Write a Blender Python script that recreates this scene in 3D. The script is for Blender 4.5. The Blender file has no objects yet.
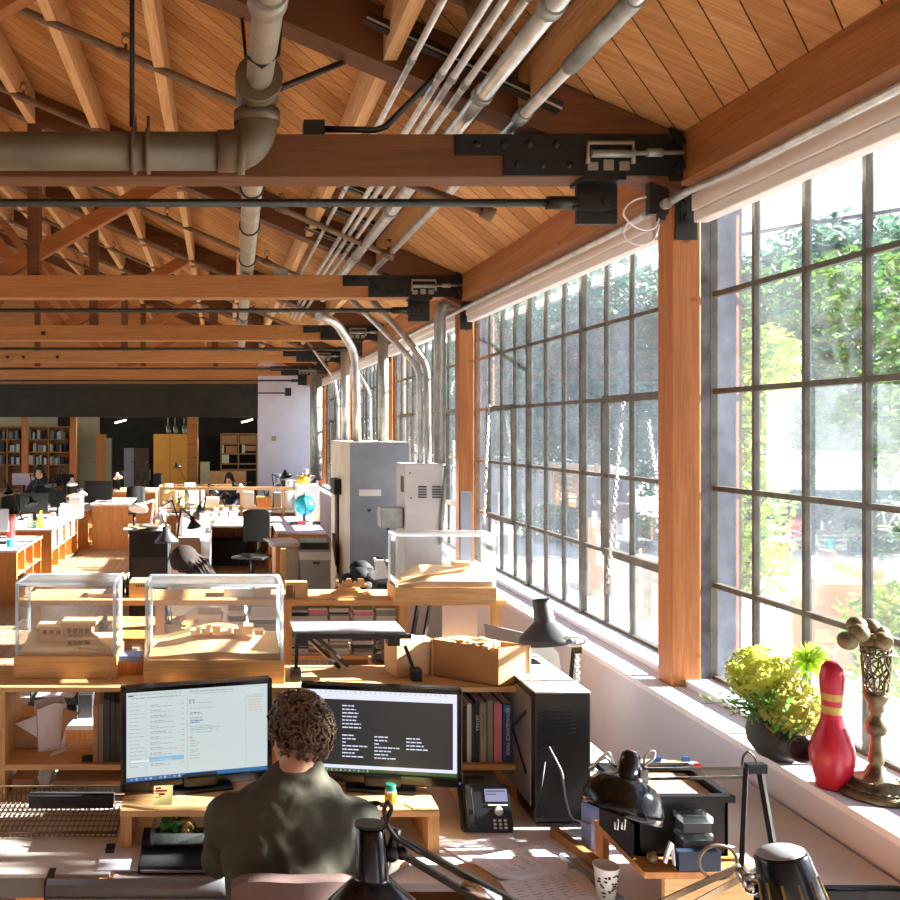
import bpy, bmesh, math, random
from mathutils import Vector as V, Matrix as Mx
S = bpy.context.scene
COL = S.collection
PI = math.pi
F, CX, CY, EZ = 870.0, 220.0, 430.0, 2.22      # focal length in px, vanishing point, eye height
rnd = random.Random(11)
def P(px, py, y): return V(((px - CX) * y / F, y, EZ + (CY - py) * y / F))
def XX(px, y): return (px - CX) * y / F
def ZZ(py, y): return EZ + (CY - py) * y / F
def YF(py, z): return F * (EZ - z) / (py - CY)
# ------------------------------------------------------------------ camera
cam = bpy.data.cameras.new('camera'); co = bpy.data.objects.new('camera', cam); COL.objects.link(co)
co.location = (0, 0, EZ); co.rotation_euler = (PI / 2, 0, 0)
cam.sensor_width = 36; cam.lens = F / 900 * 36
cam.shift_x = (450 - CX) / 900; cam.shift_y = (CY - 450) / 900
cam.clip_start = .05; cam.clip_end = 400
S.camera = co
S.view_settings.view_transform = 'Standard'; S.view_settings.look = 'None'
S.view_settings.gamma = 1; S.view_settings.use_curve_mapping = False
# ------------------------------------------------------------------ materials
MT = {}
def sr(c):
    if isinstance(c, str): c = tuple(int(c[i:i + 2], 16) / 255 for i in (0, 2, 4))
    return tuple((x / 12.92 if x <= .04045 else ((x + .055) / 1.055) ** 2.4) for x in c) + (1,)
class N:
    def __init__(s, name):
        s.m = bpy.data.materials.new(name); s.m.use_nodes = True; s.t = s.m.node_tree
        s.n = s.t.nodes; s.b = s.n['Principled BSDF']; s.out = s.n['Material Output']; MT[name] = s.m
    def new(s, k, **kw):
        x = s.n.new(k)
        for a, v in kw.items(): setattr(x, a, v)
        return x
    def link(s, a, b): s.t.links.new(a, b)
    def co(s, scale=(1, 1, 1), rot=(0, 0, 0), kind='Object'):
        tc = s.new('ShaderNodeTexCoord'); mp = s.new('ShaderNodeMapping')
        mp.inputs['Scale'].default_value = scale; mp.inputs['Rotation'].default_value = rot
        s.link(tc.outputs[kind], mp.inputs['Vector']); return mp.outputs[0]
    def noise(s, vec, scale, detail=4, rough=.55, dist=0):
        x = s.new('ShaderNodeTexNoise'); x.inputs['Scale'].default_value = scale; x.inputs['Detail'].default_value = detail
        x.inputs['Roughness'].default_value = rough; x.inputs['Distortion'].default_value = dist
        s.link(vec, x.inputs['Vector']); return x.outputs['Fac']
    def ramp(s, fac, stops):
        r = s.new('ShaderNodeValToRGB'); e = r.color_ramp.elements
        while len(e) < len(stops): e.new(.5)
        for el, (p, c) in zip(e, stops): el.position = p; el.color = c if len(c) == 4 else sr(c)
        s.link(fac, r.inputs[0]); return r.outputs[0]
    def mix(s, fac, a, b, mode='MIX'):
        x = s.new('ShaderNodeMix', data_type='RGBA', blend_type=mode)
        for sock, v in ((0, fac), (6, a), (7, b)):
            if isinstance(v, (int, float)): x.inputs[sock].default_value = v
            elif isinstance(v, tuple): x.inputs[sock].default_value = v
            else: s.link(v, x.inputs[sock])
        return x.outputs[2]
    def math(s, op, a, b=0):
        x = s.new('ShaderNodeMath', operation=op)
        for i, v in enumerate((a, b)):
            if isinstance(v, (int, float)): x.inputs[i].default_value = v
            else: s.link(v, x.inputs[i])
        return x.outputs[0]
    def bump(s, h, st=.3, d=.01):
        x = s.new('ShaderNodeBump'); x.inputs['Strength'].default_value = st; x.inputs['Distance'].default_value = d
        s.link(h, x.inputs['Height']); s.link(x.outputs[0], s.b.inputs['Normal'])
    def col(s, c): s.link(c, s.b.inputs['Base Color'])
    def set(s, rough=.5, metal=0, spec=None):
        s.b.inputs['Roughness'].default_value = rough; s.b.inputs['Metallic'].default_value = metal
        if spec is not None: s.b.inputs['Specular IOR Level'].default_value = spec
def plain(name, c, rough=.5, metal=0, var=.12, sc=6, spec=None, c2=None, bump=0):
    n = N(name); n.set(rough, metal, spec); a = sr(c)
    b = sr(c2) if c2 else tuple(x * (1 - var * 2) for x in a[:3]) + (1,)
    f = n.noise(n.co(), sc, 5)
    n.col(n.ramp(f, [(.35, a), (.7, b)]))
    if bump: n.bump(n.noise(n.co(), sc * 14, 3), bump, .004)
    return n
def wood(name, c1, c2, axis=0, sc=3, rough=.55, ratio=14, knots=False):
    n = N(name); n.set(rough, 0, .35)
    s = [ratio, ratio, ratio]; s[axis] = 1
    vec = n.co(tuple(s))
    f = n.noise(vec, sc * .5, 6, .6, .6); g = n.noise(n.co(), 1.3, 2)
    c = n.ramp(f, [(.3, sr(c1)), (.72, sr(c2))])
    c = n.mix(n.math('MULTIPLY', g, .45), c, sr(c2), 'MIX')
    st = n.noise(n.co(tuple(x * 3.2 if x > 1 else 1.4 for x in s)), sc, 4, .65, .3)
    c = n.mix(n.math('MULTIPLY', n.ramp(st, [(.42, (1, 1, 1, 1)), (.56, (0, 0, 0, 1))]), .22), c, sr('3c2110'))
    if knots:
        v = n.new('ShaderNodeTexVoronoi'); v.inputs['Scale'].default_value = 2.2
        n.link(n.co((1.6, 1.6, 3.1)), v.inputs['Vector'])
        k = n.ramp(v.outputs['Distance'], [(.05, (1, 1, 1, 1)), (.11, (0, 0, 0, 1))])
        c = n.mix(n.math('MULTIPLY', k, .6), c, sr('4a2810'))
    n.col(c); n.bump(f, .12, .004); return n
wood('wood_beam', 'cb9058', 'ab7340', 0, 2.2, .7, 16, True)
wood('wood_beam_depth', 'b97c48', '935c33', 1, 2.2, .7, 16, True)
wood('wood_post', 'c78148', 'aa6836', 2, 2.5, .6, 12, True)
wood('wood_rafter', 'e6be8c', 'd4a26a', 1, 2.4, .7, 12)
wood('wood_beam_shaded', '83552f', '633d22', 0, 2.2, .7, 16, True)  # beam wood darkened, the near bay's dimness put into the colour
wood('wood_brown', '7c4d2a', '5a351c', 0, 2, .65, 12)
wood('wood_brace', 'b9743c', '94562a', 0, 2, .65, 5)
wood('birch', 'dcb27c', 'cda066', 0, 3, .5, 10)
wood('birch_v', 'd9ac74', 'c9995e', 2, 3, .5, 10)
wood('ply_orange', 'cf8f4e', 'bd7c3e', 2, 2.5, .5, 8)
wood('oak_table', 'd6a872', 'c4925a', 1, 3, .45, 9)
wood('shelf_dark', 'a67846', '8a5e34', 0, 3, .55, 10)
plain('steel_black', '24231f', .55, .35, .2, 9, bump=.15)
plain('steel_dark', '38362f', .45, .6, .2, 9)
plain('pipe_brown', '6c5d45', .5, .25, .22, 5)
plain('pipe_grey', 'a39a88', .5, .3, .15, 5)
plain('pipe_rust', '7e6245', .6, .2, .2, 7)
plain('galv', 'cfd0cc', .36, .65, .18, 10)
plain('galv_dull', 'aab0aa', .5, .55, .2, 8)
plain('sash', '645f52', .5, .2, .25, 12, c2='454137')
plain('sash_light', 'b5ab95', .6, 0, .25, 9)
plain('chalk_wall', 'd2d1de', .85, 0, .04, 3)
plain('sill_white', 'eceaf0', .6, 0, .05, 8)
plain('blind_white', 'e6dfd9', .7, 0, .03, 4)
plain('black_plastic', '0d0e10', .38, 0, .2, 8)
plain('black_gloss', '090a0c', .16, 0, .1, 8)
plain('black_soft', '121316', .8, 0, .25, 12, bump=.2)
plain('grey_plastic', '8d9093', .45, 0, .1, 6)
plain('lightgrey', 'c9c9c6', .5, 0, .08, 6)
plain('dark_grey', '3a3d3f', .5, 0, .12, 6)
plain('white_plastic', 'eeeeea', .4, 0, .04, 6)
plain('paper', 'eceaf1', .8, 0, .05, 5)
plain('paper_lilac', 'd9d8e6', .8, 0, .05, 5)
plain('ink', '9a9ca8', .8, 0, .1, 9)
plain('card', 'c39d70', .8, 0, .12, 6)
plain('ply_tan', 'c0935f', .6, 0, .12, 5)
plain('kraft', 'b58e66', .8, 0, .12, 6)
plain('chrome', 'd8d8d6', .18, 1, .05, 8)
plain('brass_old', '6f6044', .45, .7, .35, 22, bump=.3)
plain('brass_ball', '7f6f4e', .5, .55, .2, 14)
plain('pin_red', 'b3142f', .35, 0, .1, 5)
plain('gold_band', 'b89a4e', .4, .4, .15, 14)
plain('pot_black', '2a2a28', .6, .1, .2, 7)
plain('cab_blue', '98a0aa', .45, .1, .12, 3, c2='838b97')
plain('cab_bounce_cream', 'd8d0c0', .5, .05, .14, 3, c2='c2b49c')
plain('cab_white', 'd5d3ce', .45, .05, .1, 3)
plain('rust', '6b4a2a', .8, .2, .4, 20)
plain('desk_white', 'd9d6cf', .35, 0, .06, 4)
plain('desk_cream', 'cdc6c2', .45, 0, .06, 4)
plain('skin', 'd9a58c', .5, 0, .1, 9)
plain('shirt_olive', '474639', .9, 0, .12, 5, bump=.15)
plain('shirt_white', 'e4e4e8', .9, 0, .06, 5)
plain('shirt_dark', '2a3038', .9, 0, .12, 5)
plain('jeans', '3a4356', .9, 0, .15, 9)
plain('chair_pink', '7d6762', .9, 0, .12, 9)
plain('sticky', 'e8e59a', .8, 0, .04, 5)
plain('yellow', 'e2b21e', .4, 0, .06, 5)
plain('green_cap', '2c9c7a', .4, 0, .06, 5)
plain('teal', '1fb3bd', .35, 0, .12, 4, c2='1790a4')
plain('blue_ink', '2a5fae', .5, 0, .1, 5)
plain('blue_cap', '2f6fb6', .5, 0, .1, 5)
plain('navy', '172a44', .5, 0, .12, 5)
plain('blue_box', '7d8fc4', .55, 0, .08, 5)
plain('pale_blue', 'a9bdd3', .6, 0, .08, 5)
plain('red', 'b53030', .5, 0, .1, 5)
plain('book_pink', 'd07a90', .6, 0, .06, 8)
plain('book_grey', '8e8a7e', .6, 0, .1, 8)
plain('book_beige', 'a49b87', .6, 0, .1, 8)
plain('book_teal', '25514e', .6, 0, .1, 8)
plain('book_dark', '23282c', .6, 0, .1, 8)
plain('book_green', '84917a', .6, 0, .1, 8)
plain('book_white', 'dcd9d0', .6, 0, .06, 8)
plain('book_blue', '22407c', .5, 0, .06, 8)
plain('model_wood', 'e0b582', .7, 0, .08, 6)
plain('salad', '3f7d2a', .6, 0, .4, 40, c2='244f18')
plain('carrot', 'd9b06a', .6, 0, .2, 20)
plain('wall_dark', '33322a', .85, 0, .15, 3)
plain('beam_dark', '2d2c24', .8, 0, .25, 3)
plain('wall_beige', 'cfc4a4', .85, 0, .06, 3)
plain('door_yellow', 'c98f3a', .55, 0, .08, 2)
plain('lilac', 'b9b7c6', .6, 0, .06, 3)
plain('fabric_grey', '6a6a6a', .95, 0, .25, 14, bump=.3)
plain('asphalt', 'b8b4ac', .9, 0, .1, 1.5)
plain('fence', 'b98f62', .8, 0, .15, 3)
plain('bark', '6c727c', .9, 0, .35, 9, bump=.4)
plain('stone_wall', 'e2ddd2', .85, 0, .08, 2)
plain('hair_brown', '684b31', .5, 0, .3, 40, c2='382618')
n = plain('hair_dark', '2a1c14', .85, 0, .3, 24, c2='1d1512', bump=.6)
def leafmat(name, a, b, tr=.45):
    n = N(name); f = n.noise(n.co(), 2.4, 3); c = n.ramp(f, [(.35, sr(a)), (.65, sr(b))]); n.col(c); n.set(.5, 0, .3)
    t = n.new('ShaderNodeBsdfTranslucent'); n.link(c, t.inputs[0]); m = n.new('ShaderNodeMixShader'); m.inputs[0].default_value = tr
    n.link(n.b.outputs[0], m.inputs[1]); n.link(t.outputs[0], m.inputs[2]); n.link(m.outputs[0], n.out.inputs[0])
leafmat('leaf', '74a044', '325f34'); leafmat('leaf_light', 'b5c74c', '769a3c'); leafmat('leaf_blue', '5c8c6a', '2c5648')
leafmat('hydrangea', 'dfe27a', 'b9c04a', .5); leafmat('hydrangea_deep', 'b5b35c', '8c9440', .4); leafmat('mum', 'd3ea6a', 'a6d23c', .5); leafmat('fern', '6fa548', '3f7a34', .4)
def glass(name, haze, tint='ffffff', gl=.06, rough=.02, hz_scale=3, hazecol='e6eef4'):
    n = N(name); n.n.remove(n.b)
    t = n.new('ShaderNodeBsdfTransparent'); t.inputs[0].default_value = sr(tint)
    g = n.new('ShaderNodeBsdfGlossy'); g.inputs['Roughness'].default_value = rough
    fr = n.new('ShaderNodeFresnel'); fr.inputs[0].default_value = 1.35
    m = n.new('ShaderNodeMixShader'); n.link(n.math('MULTIPLY', fr.outputs[0], gl * 10), m.inputs[0]); n.link(t.outputs[0], m.inputs[1]); n.link(g.outputs[0], m.inputs[2])
    d = n.new('ShaderNodeBsdfTranslucent'); d.inputs[0].default_value = sr(hazecol)
    m2 = n.new('ShaderNodeMixShader'); f = n.noise(n.co((1, 1, .5)), hz_scale, 5)
    n.link(n.ramp(f, [(.3, (haze * .5,) * 3 + (1,)), (.75, (haze * 1.6,) * 3 + (1,))]), m2.inputs[0])
    n.link(m.outputs[0], m2.inputs[1]); n.link(d.outputs[0], m2.inputs[2]); n.link(m2.outputs[0], n.out.inputs[0])
glass('pane_glass', .010, gl=.045, hazecol='dce9ff'); glass('acrylic', .05, 'fbfcfc', .05); glass('acrylic_top_sheen', .42, 'f8fafb', .1, .08); glass('acrylic_edge', .85, 'f4f7f8', .1, .15); glass('clear_plastic', .2, 'eef2f2', .08)
glass('smoked', .12, '9a9a9a', .08)
def emit(name, c, st):
    n = N(name); n.set(.3); n.b.inputs['Base Color'].default_value = sr(c) if st < 2 else (1, 1, 1, 1)
    n.b.inputs['Base Color'].default_value = (.02, .02, .02, 1)
    n.b.inputs['Emission Color'].default_value = sr(c); n.b.inputs['Emission Strength'].default_value = st
for nm, c, st in (('scr_mail', 'cfdcdc', .62), ('scr_line', 'a3b0b5', .6), ('scr_dark', '26282b', .7), ('scr_white', 'd5d8ee', .8), ('scr_bar', '2b6ca8', .6),
                  ('scr_hl', '8fc4e0', .6), ('scr_green', '46603a', .5), ('scr_orange', 'd6b8a4', .6), ('scr_blue', '33478c', .6), ('lcd', '9c9cc6', .55), ('lcd_dark', '4a4a76', .4),
                  ('lamp_glow', 'fff0c8', 6), ('scr_far', 'b8bccb', .5)):
    emit(nm, c, st)
# ceiling boards: diagonal sheathing
n = N('ceiling_boards'); n.set(.75, 0, .25)
sx = n.new('ShaderNodeSeparateXYZ'); n.link(n.co(), sx.inputs[0])
t = n.math('SUBTRACT', n.math('MULTIPLY', sx.outputs[0], .67), n.math('MULTIPLY', sx.outputs[1], .742))
t = n.math('DIVIDE', t, .145); fr = n.math('FRACT', t); idx = n.math('FLOOR', t)
wn = n.new('ShaderNodeTexWhiteNoise', noise_dimensions='1D'); n.link(idx, wn.inputs['W'])
vec = n.co((1.2, 22, 1.2), (0, 0, -.733)); gr = n.noise(vec, 1.3, 6, .6, .4)
c = n.ramp(gr, [(.3, sr('e2b37a')), (.7, sr('c48d54'))])
c = n.mix(n.math('MULTIPLY', wn.outputs[0], .65), c, sr('96622f'))
st = n.noise(n.co((.8, 70, .8), (0, 0, -.733)), 1.6, 5, .65, .5)
c = n.mix(n.math('MULTIPLY', n.ramp(st, [(.40, (1, 1, 1, 1)), (.55, (0, 0, 0, 1))]), .3), c, sr('5a3317'))
edge = n.math('LESS_THAN', n.math('ABSOLUTE', n.math('SUBTRACT', fr, .5)), .477)
c = n.mix(edge, sr('3a1f0e'), c); n.col(c); n.bump(n.math('ADD', edge, n.math('MULTIPLY', gr, .2)), .35, .01)
# floor boards
n = N('floor_boards'); n.set(.4, 0, .4)
f = n.noise(n.co((14, 1, 1)), 1.2, 5); c = n.ramp(f, [(.3, sr('b39a7c')), (.7, sr('96785a'))])
sx = n.new('ShaderNodeSeparateXYZ'); n.link(n.co(), sx.inputs[0])
fx = n.math('FRACT', n.math('DIVIDE', sx.outputs[0], .11)); c = n.mix(n.math('LESS_THAN', fx, .95), sr('4a3020'), c); n.col(c)
# ------------------------------------------------------------------ mesh builder
MAT = {}
class G:
    """collects shapes in world space, or in the local space of T"""
    def __init__(s, T=None, loc=None, rz=0, rx=0, ry=0):
        s.bm = bmesh.new(); s.T = T; s.X = None
        if loc is not None: s.X = Mx.Translation(loc) @ Mx.Rotation(rz, 4, 'Z') @ Mx.Rotation(ry, 4, 'Y') @ Mx.Rotation(rx, 4, 'X')
    def _f(s, v, smooth=False):
        f = s.bm.faces.new(v); f.smooth = smooth; return f
    def box(s, x0, x1, y0, y1, z0, z1, bev=0, seg=2):
        r = bmesh.ops.create_cube(s.bm, size=1, matrix=Mx.Translation(((x0 + x1) / 2, (y0 + y1) / 2, (z0 + z1) / 2)) @ Mx.Diagonal((x1 - x0, y1 - y0, z1 - z0, 1)))
        if bev: bmesh.ops.bevel(s.bm, geom=list({e for v in r['verts'] for e in v.link_edges}), offset=bev, segments=seg, affect='EDGES', profile=.6)
        return s
    def bar(s, a, b, w, h, up=(0, 0, 1)):
        a, b = V(a), V(b); d = (b - a).normalized(); u = V(up)
        if abs(d.dot(u)) > .99: u = V((0, 1, 0))
        l = d.cross(u).normalized() * (w / 2); k = l.cross(d).normalized() * (h / 2)
        vs = [s.bm.verts.new(p + q) for p in (a, b) for q in (l + k, -l + k, -l - k, l - k)]
        for i in ((3, 2, 1, 0), (4, 5, 6, 7), (0, 1, 5, 4), (1, 2, 6, 5), (2, 3, 7, 6), (3, 0, 4, 7)): s._f([vs[j] for j in i])
        return s
    def tube(s, pts, r, n=8, closed=False, cap=True):
        pts = [V(p) for p in pts]; m = len(pts); rs = r if isinstance(r, (list, tuple)) else [r] * m
        rings = []; nn = None
        for i, p in enumerate(pts):
            a = pts[i - 1] if (i or closed) else p; b = pts[(i + 1) % m] if (i < m - 1 or closed) else p
            d = (b - a)
            if d.length < 1e-9: d = V((0, 0, 1))
            d.normalize()
            if nn is None: nn = d.orthogonal().normalized()
            nn = (nn - d * nn.dot(d))
            if nn.length < 1e-6: nn = d.orthogonal()
            nn.normalize(); bb = d.cross(nn)
            rings.append([s.bm.verts.new(p + (nn * math.cos(2 * PI * k / n) + bb * math.sin(2 * PI * k / n)) * rs[i]) for k in range(n)])
        for i in range(m - (0 if closed else 1)):
            A, B = rings[i], rings[(i + 1) % m]
            for k in range(n): s._f([A[k], A[(k + 1) % n], B[(k + 1) % n], B[k]], True)
        if cap and not closed: s._f(rings[0][::-1]); s._f(rings[-1])
        return s
    def cyl(s, a, b, r, r2=None, n=16): return s.tube([a, b], [r, r if r2 is None else r2], n)
    def lathe(s, prof, n=24, M=None, cap=True, sm=True):
        M = M or Mx(); rings = []
        for r, z in prof:
            if r < 1e-6: rings.append([s.bm.verts.new(M @ V((0, 0, z)))])
            else: rings.append([s.bm.verts.new(M @ V((r * math.cos(2 * PI * k / n), r * math.sin(2 * PI * k / n), z))) for k in range(n)])
        for A, B in zip(rings, rings[1:]):
            for k in range(n):
                q = [A[k % len(A)], A[(k + 1) % len(A)], B[(k + 1) % len(B)], B[k % len(B)]]
                q = list(dict.fromkeys(q))
                if len(q) > 2: s._f(q, sm)
        if cap:
            if len(rings[0]) > 1: s._f(rings[0][::-1])
            if len(rings[-1]) > 1: s._f(rings[-1])
        return s
    def prism(s, pts, vec):
        a = [s.bm.verts.new(V(p)) for p in pts]; b = [s.bm.verts.new(V(p) + V(vec)) for p in pts]; m = len(pts)
        s._f(a[::-1]); s._f(b)
        for i in range(m): s._f([a[i], a[(i + 1) % m], b[(i + 1) % m], b[i]])
        return s
    def quad(s, *p): s._f([s.bm.verts.new(V(q)) for q in p]); return s
    def ball(s, c, r, sc=(1, 1, 1), n=12):
        bmesh.ops.create_uvsphere(s.bm, u_segments=n, v_segments=max(6, n * 2 // 3), radius=r, matrix=Mx.Translation(c) @ Mx.Diagonal((*sc, 1)))
        for f in s.bm.faces: pass
        return s.smooth_last(n)
    def smooth_last(s, n):
        s.bm.faces.ensure_lookup_table(); k = n * max(6, n * 2 // 3)
        for f in s.bm.faces[-k:]: f.smooth = True
        return s
    def torus(s, c, R, r, axis='Z', n=20, k=8):
        c = V(c); pts = []
        for i in range(n):
            a = 2 * PI * i / n; x, y = R * math.cos(a), R * math.sin(a)
            pts.append(c + (V((x, y, 0)) if axis == 'Z' else V((x, 0, y)) if axis == 'Y' else V((0, x, y))))
        return s.tube(pts, r, k, True)
    def done(s, name, mat, parent=None, label=None):
        bm = s.bm
        if s.X is not None: bm.transform(s.X)
        bmesh.ops.recalc_face_normals(bm, faces=bm.faces)
        m = MAT.get(parent.name, Mx()) if parent else None
        if parent and s.T is None: bm.transform(m.inverted())
        org = None
        if not parent:
            vs = [v.co for v in bm.verts]; lo = [min(v[i] for v in vs) for i in range(3)]; hi = [max(v[i] for v in vs) for i in range(3)]
            org = V(((lo[0] + hi[0]) / 2, (lo[1] + hi[1]) / 2, lo[2])); bm.transform(Mx.Translation(-org))
        me = bpy.data.meshes.new(name); bm.to_mesh(me); bm.free()
        me.materials.append(MT[mat]); o = bpy.data.objects.new(name, me); COL.objects.link(o)
        if parent: o.parent = parent; MAT[o.name] = m
        else: o.location = org; MAT[o.name] = Mx.Translation(org)
        if label: o['label'] = label
        return o
def tag(o, label, cat, group=None, kind=None):
    o['label'] = label; o['category'] = cat
    if group: o['group'] = group
    if kind: o['kind'] = kind
    return o
def thing(name, label, cat, loc=(0, 0, 0), rz=0, group=None):
    o = bpy.data.objects.new(name, None); COL.objects.link(o); o.location = loc; o.rotation_euler = (0, 0, rz)
    o.empty_display_size = .1; MAT[o.name] = Mx.Translation(loc) @ Mx.Rotation(rz, 4, 'Z'); return tag(o, label, cat, group)
def struct(o):
    o['kind'] = 'structure'; return o
def dup(root, loc, rz=0, label=None, group=None):
    r = root.copy(); COL.objects.link(r); r.location = loc; r.rotation_euler = (0, 0, rz)
    MAT[r.name] = Mx.Translation(loc) @ Mx.Rotation(rz, 4, 'Z')
    if label: r['label'] = label
    if group: r['group'] = group
    for ch in list(root.children):
        c = ch.copy(); COL.objects.link(c); c.parent = r; MAT[c.name] = MAT[r.name]
        for g in list(ch.children):
            d = g.copy(); COL.objects.link(d); d.parent = c; MAT[d.name] = MAT[r.name]
    return r
ORD = ['first', 'second', 'third', 'fourth', 'fifth', 'sixth', 'seventh', 'eighth', 'ninth', 'tenth', 'eleventh', 'twelfth']
plain('rail_grey', '808388', .4, .1, .08, 6)
# ------------------------------------------------------------------ light
w = bpy.data.worlds.new('sky'); S.world = w; w.use_nodes = True; nt = w.node_tree
bg = nt.nodes['Background']; tc = nt.nodes.new('ShaderNodeTexCoord'); sp = nt.nodes.new('ShaderNodeSeparateXYZ'); rp = nt.nodes.new('ShaderNodeValToRGB')
nt.links.new(tc.outputs['Generated'], sp.inputs[0]); nt.links.new(sp.outputs[2], rp.inputs[0]); nt.links.new(rp.outputs[0], bg.inputs[0])
e = rp.color_ramp.elements; e[0].position = 0; e[0].color = (.93, .97, 1, 1); e[1].position = .75; e[1].color = (.42, .64, 1, 1)
bg.inputs[1].default_value = 1.5
sl = bpy.data.lights.new('sun', 'SUN'); so = bpy.data.objects.new('sun', sl); COL.objects.link(so)
so.rotation_euler = V((-1, -.03, -.43)).to_track_quat('-Z', 'Y').to_euler(); so.location = (20, 5, 15)
sl.energy = 35; sl.angle = .009; sl.color = (1, .965, .92)
S.view_settings.exposure = .62
S.cycles.max_bounces = 12; S.cycles.diffuse_bounces = 6; S.cycles.transparent_max_bounces = 24; S.cycles.caustics_reflective = False; S.cycles.caustics_refractive = False
S.cycles.sample_clamp_indirect = 6
# ------------------------------------------------------------------ shell
BAY = 4.05; TY = [4.45 + BAY * k for k in range(-1, 5)]       # truss front faces
PY = [4.54 + BAY * k for k in range(0, 5)]                    # timber posts
YB = 24.9; RX0 = 2.36; RZ0 = EZ + 1.52; SL = .43; RIDGE = -6.4; LW = -15.2
def roof(x): return RZ0 + SL * (RX0 - x) if x > RIDGE else RZ0 + SL * (RX0 - RIDGE) - SL * (RIDGE - x)
struct(G().box(LW - .2, 2.75, -3, 34.2, -.12, 0).done('floor', 'floor_boards'))
ce = G()
for xa, xb in ((2.9, RIDGE), (RIDGE, -9.6)):
    ce.prism([(xa, -3, roof(xa)), (xb, -3, roof(xb)), (xb, -3, roof(xb) + .06), (xa, -3, roof(xa) + .06)], (0, YB + 3.2, 0))
ce.prism([(-9.6, -3, roof(-9.6)), (LW, -3, roof(LW)), (LW, -3, roof(LW) + .06), (-9.6, -3, roof(-9.6) + .06)], (0, 8, 0))
ceil = struct(ce.done('ceiling', 'ceiling_boards'))
for k, (ya, yb) in enumerate(zip(TY, TY[1:] + [YB])):
    for x in ([1.56, .87, .27, -.40, -1.11, -1.84, -2.55, -3.26, -3.97, -4.68, -5.39] if k < 4 else [.957, -.40, -1.84, -3.26]):
        dp = .24 if x > 1 else .27 if x > .8 else .33
        G().prism([(x - .035, ya + .18, roof(x) - .02), (x + .035, ya + .18, roof(x) - .03), (x + .035, ya + .18, roof(x) - dp), (x - .035, ya + .18, roof(x) - dp)], (0, yb - ya - .18, 0)).done('purlin', 'wood_rafter', ceil)
WX = 2.6; ZS = EZ - 1.34
wr = G().box(2.27, 2.75, -1, YB, 0, ZS - .03)
wr.box(2.50, 2.75, -1, YB, EZ + 1.225, roof(2.75) + .0)
wr.box(2.5, 2.75, -1.2, .5, 0, EZ + 1.3)
struct(wr.done('wall_right', 'chalk_wall'))
pr = G()
for k in range(6):
    y = 4.54 + BAY * k; pr.box(2.515, 2.735, y + (.02 if k == 0 else .2), y + (.15 if k == 0 else .27), ZS - .03, EZ + 1.3)
struct(pr.done('trim_4', 'bark'))
si = G().box(2.235, 2.56, -.5, YB, ZS - .03, ZS).box(2.43, 2.62, .5, YB, ZS, ZS + .035)
struct(si.done('trim_1', 'sill_white'))
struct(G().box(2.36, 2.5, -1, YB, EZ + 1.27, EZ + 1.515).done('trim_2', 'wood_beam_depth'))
ROWS = [EZ + v for v in (-1.30, -.813, -.305, .203, .712, 1.22)]
def window(i, y1, n=11, pw=.363):
    w = struct(thing('window_%d' % i, 'steel sash window bay of small panes', 'window', (WX, y1 - n * pw / 2, ZS)))
    w['label'] = '%s multi-pane steel sash window along the right wall' % ('nearest', 'second', 'third', 'fourth', 'farthest')[i - 1]
    y0 = y1 - n * pw; g = G()
    for z in ROWS: g.box(WX - .015, WX + .013, y0, y1, z - .013, z + .013)
    for j in range(n + 1):
        t = .022 if j in (0, 4, 7, n) else .0105
        y = y1 - j * pw; g.box(WX - (.03 if t > .02 else .016), WX + .014, y - t, y + t, ROWS[0] - .03, ROWS[-1] + .03)
    for ja, jb in ((8, 11), (1, 3)) if i > 1 else ():
        a, b = y1 - jb * pw, y1 - ja * pw
        for z in (ROWS[1], ROWS[3]): g.box(WX - .035, WX + .015, a, b, z - .024, z + .024)
        for y in (a, b): g.box(WX - .035, WX + .015, y - .018, y + .018, ROWS[1], ROWS[3])
    g.done('frame', 'sash', w)
    G().box(WX + .004, WX + .007, y0, y1, ROWS[0], ROWS[-1]).done('glass', 'pane_glass', w)
    return w
WY = [4.58] + [8.75 + BAY * k for k in range(0, 4)]
for i, y in enumerate(WY): window(i + 1, y)
# back wall of the room and the dark room beyond
struct(G().box(XX(258, YB), 2.6, YB, YB + .2, 0, roof(1) + .6).done('wall_back', 'chalk_wall'))
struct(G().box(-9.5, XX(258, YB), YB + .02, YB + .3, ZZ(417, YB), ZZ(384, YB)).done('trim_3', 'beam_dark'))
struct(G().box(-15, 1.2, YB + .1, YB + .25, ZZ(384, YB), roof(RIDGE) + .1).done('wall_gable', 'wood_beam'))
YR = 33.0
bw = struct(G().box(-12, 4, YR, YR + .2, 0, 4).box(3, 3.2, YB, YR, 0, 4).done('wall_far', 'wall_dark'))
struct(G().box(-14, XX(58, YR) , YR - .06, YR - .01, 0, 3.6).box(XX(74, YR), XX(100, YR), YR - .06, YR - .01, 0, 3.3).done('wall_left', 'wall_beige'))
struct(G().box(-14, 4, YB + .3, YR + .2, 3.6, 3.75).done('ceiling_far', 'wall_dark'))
struct(G().box(LW, 2.75, -3.2, -3.0, 0, roof(RIDGE)).done('wall_behind', 'chalk_wall'))
struct(G().box(LW, LW + .2, -3, 5, 0, roof(LW)).done('wall_side', 'chalk_wall'))
# outside ground
struct(G().box(2.76, 90, -30, 120, -.5, -.05).done('ground', 'asphalt'))
struct(G().box(-60, LW - .21, -30, 120, -.5, -.05).box(LW - .2, 2.75, -40, -3.01, -.5, -.05).done('ground_yard', 'asphalt'))
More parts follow.
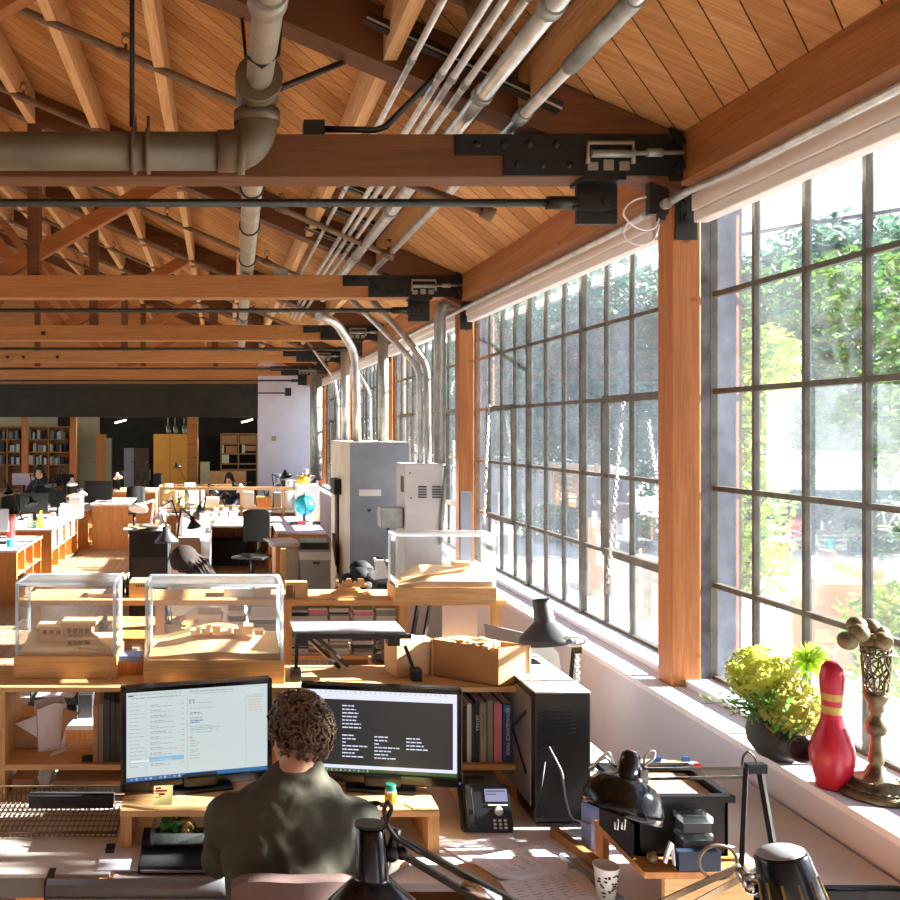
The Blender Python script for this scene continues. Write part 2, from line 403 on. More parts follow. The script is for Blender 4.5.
# ------------------------------------------------------------------ timber posts and roof trusses
BZ0, BZ1 = EZ + 1.294, EZ + 1.515
pl = ['nearest window post of orange painted timber, beside the potted flowers', 'second timber window post, pinkish and scuffed, right of the white louvred cabinet', 'third timber window post, partly behind the grey duct riser',
      'fourth timber window post, beyond the tall electrical cabinets', 'farthest timber window post, close to the white end wall']
for k, y in enumerate(PY):
    t = thing('timber_post', pl[k], 'post', (2.43, y + .075, ZS), 0, 'timber posts between the windows')
    G().box(2.36, 2.51, y, y + .15, ZS, BZ0 + .2, .006).done('post', 'wood_post', t)
    g = G().box(2.372, 2.485, y - .012, y, ZZ(240, 4.54) , BZ0 + .24)
    for z in (BZ0 - .1, BZ0 - .19): g.cyl((2.43, y - .012, z), (2.43, y - .035, z), .022, n=6).box(2.395, 2.465, y - .018, y - .012, z - .035, z + .035)
    g.done('steel_bracket', 'steel_black', t)
tl = ['nearest roof truss, heavy beam with black steel heel plates and thick tie rod', 'second roof truss, orange beam with a diagonal brace rising at its left', 'third roof truss from the camera, beam with three bolt heads at its left',
      'fourth roof truss, beam with pale bolt rings at its left', 'fifth roof truss, last orange beam before the dark header']
XL = -9.0
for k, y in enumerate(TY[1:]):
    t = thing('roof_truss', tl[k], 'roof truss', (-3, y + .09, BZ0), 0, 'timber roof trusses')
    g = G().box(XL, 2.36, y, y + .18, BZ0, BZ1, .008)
    g.done('bottom_chord', 'wood_beam' if k else 'wood_beam_shaded', t)
    g = G()
    for xa, xb in ((2.36, RIDGE), (RIDGE, XL)):
        g.prism([(xa, y, roof(xa) - .01), (xb, y, roof(xb) - .01), (xb, y, roof(xb) - .3), (xa, y, roof(xa) - .3)], (0, .18, 0))
    g.done('top_chord', 'wood_brown', t)
    for xa, xb in ((-2.25, -.45), (-2.3, -4.3), (-6.4, -4.4), (1.6, -.2)) if k else ((-2.4, -.6), (-2.45, -4.3)):
        if xa == 1.6: continue
        za, zb = BZ1 - .02, roof(xb) - .22
        G().bar((xa, y + .09, za), (xb, y + .09, zb), .1, .15).done('diagonal_brace', 'wood_brace', t)
    for x in (-1.83, -4.35, -.1):
        if x == -.1 and k < 2: continue
        G().box(x - .06, x + .06, y + .03, y + .15, BZ1, roof(x) - .23).done('web_post', 'wood_brown', t)
    # tie rod under the beam, with clevis and hanging plate
    zr = EZ + 1.175; yr = y + .05; x1 = 1.75
    G().cyl((XL, yr, zr), (x1, yr, zr), .021).done('tie_rod', 'steel_dark', t)
    g = G().cyl((x1 - .06, yr, zr), (x1 + .1, yr, zr), .034)
    g.prism([(x1 + .08, yr - .03, zr - .034), (x1 + .2, yr - .03, zr - .05), (x1 + .29, yr - .03, zr - .03), (x1 + .29, yr - .03, zr + .03), (x1 + .2, yr - .03, zr + .05), (x1 + .08, yr - .03, zr + .034)], (0, .06, 0))
    g.cyl((x1 + .24, yr - .05, zr), (x1 + .24, yr - .02, zr), .026, n=6)
    g.done('clevis', 'steel_dark', t)
    G().box(x1 + .105, x1 + .315, yr + .02, yr + .05, zr - .105, BZ0 + .0, .002).box(x1 + .1, x1 + .32, y - .02, y + .15, BZ0 - .02, BZ0 + .005).done('hanger_plate', 'steel_black', t)
    g = G().box(1.2, 2.36, y - .012, y, BZ0 + .11, BZ1 - .005).box(1.45, 2.36, y - .014, y, BZ0 + .004, BZ0 + .115)
    for x in (1.31, 1.45, 1.58, 1.72): g.ball((x, y - .012, BZ0 + .165), .022, (1, .5, 1), 8)
    for x in (1.52, 1.65, 1.78): g.ball((x, y - .014, BZ0 + .06), .02, (1, .5, 1), 8)
    g.done('heel_plate', 'steel_black', t)
    g = G().tube([(1.87, y - .03, BZ0 + .06), (1.87, y - .03, BZ0 + .165), (2.1, y - .03, BZ0 + .165), (2.1, y - .03, BZ0 + .06)], .012, 6)
    for x, dz in ((1.9, 0), (1.98, .012), (2.06, .004)): g.box(x - .025, x + .025, y - .022, y - .012, BZ0 + .03, BZ0 + .07 + dz)
    g.done('saddle_plate', 'pipe_grey', t)
    g = G().cyl((1.88, y - .045, BZ0 + .105), (2.1, y - .045, BZ0 + .105), .019).cyl((2.1, y - .045, BZ0 + .107), (2.35, y - .045, BZ0 + .112), .011).cyl((2.16, y - .045, BZ0 + .109), (2.24, y - .045, BZ0 + .11), .021)
    g.done('turnbuckle', 'galv_dull', t)
    g = G().box(2.30, 2.36, y - .016, y + .18, BZ0 - .02, BZ1 + .06)
    for z in (BZ0 + .04, BZ0 + .17): g.cyl((2.33, y - .016, z), (2.33, y - .05, z), .028, n=6)
    g.done('end_plate', 'steel_black', t)
    if k in (2, 3):
        for x in ((-3.6, -3.2, -2.55) if k == 2 else (-4.05, -3.75, -3.1)):
            G().cyl((x, y, BZ0 + .1), (x, y - .03, BZ0 + .1), .03, n=10).done('bolt', 'steel_dark', t)
# ------------------------------------------------------------------ sprinkler pipes
def bend(pts, k=5, f=.35):
    out = [V(pts[0])]
    for a, b, c in zip(pts, pts[1:], pts[2:]):
        a, b, c = V(a), V(b), V(c); r = min((a - b).length, (c - b).length) * f
        p, q = b + (a - b).normalized() * r, b + (c - b).normalized() * r
        out += [(p.lerp(b, i / k)).lerp(b.lerp(q, i / k), i / k) for i in range(k + 1)]
    return out + [V(pts[-1])]
def ups(g, p, r):                                # upright sprinkler
    p = V(p); g.cyl(p, p + V((0, 0, .05)), .012).tube([p + V((-.02, 0, .05)), p + V((-.03, 0, .08)), p + V((0, 0, .11)), p + V((.03, 0, .08)), p + V((.02, 0, .05))], .005, 5).cyl(p + V((0, 0, .11)), p + V((0, 0, .116)), .03, n=10)
for i, (y, lb) in enumerate([(5.73, 'nearest brown sprinkler branch pipe, sloping under the boards just past the first truss'), (7.75, 'thin sprinkler branch pipe midway between first and second truss'),
                (10.2, 'sprinkler branch pipe just beyond the second truss'), (12.2, 'sprinkler branch pipe just before the third truss'), (14.3, 'sprinkler branch pipe beyond the third truss'),
                (16.2, 'sprinkler branch pipe just before the fourth truss'), (18.3, 'sprinkler branch pipe beyond the fourth truss')]):
    t = thing('sprinkler_pipe', lb, 'pipe', (0, y, roof(0) - .3), 0, 'sprinkler branch pipes under the roof')
    x1 = .2 if i == 0 else 1.55
    G().cyl((-6.2, y, roof(-6.2) - .33), (x1, y, roof(x1) - .33), .027, n=10).done('pipe', 'pipe_rust', t)
    for x in (-5, -3.9, -2.85, -1.75, -.62, .55, 1.5):
        if x > x1: continue
        g = G().cyl((x - .05, y, roof(x) - .31), (x + .05, y, roof(x) - .35), .036, n=10); ups(g, (x, y, roof(x) - .31), 1); g.done('sprinkler_head', 'pipe_rust', t)
t = thing('sprinkler_pipe', 'brown sprinkler drop pipe ending in a fitting above the black tie rod', 'pipe', P(440, 195, 5), 0, 'sprinkler branch pipes under the roof')
a, b = P(400, 180, 5.4), P(488, 213, 5.0); G().cyl(a, b, .026, n=10).done('pipe', 'pipe_rust', t)
G().cyl(b - V((.03, 0, -.015)), b + V((.03, 0, -.015)), .04, n=10).cyl(b, b + V((0, 0, .05)), .018).done('sprinkler_head', 'pipe_rust', t)
t = thing('sprinkler_main', 'fat brown sprinkler main with elbow, running left in front of the nearest truss', 'pipe', (-.4, 4.2, EZ + 1.25))
yp, zp, xe = 4.22, EZ + 1.352, XX(257, 4.22)
G().cyl((-4, yp, zp), (XX(236, yp), yp, zp), .092, n=20).done('pipe_run', 'pipe_brown', t)
el = [(xe - .19, yp, zp)] + [(xe - .13 + .13 * math.sin(a), yp, zp + .13 - .13 * math.cos(a)) for a in [PI / 2 * i / 8 for i in range(9)]] + [(xe, yp, zp + .2)]
G().tube(el, .1, 18).cyl((XX(238, yp), yp, zp), (XX(245, yp), yp, zp), .112, n=20).cyl((xe, yp, zp + .13), (xe, yp, zp + .19), .113, n=20).done('elbow', 'pipe_brown', t)
zt = EZ + 1.62
G().cyl((xe, yp, zp + .18), (xe, yp, zt), .088, n=18).cyl((xe, yp, zp + .31), (xe, yp, zp + .36), .108, n=18).ball((xe, yp, zt), .105, n=16).cyl((xe, yp, zt), (xe, yp - .2, zt), .098, n=18).cyl((xe, yp - .18, zt), (xe, yp - .23, zt), .11, n=18).done('tee', 'pipe_brown', t)
G().cyl((xe, yp, zt), (xe + .01, 2.6, zt), .062, n=18).cyl((xe, 3.3, zt), (xe, 3.2, zt), .078, n=18).done('feed_pipe', 'pipe_grey', t)
g = G()
g.tube([(xe - .085, 3.72, zt + .14), (xe - .07, 3.72, zt - .02), (xe, 3.72, zt - .07), (xe + .07, 3.72, zt - .02), (xe + .085, 3.72, zt + .14)], .008, 6)
g.done('strap', 'steel_black', t)
for x in (XX(134, 4.2), XX(148, 4.2)):
    G().torus((x, yp, zp), .1, .011, 'X', 20, 6).cyl((x, yp, zp + .1), (x, yp, zp + .17), .012 if x < -.4 else .008, n=6).done('pipe_clamp', 'pipe_brown', t)
tag(G().cyl((XX(132, 4.22), 4.22, zp + .12), (XX(132, 4.22), 4.22, roof(-.42) - .02), .013, n=8).done('hanger_rod', 'steel_black'), 'thin black rod hanging the fat brown main from the roof boards', 'hanger rod')
tag(G().cyl(P(278, 89, 4.25), P(383, 46, 4.9), .017, n=8).done('sway_brace', 'steel_dark'), 'slim dark brace from the brown pipe tee up to the roof boards', 'brace')
t = thing('overhead_pipe', 'pale grey overhead pipe running away above the beams, banded with straps', 'pipe', (.25, 9, EZ + 1.55))
g = G(); a, b = V((.2, 5.0, EZ + 1.62)), V((.46, 19.5, EZ + 1.6)); g.cyl(a, b, .072, n=18).done('pipe', 'pipe_grey', t)
for f in (.055, .13, .22, .36, .5):
    p = a.lerp(b, f); G().torus(p, .076, .009, 'Y', 18, 6).cyl(p + V((0, 0, .07)), (p.x, p.y, roof(p.x)), .006, n=6).done('strap', 'steel_black', t)
# ------------------------------------------------------------------ conduits along the roof
cd = [(.95, 1.83, .017, 'leftmost thin'), (1.095, 1.76, .02, 'second thin'), (1.15, 1.74, .02, 'third thin'), (1.215, 1.71, .019, 'fourth thin'), (1.30, 1.66, .043, 'thick')]
for i, (x, z, r, nm) in enumerate(cd):
    t = thing('conduit', '%s galvanized conduit of the bundle running under the roof to the far bays' % nm if i < 4 else 'thick bright galvanized conduit, rightmost of the parallel overhead bundle', 'conduit', (x, 8, EZ + z), 0, 'galvanized conduits under the roof')
    ye = 13.6 if i < 4 else 11.0
    G().cyl((x, 2.2, EZ + z), (x, ye, EZ + z), r, n=12).done('tube', 'galv', t)
    for y in (3.4, 4.3, 5.6, 6.6, 8.3, 10, 12):
        if y < ye: G().cyl((x, y - .03, EZ + z), (x, y + .03, EZ + z), r * 1.25, n=12).done('coupling', 'galv_dull', t)
t = thing('conduit', 'heavy conduit strapped alone along the wood purlin nearest the window wall', 'conduit', (1.53, 8, EZ + 1.55), 0, 'galvanized conduits under the roof')
G().cyl((1.53, 2.4, EZ + 1.59), (1.53, 9.6, EZ + 1.59), .03, n=12).done('tube', 'galv', t)
G().cyl((1.53, 3.2, EZ + 1.59), (1.53, 3.8, EZ + 1.59), .04, n=12).done('coupling', 'galv_dull', t); G().cyl((1.53, 4.35, EZ + 1.59), (1.53, 4.45, EZ + 1.59), .04, n=12).done('coupling', 'galv_dull', t)
for y, lb in ((4.3, 'slotted steel channel hung along the nearest truss carrying the conduits'), (6.6, 'steel channel under the boards in the second bay, across the conduits'), (7.3, 'second steel channel across the conduits, closer to the second truss'), (8.2, 'third steel channel across the conduits, right before the second truss')):
    t = thing('strut_channel', lb, 'channel', (1.2, y, EZ + 1.7), 0, 'strut channels carrying the conduits')
    a, b = ((.72, y, EZ + 2.02), (1.68, y, EZ + 1.57)) if y < 5 else ((.8, y, EZ + 1.89), (1.36, y, EZ + 1.66))
    o = V((0, 0, .02)) if y < 5 else V((0, 0, .03))
    G().bar(V(a) + o, V(b) + o, .05, .05).done('channel', 'steel_dark', t)
    G().bar(V(a) + o + V((0, -.028, -.012)), V(b) + o + V((0, -.028, -.012)), .004, .01).done('channel_lip', 'galv', t)
# black flexible conduit draped over the nearest truss
pts = [P(322, 129, 4.5), P(375, 130, 4.5), P(385, 127, 4.52), P(402, 110, 4.5), P(432, 80, 4.4), P(452, 62, 4.35)]
tag(G().tube(pts, .017, 8).done('flexible_conduit', 'black_plastic'), 'black flexible conduit curving up off the top of the nearest beam', 'conduit')
tag(G().box(XX(303, 4.5), XX(324, 4.5), 4.46, 4.54, BZ1, ZZ(122, 4.5), .004).done('junction_box', 'steel_black'), 'small dark junction box sitting on the nearest truss beam', 'junction box')
tag(G().box(XX(274, 8.55), XX(288, 8.55), 8.52, 8.62, BZ1, ZZ(270, 8.55), .004).done('junction_box', 'galv_dull'), 'small grey junction box sitting on the second truss beam', 'junction box')
t = thing('lamp_fixture', 'brown upside-down fixture among the conduits at the top of the picture', 'fitting', P(482, 10, 4.1))
G().lathe([(.0, .09), (.05, .085), (.075, .03), (.06, -.03), (.0, -.04)], 16, Mx.Translation(P(482, 12, 4.0))).done('body', 'pipe_rust', t)
a = P(430, -12, 4.0); G().cyl(a, P(478, 8, 4.0), .022, n=8).done('supply_pipe', 'pipe_rust', t)
# the wall conduit and its cable loops
t = thing('conduit', 'long conduit running along the wall above the white blinds, kinked at the nearest post', 'conduit', (2.3, 6, EZ + 1.1), 0, 'galvanized conduits under the roof')
G().tube([(2.31, .8, EZ + 1.17), (2.31, 3.9, EZ + 1.16), P(690, 190, 4.25), P(660, 208, 4.6), P(648, 212, 4.75), (2.325, 5.0, EZ + 1.16), (2.325, 20.5, EZ + 1.16)], .02, 10).done('tube', 'galv', t)
G().cyl(P(668, 203, 4.45), P(646, 214, 4.65), .027, n=10).done('coupling', 'galv_dull', t)
t = thing('sensor_cable', 'pale cable looped below a small grey box at the nearest post', 'cable', P(640, 230, 4.4))
G().tube(bend([P(646, 197, 4.45), P(636, 199, 4.43), P(627, 205, 4.42), P(622, 214, 4.42), P(632, 226, 4.42), P(645, 231, 4.42), P(656, 228, 4.42), P(659, 219, 4.45)], 5, .5), .005, 6).tube(bend([P(628, 222, 4.42), P(622, 232, 4.42), P(628, 242, 4.42), P(642, 246, 4.42), P(655, 240, 4.42), P(659, 225, 4.45)], 5, .5), .005, 6).done('cable', 'sill_white', t)
G().box(XX(648, 4.5), XX(667, 4.5), 4.48, 4.53, ZZ(215, 4.5), ZZ(183, 4.5), .004).box(XX(656, 4.5), XX(661, 4.5), 4.45, 4.5, ZZ(222, 4.5), ZZ(213, 4.5)).done('box', 'steel_dark', t)
# ------------------------------------------------------------------ roller blinds
bl = ['rolled-up white roller blind above the nearest window', 'rolled-up white blind above the second window, ending at the nearest post', 'rolled-up white blind above the third window, behind the duct risers', 'short-looking white blind above the fourth window, beyond the cabinets', 'farthest white blind, above the last window']
for k in range(5):
    y1 = (4.43 if k == 0 else 8.5 + BAY * (k - 1)); y0 = y1 - (3.9 if k == 0 else 3.65)
    t = thing('roller_blind', bl[k], 'blind', (2.44, (y0 + y1) / 2, EZ + 1.055), 0, 'white roller blinds over the windows')
    G().box(2.40, 2.495, y0, y1, EZ + 1.115, EZ + 1.20, .006).done('cassette', 'blind_white', t)
    G().box(2.41, 2.485, y0, y1, EZ + 1.055, EZ + 1.113, .008).done('roll', 'blind_white', t)
# ------------------------------------------------------------------ duct risers and conduits down the window wall
def pipe(name, pts, r, mat, lb, cat, n=14, grp=None):
    return tag(G().tube(pts, r, n).done(name, mat), lb, cat, grp)
pipe('duct_riser', [P(383, 442, 10.4), P(383, 330, 10.4)], .062, 'galv_dull', 'fat dull grey duct rising from the top of the blue-grey electrical cabinet', 'duct')
pipe('duct_riser', [P(440, 463, 8.75), P(440, 318, 8.75), P(443, 306, 8.75), P(452, 303, 8.72)], .058, 'galv_dull', 'dull grey duct standing directly left of the second timber post', 'duct')
pipe('conduit_riser', bend([P(318, 316, 9.8), P(336, 322, 10.0), P(355, 352, 10.3), P(357, 442, 10.3)]), .05, 'galv', 'thick conduit bending down onto the left of the blue-grey cabinet', 'conduit')
pipe('conduit_riser', bend([P(352, 300, 9.2), P(398, 345, 8.95), P(419, 368, 8.9), P(420, 463, 8.9)]), .03, 'galv', 'left of the twin bright conduits bending down to the white louvred cabinet', 'conduit')
pipe('conduit_riser', bend([P(372, 300, 9.2), P(408, 340, 8.95), P(427, 366, 8.9), P(428, 463, 8.9)]), .034, 'galv', 'right of the twin bright conduits bending down to the white louvred cabinet', 'conduit')
pipe('conduit_riser', [P(345, 440, 12), P(345, 352, 12)], .06, 'galv', 'pale vertical conduit against the bright window left of the tall cabinets', 'conduit')
pipe('conduit_riser', bend([P(308, 342, 13), P(334, 378, 13), P(338, 400, 13), P(338, 442, 13)]), .02, 'galv', 'thin conduit slanting down at the far windows', 'conduit')
pipe('conduit_riser', bend([P(358, 372, 11), P(370, 392, 11), P(371, 440, 11)]), .015, 'galv', 'thin white conduit hooking down between cabinet duct and thick conduit', 'conduit')
pipe('conduit_riser', [P(316, 480, 17.5), P(316, 372, 17.5)], .12, 'galv_dull', 'grey vertical duct beside the farthest timber posts', 'duct')
# ------------------------------------------------------------------ the near workstation: desks and hutch
ZD = .72
t = thing('office_desk', 'cream-topped corner desk under the two monitors, reaching to the window wall', 'desk', (.9, 2.9, 0))
G().box(-.36, 1.06, 2.88, 3.86, ZD - .03, ZD, .003).done('worktop', 'desk_cream', t)
G().box(1.06, 2.25, 1.1, 3.86, ZD - .03, ZD, .003).done('return_top', 'desk_cream', t)
for x0, x1, y0, y1 in ((-.34, -.3, 2.95, 3.5), (1.0, 1.04, 1.2, 3.4), (2.2, 2.24, 1.2, 3.4)): G().box(x0, x1, y0, y1, 0, ZD - .03).done('side_panel', 'shelf_dark', t)
G().box(-.3, 1.0, 3.4, 3.43, .25, ZD - .03).done('modesty_panel', 'shelf_dark', t)
G().tube([(-.57, 2.87, ZD - .012), (.0, 2.87, ZD - .012), (.06, 2.87, ZD - .012)], .03, 12).box(-.57, .06, 2.84, 2.9, ZD - .06, ZD - .03).done('front_rail', 'rail_grey', t, 'grey rounded rail along the front edge')
G().box(-.58, -.555, 2.86, 2.96, ZD - .06, ZD + .012, .004).done('rail_clamp', 'black_plastic', t)
t = thing('side_table', 'white-topped side table with grey edge, at the lower left corner', 'table', (-1.0, 3.2, 0))
G().box(-1.75, -.37, 2.92, 3.86, ZD - .005, ZD + .01, .003).done('table_top', 'desk_white', t)
G().box(-1.75, -.56, 2.92, 2.95, ZD - .07, ZD - .005).done('apron', 'grey_plastic', t)
for x0, x1 in ((-1.7, -1.3), (-.94, -.8)): G().box(x0, x1, 3.0, 3.4, 0, ZD - .07).done('pedestal', 'ply_orange', t)
HY, HB, HZ = 3.5, 3.83, EZ - 1.035
t = thing('desk_hutch', 'long wooden desk hutch carrying the two nearest acrylic cases, open shelves behind the monitors', 'shelf', (.1, 3.65, ZD))
G().box(-1.5, 1.215, HY, HB, HZ - .02, HZ, .002).done('top_board', 'birch', t)
G().box(-1.5, 1.195, HY + .005, HB - .05, .85, .872).done('shelf_board', 'birch', t)
for x in (-1.5, -.885, -.37, .32, .955, 1.193):
    G().box(x, x + .02, HY, HB - (.0 if x > 1 else .06), ZD + .0105 if x < -.4 else ZD, HZ - .02).done('divider', 'birch_v', t)
G().box(.975, 1.193, HB - .02, HB, ZD, HZ - .02).done('back_panel', 'shelf_dark', t)
# ------------------------------------------------------------------ acrylic model cases
def case(lb, x0, x1, yf, zb, depth, bh, ah):
    t = thing('model_case', lb, 'display case', ((x0 + x1) / 2, yf + depth / 2, zb), 0, 'acrylic cases with wooden building models')
    G().box(x0, x1, yf, yf + depth, zb, zb + bh, .003).done('base', 'birch', t)
    a = .012; X0, X1, Y0, Y1, Z0, Z1 = x0 + a, x1 - a, yf + a, yf + depth - a, zb + bh, zb + bh + ah
    g = G().box(X0, X1, Y0, Y0 + .003, Z0, Z1).box(X0, X1, Y1 - .003, Y1, Z0, Z1).box(X0, X0 + .003, Y0, Y1, Z0, Z1).box(X1 - .003, X1, Y0, Y1, Z0, Z1)
    g.done('acrylic_cover', 'acrylic', t)
    G().box(X0, X1, Y0, Y1, Z1 - .003, Z1).done('cover_top', 'acrylic_top_sheen', t)  # whitened lid, the sky's reflection put into its material
    g = G(); r = .006
    for x in (X0, X1):
        for y in (Y0, Y1): g.box(x - r, x + r, y - r, y + r, Z0, Z1)
    for y in (Y0, Y1): g.box(X0, X1, y - r, y + r, Z1 - r, Z1 + r)
    for x in (X0, X1): g.box(x - r, x + r, Y0, Y1, Z1 - r, Z1 + r)
    g.done('cover_edges', 'acrylic_edge', t)
    return t, X0 + .008, X1 - .008, Y0 + .01, Y1 - .01, Z0
def slab(g, pts, z0, z1): g.prism([(x, y, z0) for x, y in pts], (0, 0, z1 - z0))
def relief(g, x0, x1, y0, y1, z0, fn, nx=14, ny=8):
    v = [[g.bm.verts.new((x0 + (x1 - x0) * i / nx, y0 + (y1 - y0) * j / ny, z0 + max(.001, fn(i / nx, j / ny)))) for j in range(ny + 1)] for i in range(nx + 1)]
    b = [[g.bm.verts.new((x0 + (x1 - x0) * i / nx, y0 + (y1 - y0) * j / ny, z0)) for j in range(ny + 1)] for i in range(nx + 1)]
    for i in range(nx):
        for j in range(ny): g._f([v[i][j], v[i + 1][j], v[i + 1][j + 1], v[i][j + 1]], False)
    for i in range(nx):
        for j in (0, ny): g._f([v[i][j], v[i + 1][j], b[i + 1][j], b[i][j]])
    for j in range(ny):
        for i in (0, nx): g._f([v[i][j], v[i][j + 1], b[i][j + 1], b[i][j]])
x0, x1 = XX(13.5, 3.62), XX(117, 3.62)
t, a, b, c, d, z = case('leftmost acrylic case, holding a stepped flat-roofed house model', x0, x1, 3.62, HZ, .26, .094, .298)
g = G(); relief(g, a, b, c, d, z, lambda u, v: .012 + .05 * max(0, v - .35) + .02 * max(0, .3 - u) * v)
g.prism([(b - .005, c, z), (b - .15, c + .05, z), (b - .19, d, z), (b - .005, d, z)], (0, 0, .02)); g.bar((b - .02, c + .01, z + .022), (b - .14, d - .02, z + .055), .012, .02).done('terrain', 'model_wood', t)
g = G(); hx = a + .06; hy = c + .12
g.box(hx, hx + .12, hy, hy + .08, z + .02, z + .05).box(hx + .1, hx + .22, hy + .02, hy + .1, z + .05, z + .085).box(hx + .0, hx + .1, hy + .0, hy + .08, z + .052, z + .082)
g.box(hx - .015, hx + .115, hy - .015, hy + .1, z + .085, z + .094).box(hx + .09, hx + .24, hy - .005, hy + .115, z + .09, z + .108).box(hx + .11, hx + .25, hy - .03, hy + .03, z + .038, z + .046)
for q in range(5): g.box(hx + .118 + q * .025, hx + .123 + q * .025, hy - .028, hy - .022, z + .015, z + .04)
g.done('house_model', 'model_wood', t)
g = G()
for q in range(3): g.box(hx + .012 + q * .03, hx + .03 + q * .03, hy - .004, hy + .001, z + .06, z + .075)
for q in range(4): g.box(hx + .115 + q * .026, hx + .132 + q * .026, hy + .016, hy + .021, z + .058, z + .078)
g.done('model_windows', 'shelf_dark', t)
x0, x1 = XX(143.5, 3.55), XX(285, 3.55)
t, a, b, c, d, z = case('wider acrylic case above the left monitor, holding a contoured hillside model', x0, x1, 3.55, HZ, .27, .093, .305)
g = G(); relief(g, a, b, c, d, z, lambda u, v: .012 + .055 * math.sin(u * 3.0) ** 2 * (.35 + .65 * v) + (.05 * max(0, u - .72) if u > .74 else 0) + .035 * v, 22, 10); g.done('terrain', 'model_wood', t)
g = G()
for q in range(7):
    X = a + .17 + q * .045; h = .015 + .01 * (q % 3); Z = z + .075
    g.box(X, X + .035, c + .10 + .01 * (q % 2), c + .15, Z, Z + h).box(X - .004, X + .038, c + .095, c + .155, Z + h, Z + h + .005)
g.done('house_models', 'model_wood', t)
x0, x1 = XX(395, 5.2), XX(497, 5.2)
t, a, b, c, d, z = case('rightmost acrylic case by the window sill, holding a single long ramp model', x0, x1, 5.2, EZ - 1.035, .25, .092, .31)
g = G(); relief(g, a, b, c, d, z, lambda u, v: .012 + .1 * min(1, u * 3.2) * (.25 + .75 * v) * (1 - .15 * u), 20, 8); g.done('terrain', 'model_wood', t)
g = G(); g.bar((a + .03, c + .03, z + .045), (b - .08, c + .12, z + .105), .025, .008).box(b - .2, b - .1, c + .12, c + .18, z + .09, z + .125).box(b - .21, b - .09, c + .11, c + .19, z + .125, z + .13).done('house_model', 'model_wood', t)
# ------------------------------------------------------------------ monitors
def monitor(lb, x0, y0, x1, y1, z0, z1, riser_z, name='monitor'):
    c = V(((x0 + x1) / 2, (y0 + y1) / 2, 0)); w = math.hypot(x1 - x0, y1 - y0); h = z1 - z0; rz = math.atan2(y1 - y0, x1 - x0)
    t = thing(name, lb, 'monitor', (c.x, c.y, riser_z), rz); zb = z0 - riser_z
    L = lambda: G(t)
    # bezel as a frame around the screen
    fw, fb = .018, .036
    g = L().box(-w / 2, w / 2, .012, .05, zb, zb + h, .006).box(-w / 2, w / 2, -.004, .012, zb, zb + fb, .003).box(-w / 2, w / 2, -.004, .012, zb + h - fw, zb + h, .003).box(-w / 2, -w / 2 + fw, -.004, .012, zb, zb + h, .003).box(w / 2 - fw, w / 2, -.004, .012, zb, zb + h, .003)
    g.done_l('housing', 'black_gloss', t)
    g = L().box(-.13, .13, -.04, .16, 0, .014, .006).box(-.06, .075, -.02, .1, .01, .06, .01).box(-.05, .05, .05, .1, .01, zb + h * .6, .006); g.done_l('stand', 'black_plastic', t)
    return t, (-w / 2 + fw, w / 2 - fw, zb + fb, zb + h - fw)
def done_l(s, name, mat, t, label=None):
    s.X = None; return s.done(name, mat, t, label)
G.done_l = done_l
RZ = .872
def ui(t, R, items, base):
    """items: (u0,u1,v0,v1,mat) fractions of the screen from its top left"""
    x0, x1, z0, z1 = R
    sc = G(t).box(x0, x1, .004, .011, z0, z1).done('screen', base, t)
    by = {}
    for u0, u1, v0, v1, m in items: by.setdefault(m, []).append((u0, u1, v0, v1))
    for m, L in by.items():
        g = G(t)
        for u0, u1, v0, v1 in L: g.box(x0 + (x1 - x0) * u0, x0 + (x1 - x0) * u1, .0022 if m in ('scr_line', 'scr_orange', 'scr_blue') else .003, .0045, z1 - (z1 - z0) * v1, z1 - (z1 - z0) * v0)
        g.done('screen_content', m, sc)
    return sc
ya, yb = 3.2, 3.33
t, R = monitor('left monitor of the desk, showing a pale mail window', XX(121.5, ya), ya, XX(272, yb), yb, ZZ(793, ya), ZZ(688.5, ya), RZ)
it = [(0, 1, .955, 1, 'scr_bar'), (.03, .32, .77, .79, 'scr_white')]
r2 = random.Random(3)
def words(u0, u1, v, h=.008, m='scr_line'):
    u = u0
    while u < u1:
        e = min(u1, u + r2.uniform(.012, .04)); it.append((u, e, v, v + h, m)); u = e + .006
for q in range(18): words(.02, .02 + r2.uniform(.05, .11), .12 + q * .042, .006)
for q in range(12):
    v = .155 + q * .06
    if q == 10: it.append((.155, .40, v - .012, v + .04, 'scr_hl'))
    words(.165, .165 + r2.uniform(.06, .12), v, .01); words(.165, .165 + r2.uniform(.13, .2), v + .02, .006); it.append((.385, .4, v, v + .008, 'scr_line'))
words(.05, .38, .03, .008); words(.03, .38, .065, .012); words(.44, .75, .03, .012); words(.47, .75, .06, .006)
it += [(.435, .447, .125, .175, 'scr_line'), (.463, .475, .125, .175, 'scr_line'), (.45, .46, .12, .14, 'scr_line'), (.012, .05, .035, .05, 'scr_blue')]
words(.49, .6, .165, .006); words(.44, .62, .225, .006)
for v, m in ((.275, 'scr_blue'), (.29, 'scr_line'), (.33, 'scr_line'), (.345, 'scr_line'), (.365, 'scr_blue'), (.385, 'scr_blue')): words(.445, .445 + r2.uniform(.06, .1), v, .007, m)
for v in (.43, .45, .47, .5): words(.445, .445 + r2.uniform(.15, .22), v, .007)
it += [(.445, .46, .54, .575, 'scr_orange'), (.135, .137, .1, .93, 'scr_line'), (.425, .427, .1, .93, 'scr_line'), (.84, .841, .1, .93, 'scr_line')]
for v in (.59, .62, .65, .7, .72, .76, .79): words(.445, .445 + r2.uniform(.03, .07), v, .007)
for v in (.12, .14): words(.85, .97, v, .006)
for v in (.17, .2, .23, .26, .29): words(.86, .96, v, .01, 'scr_orange')
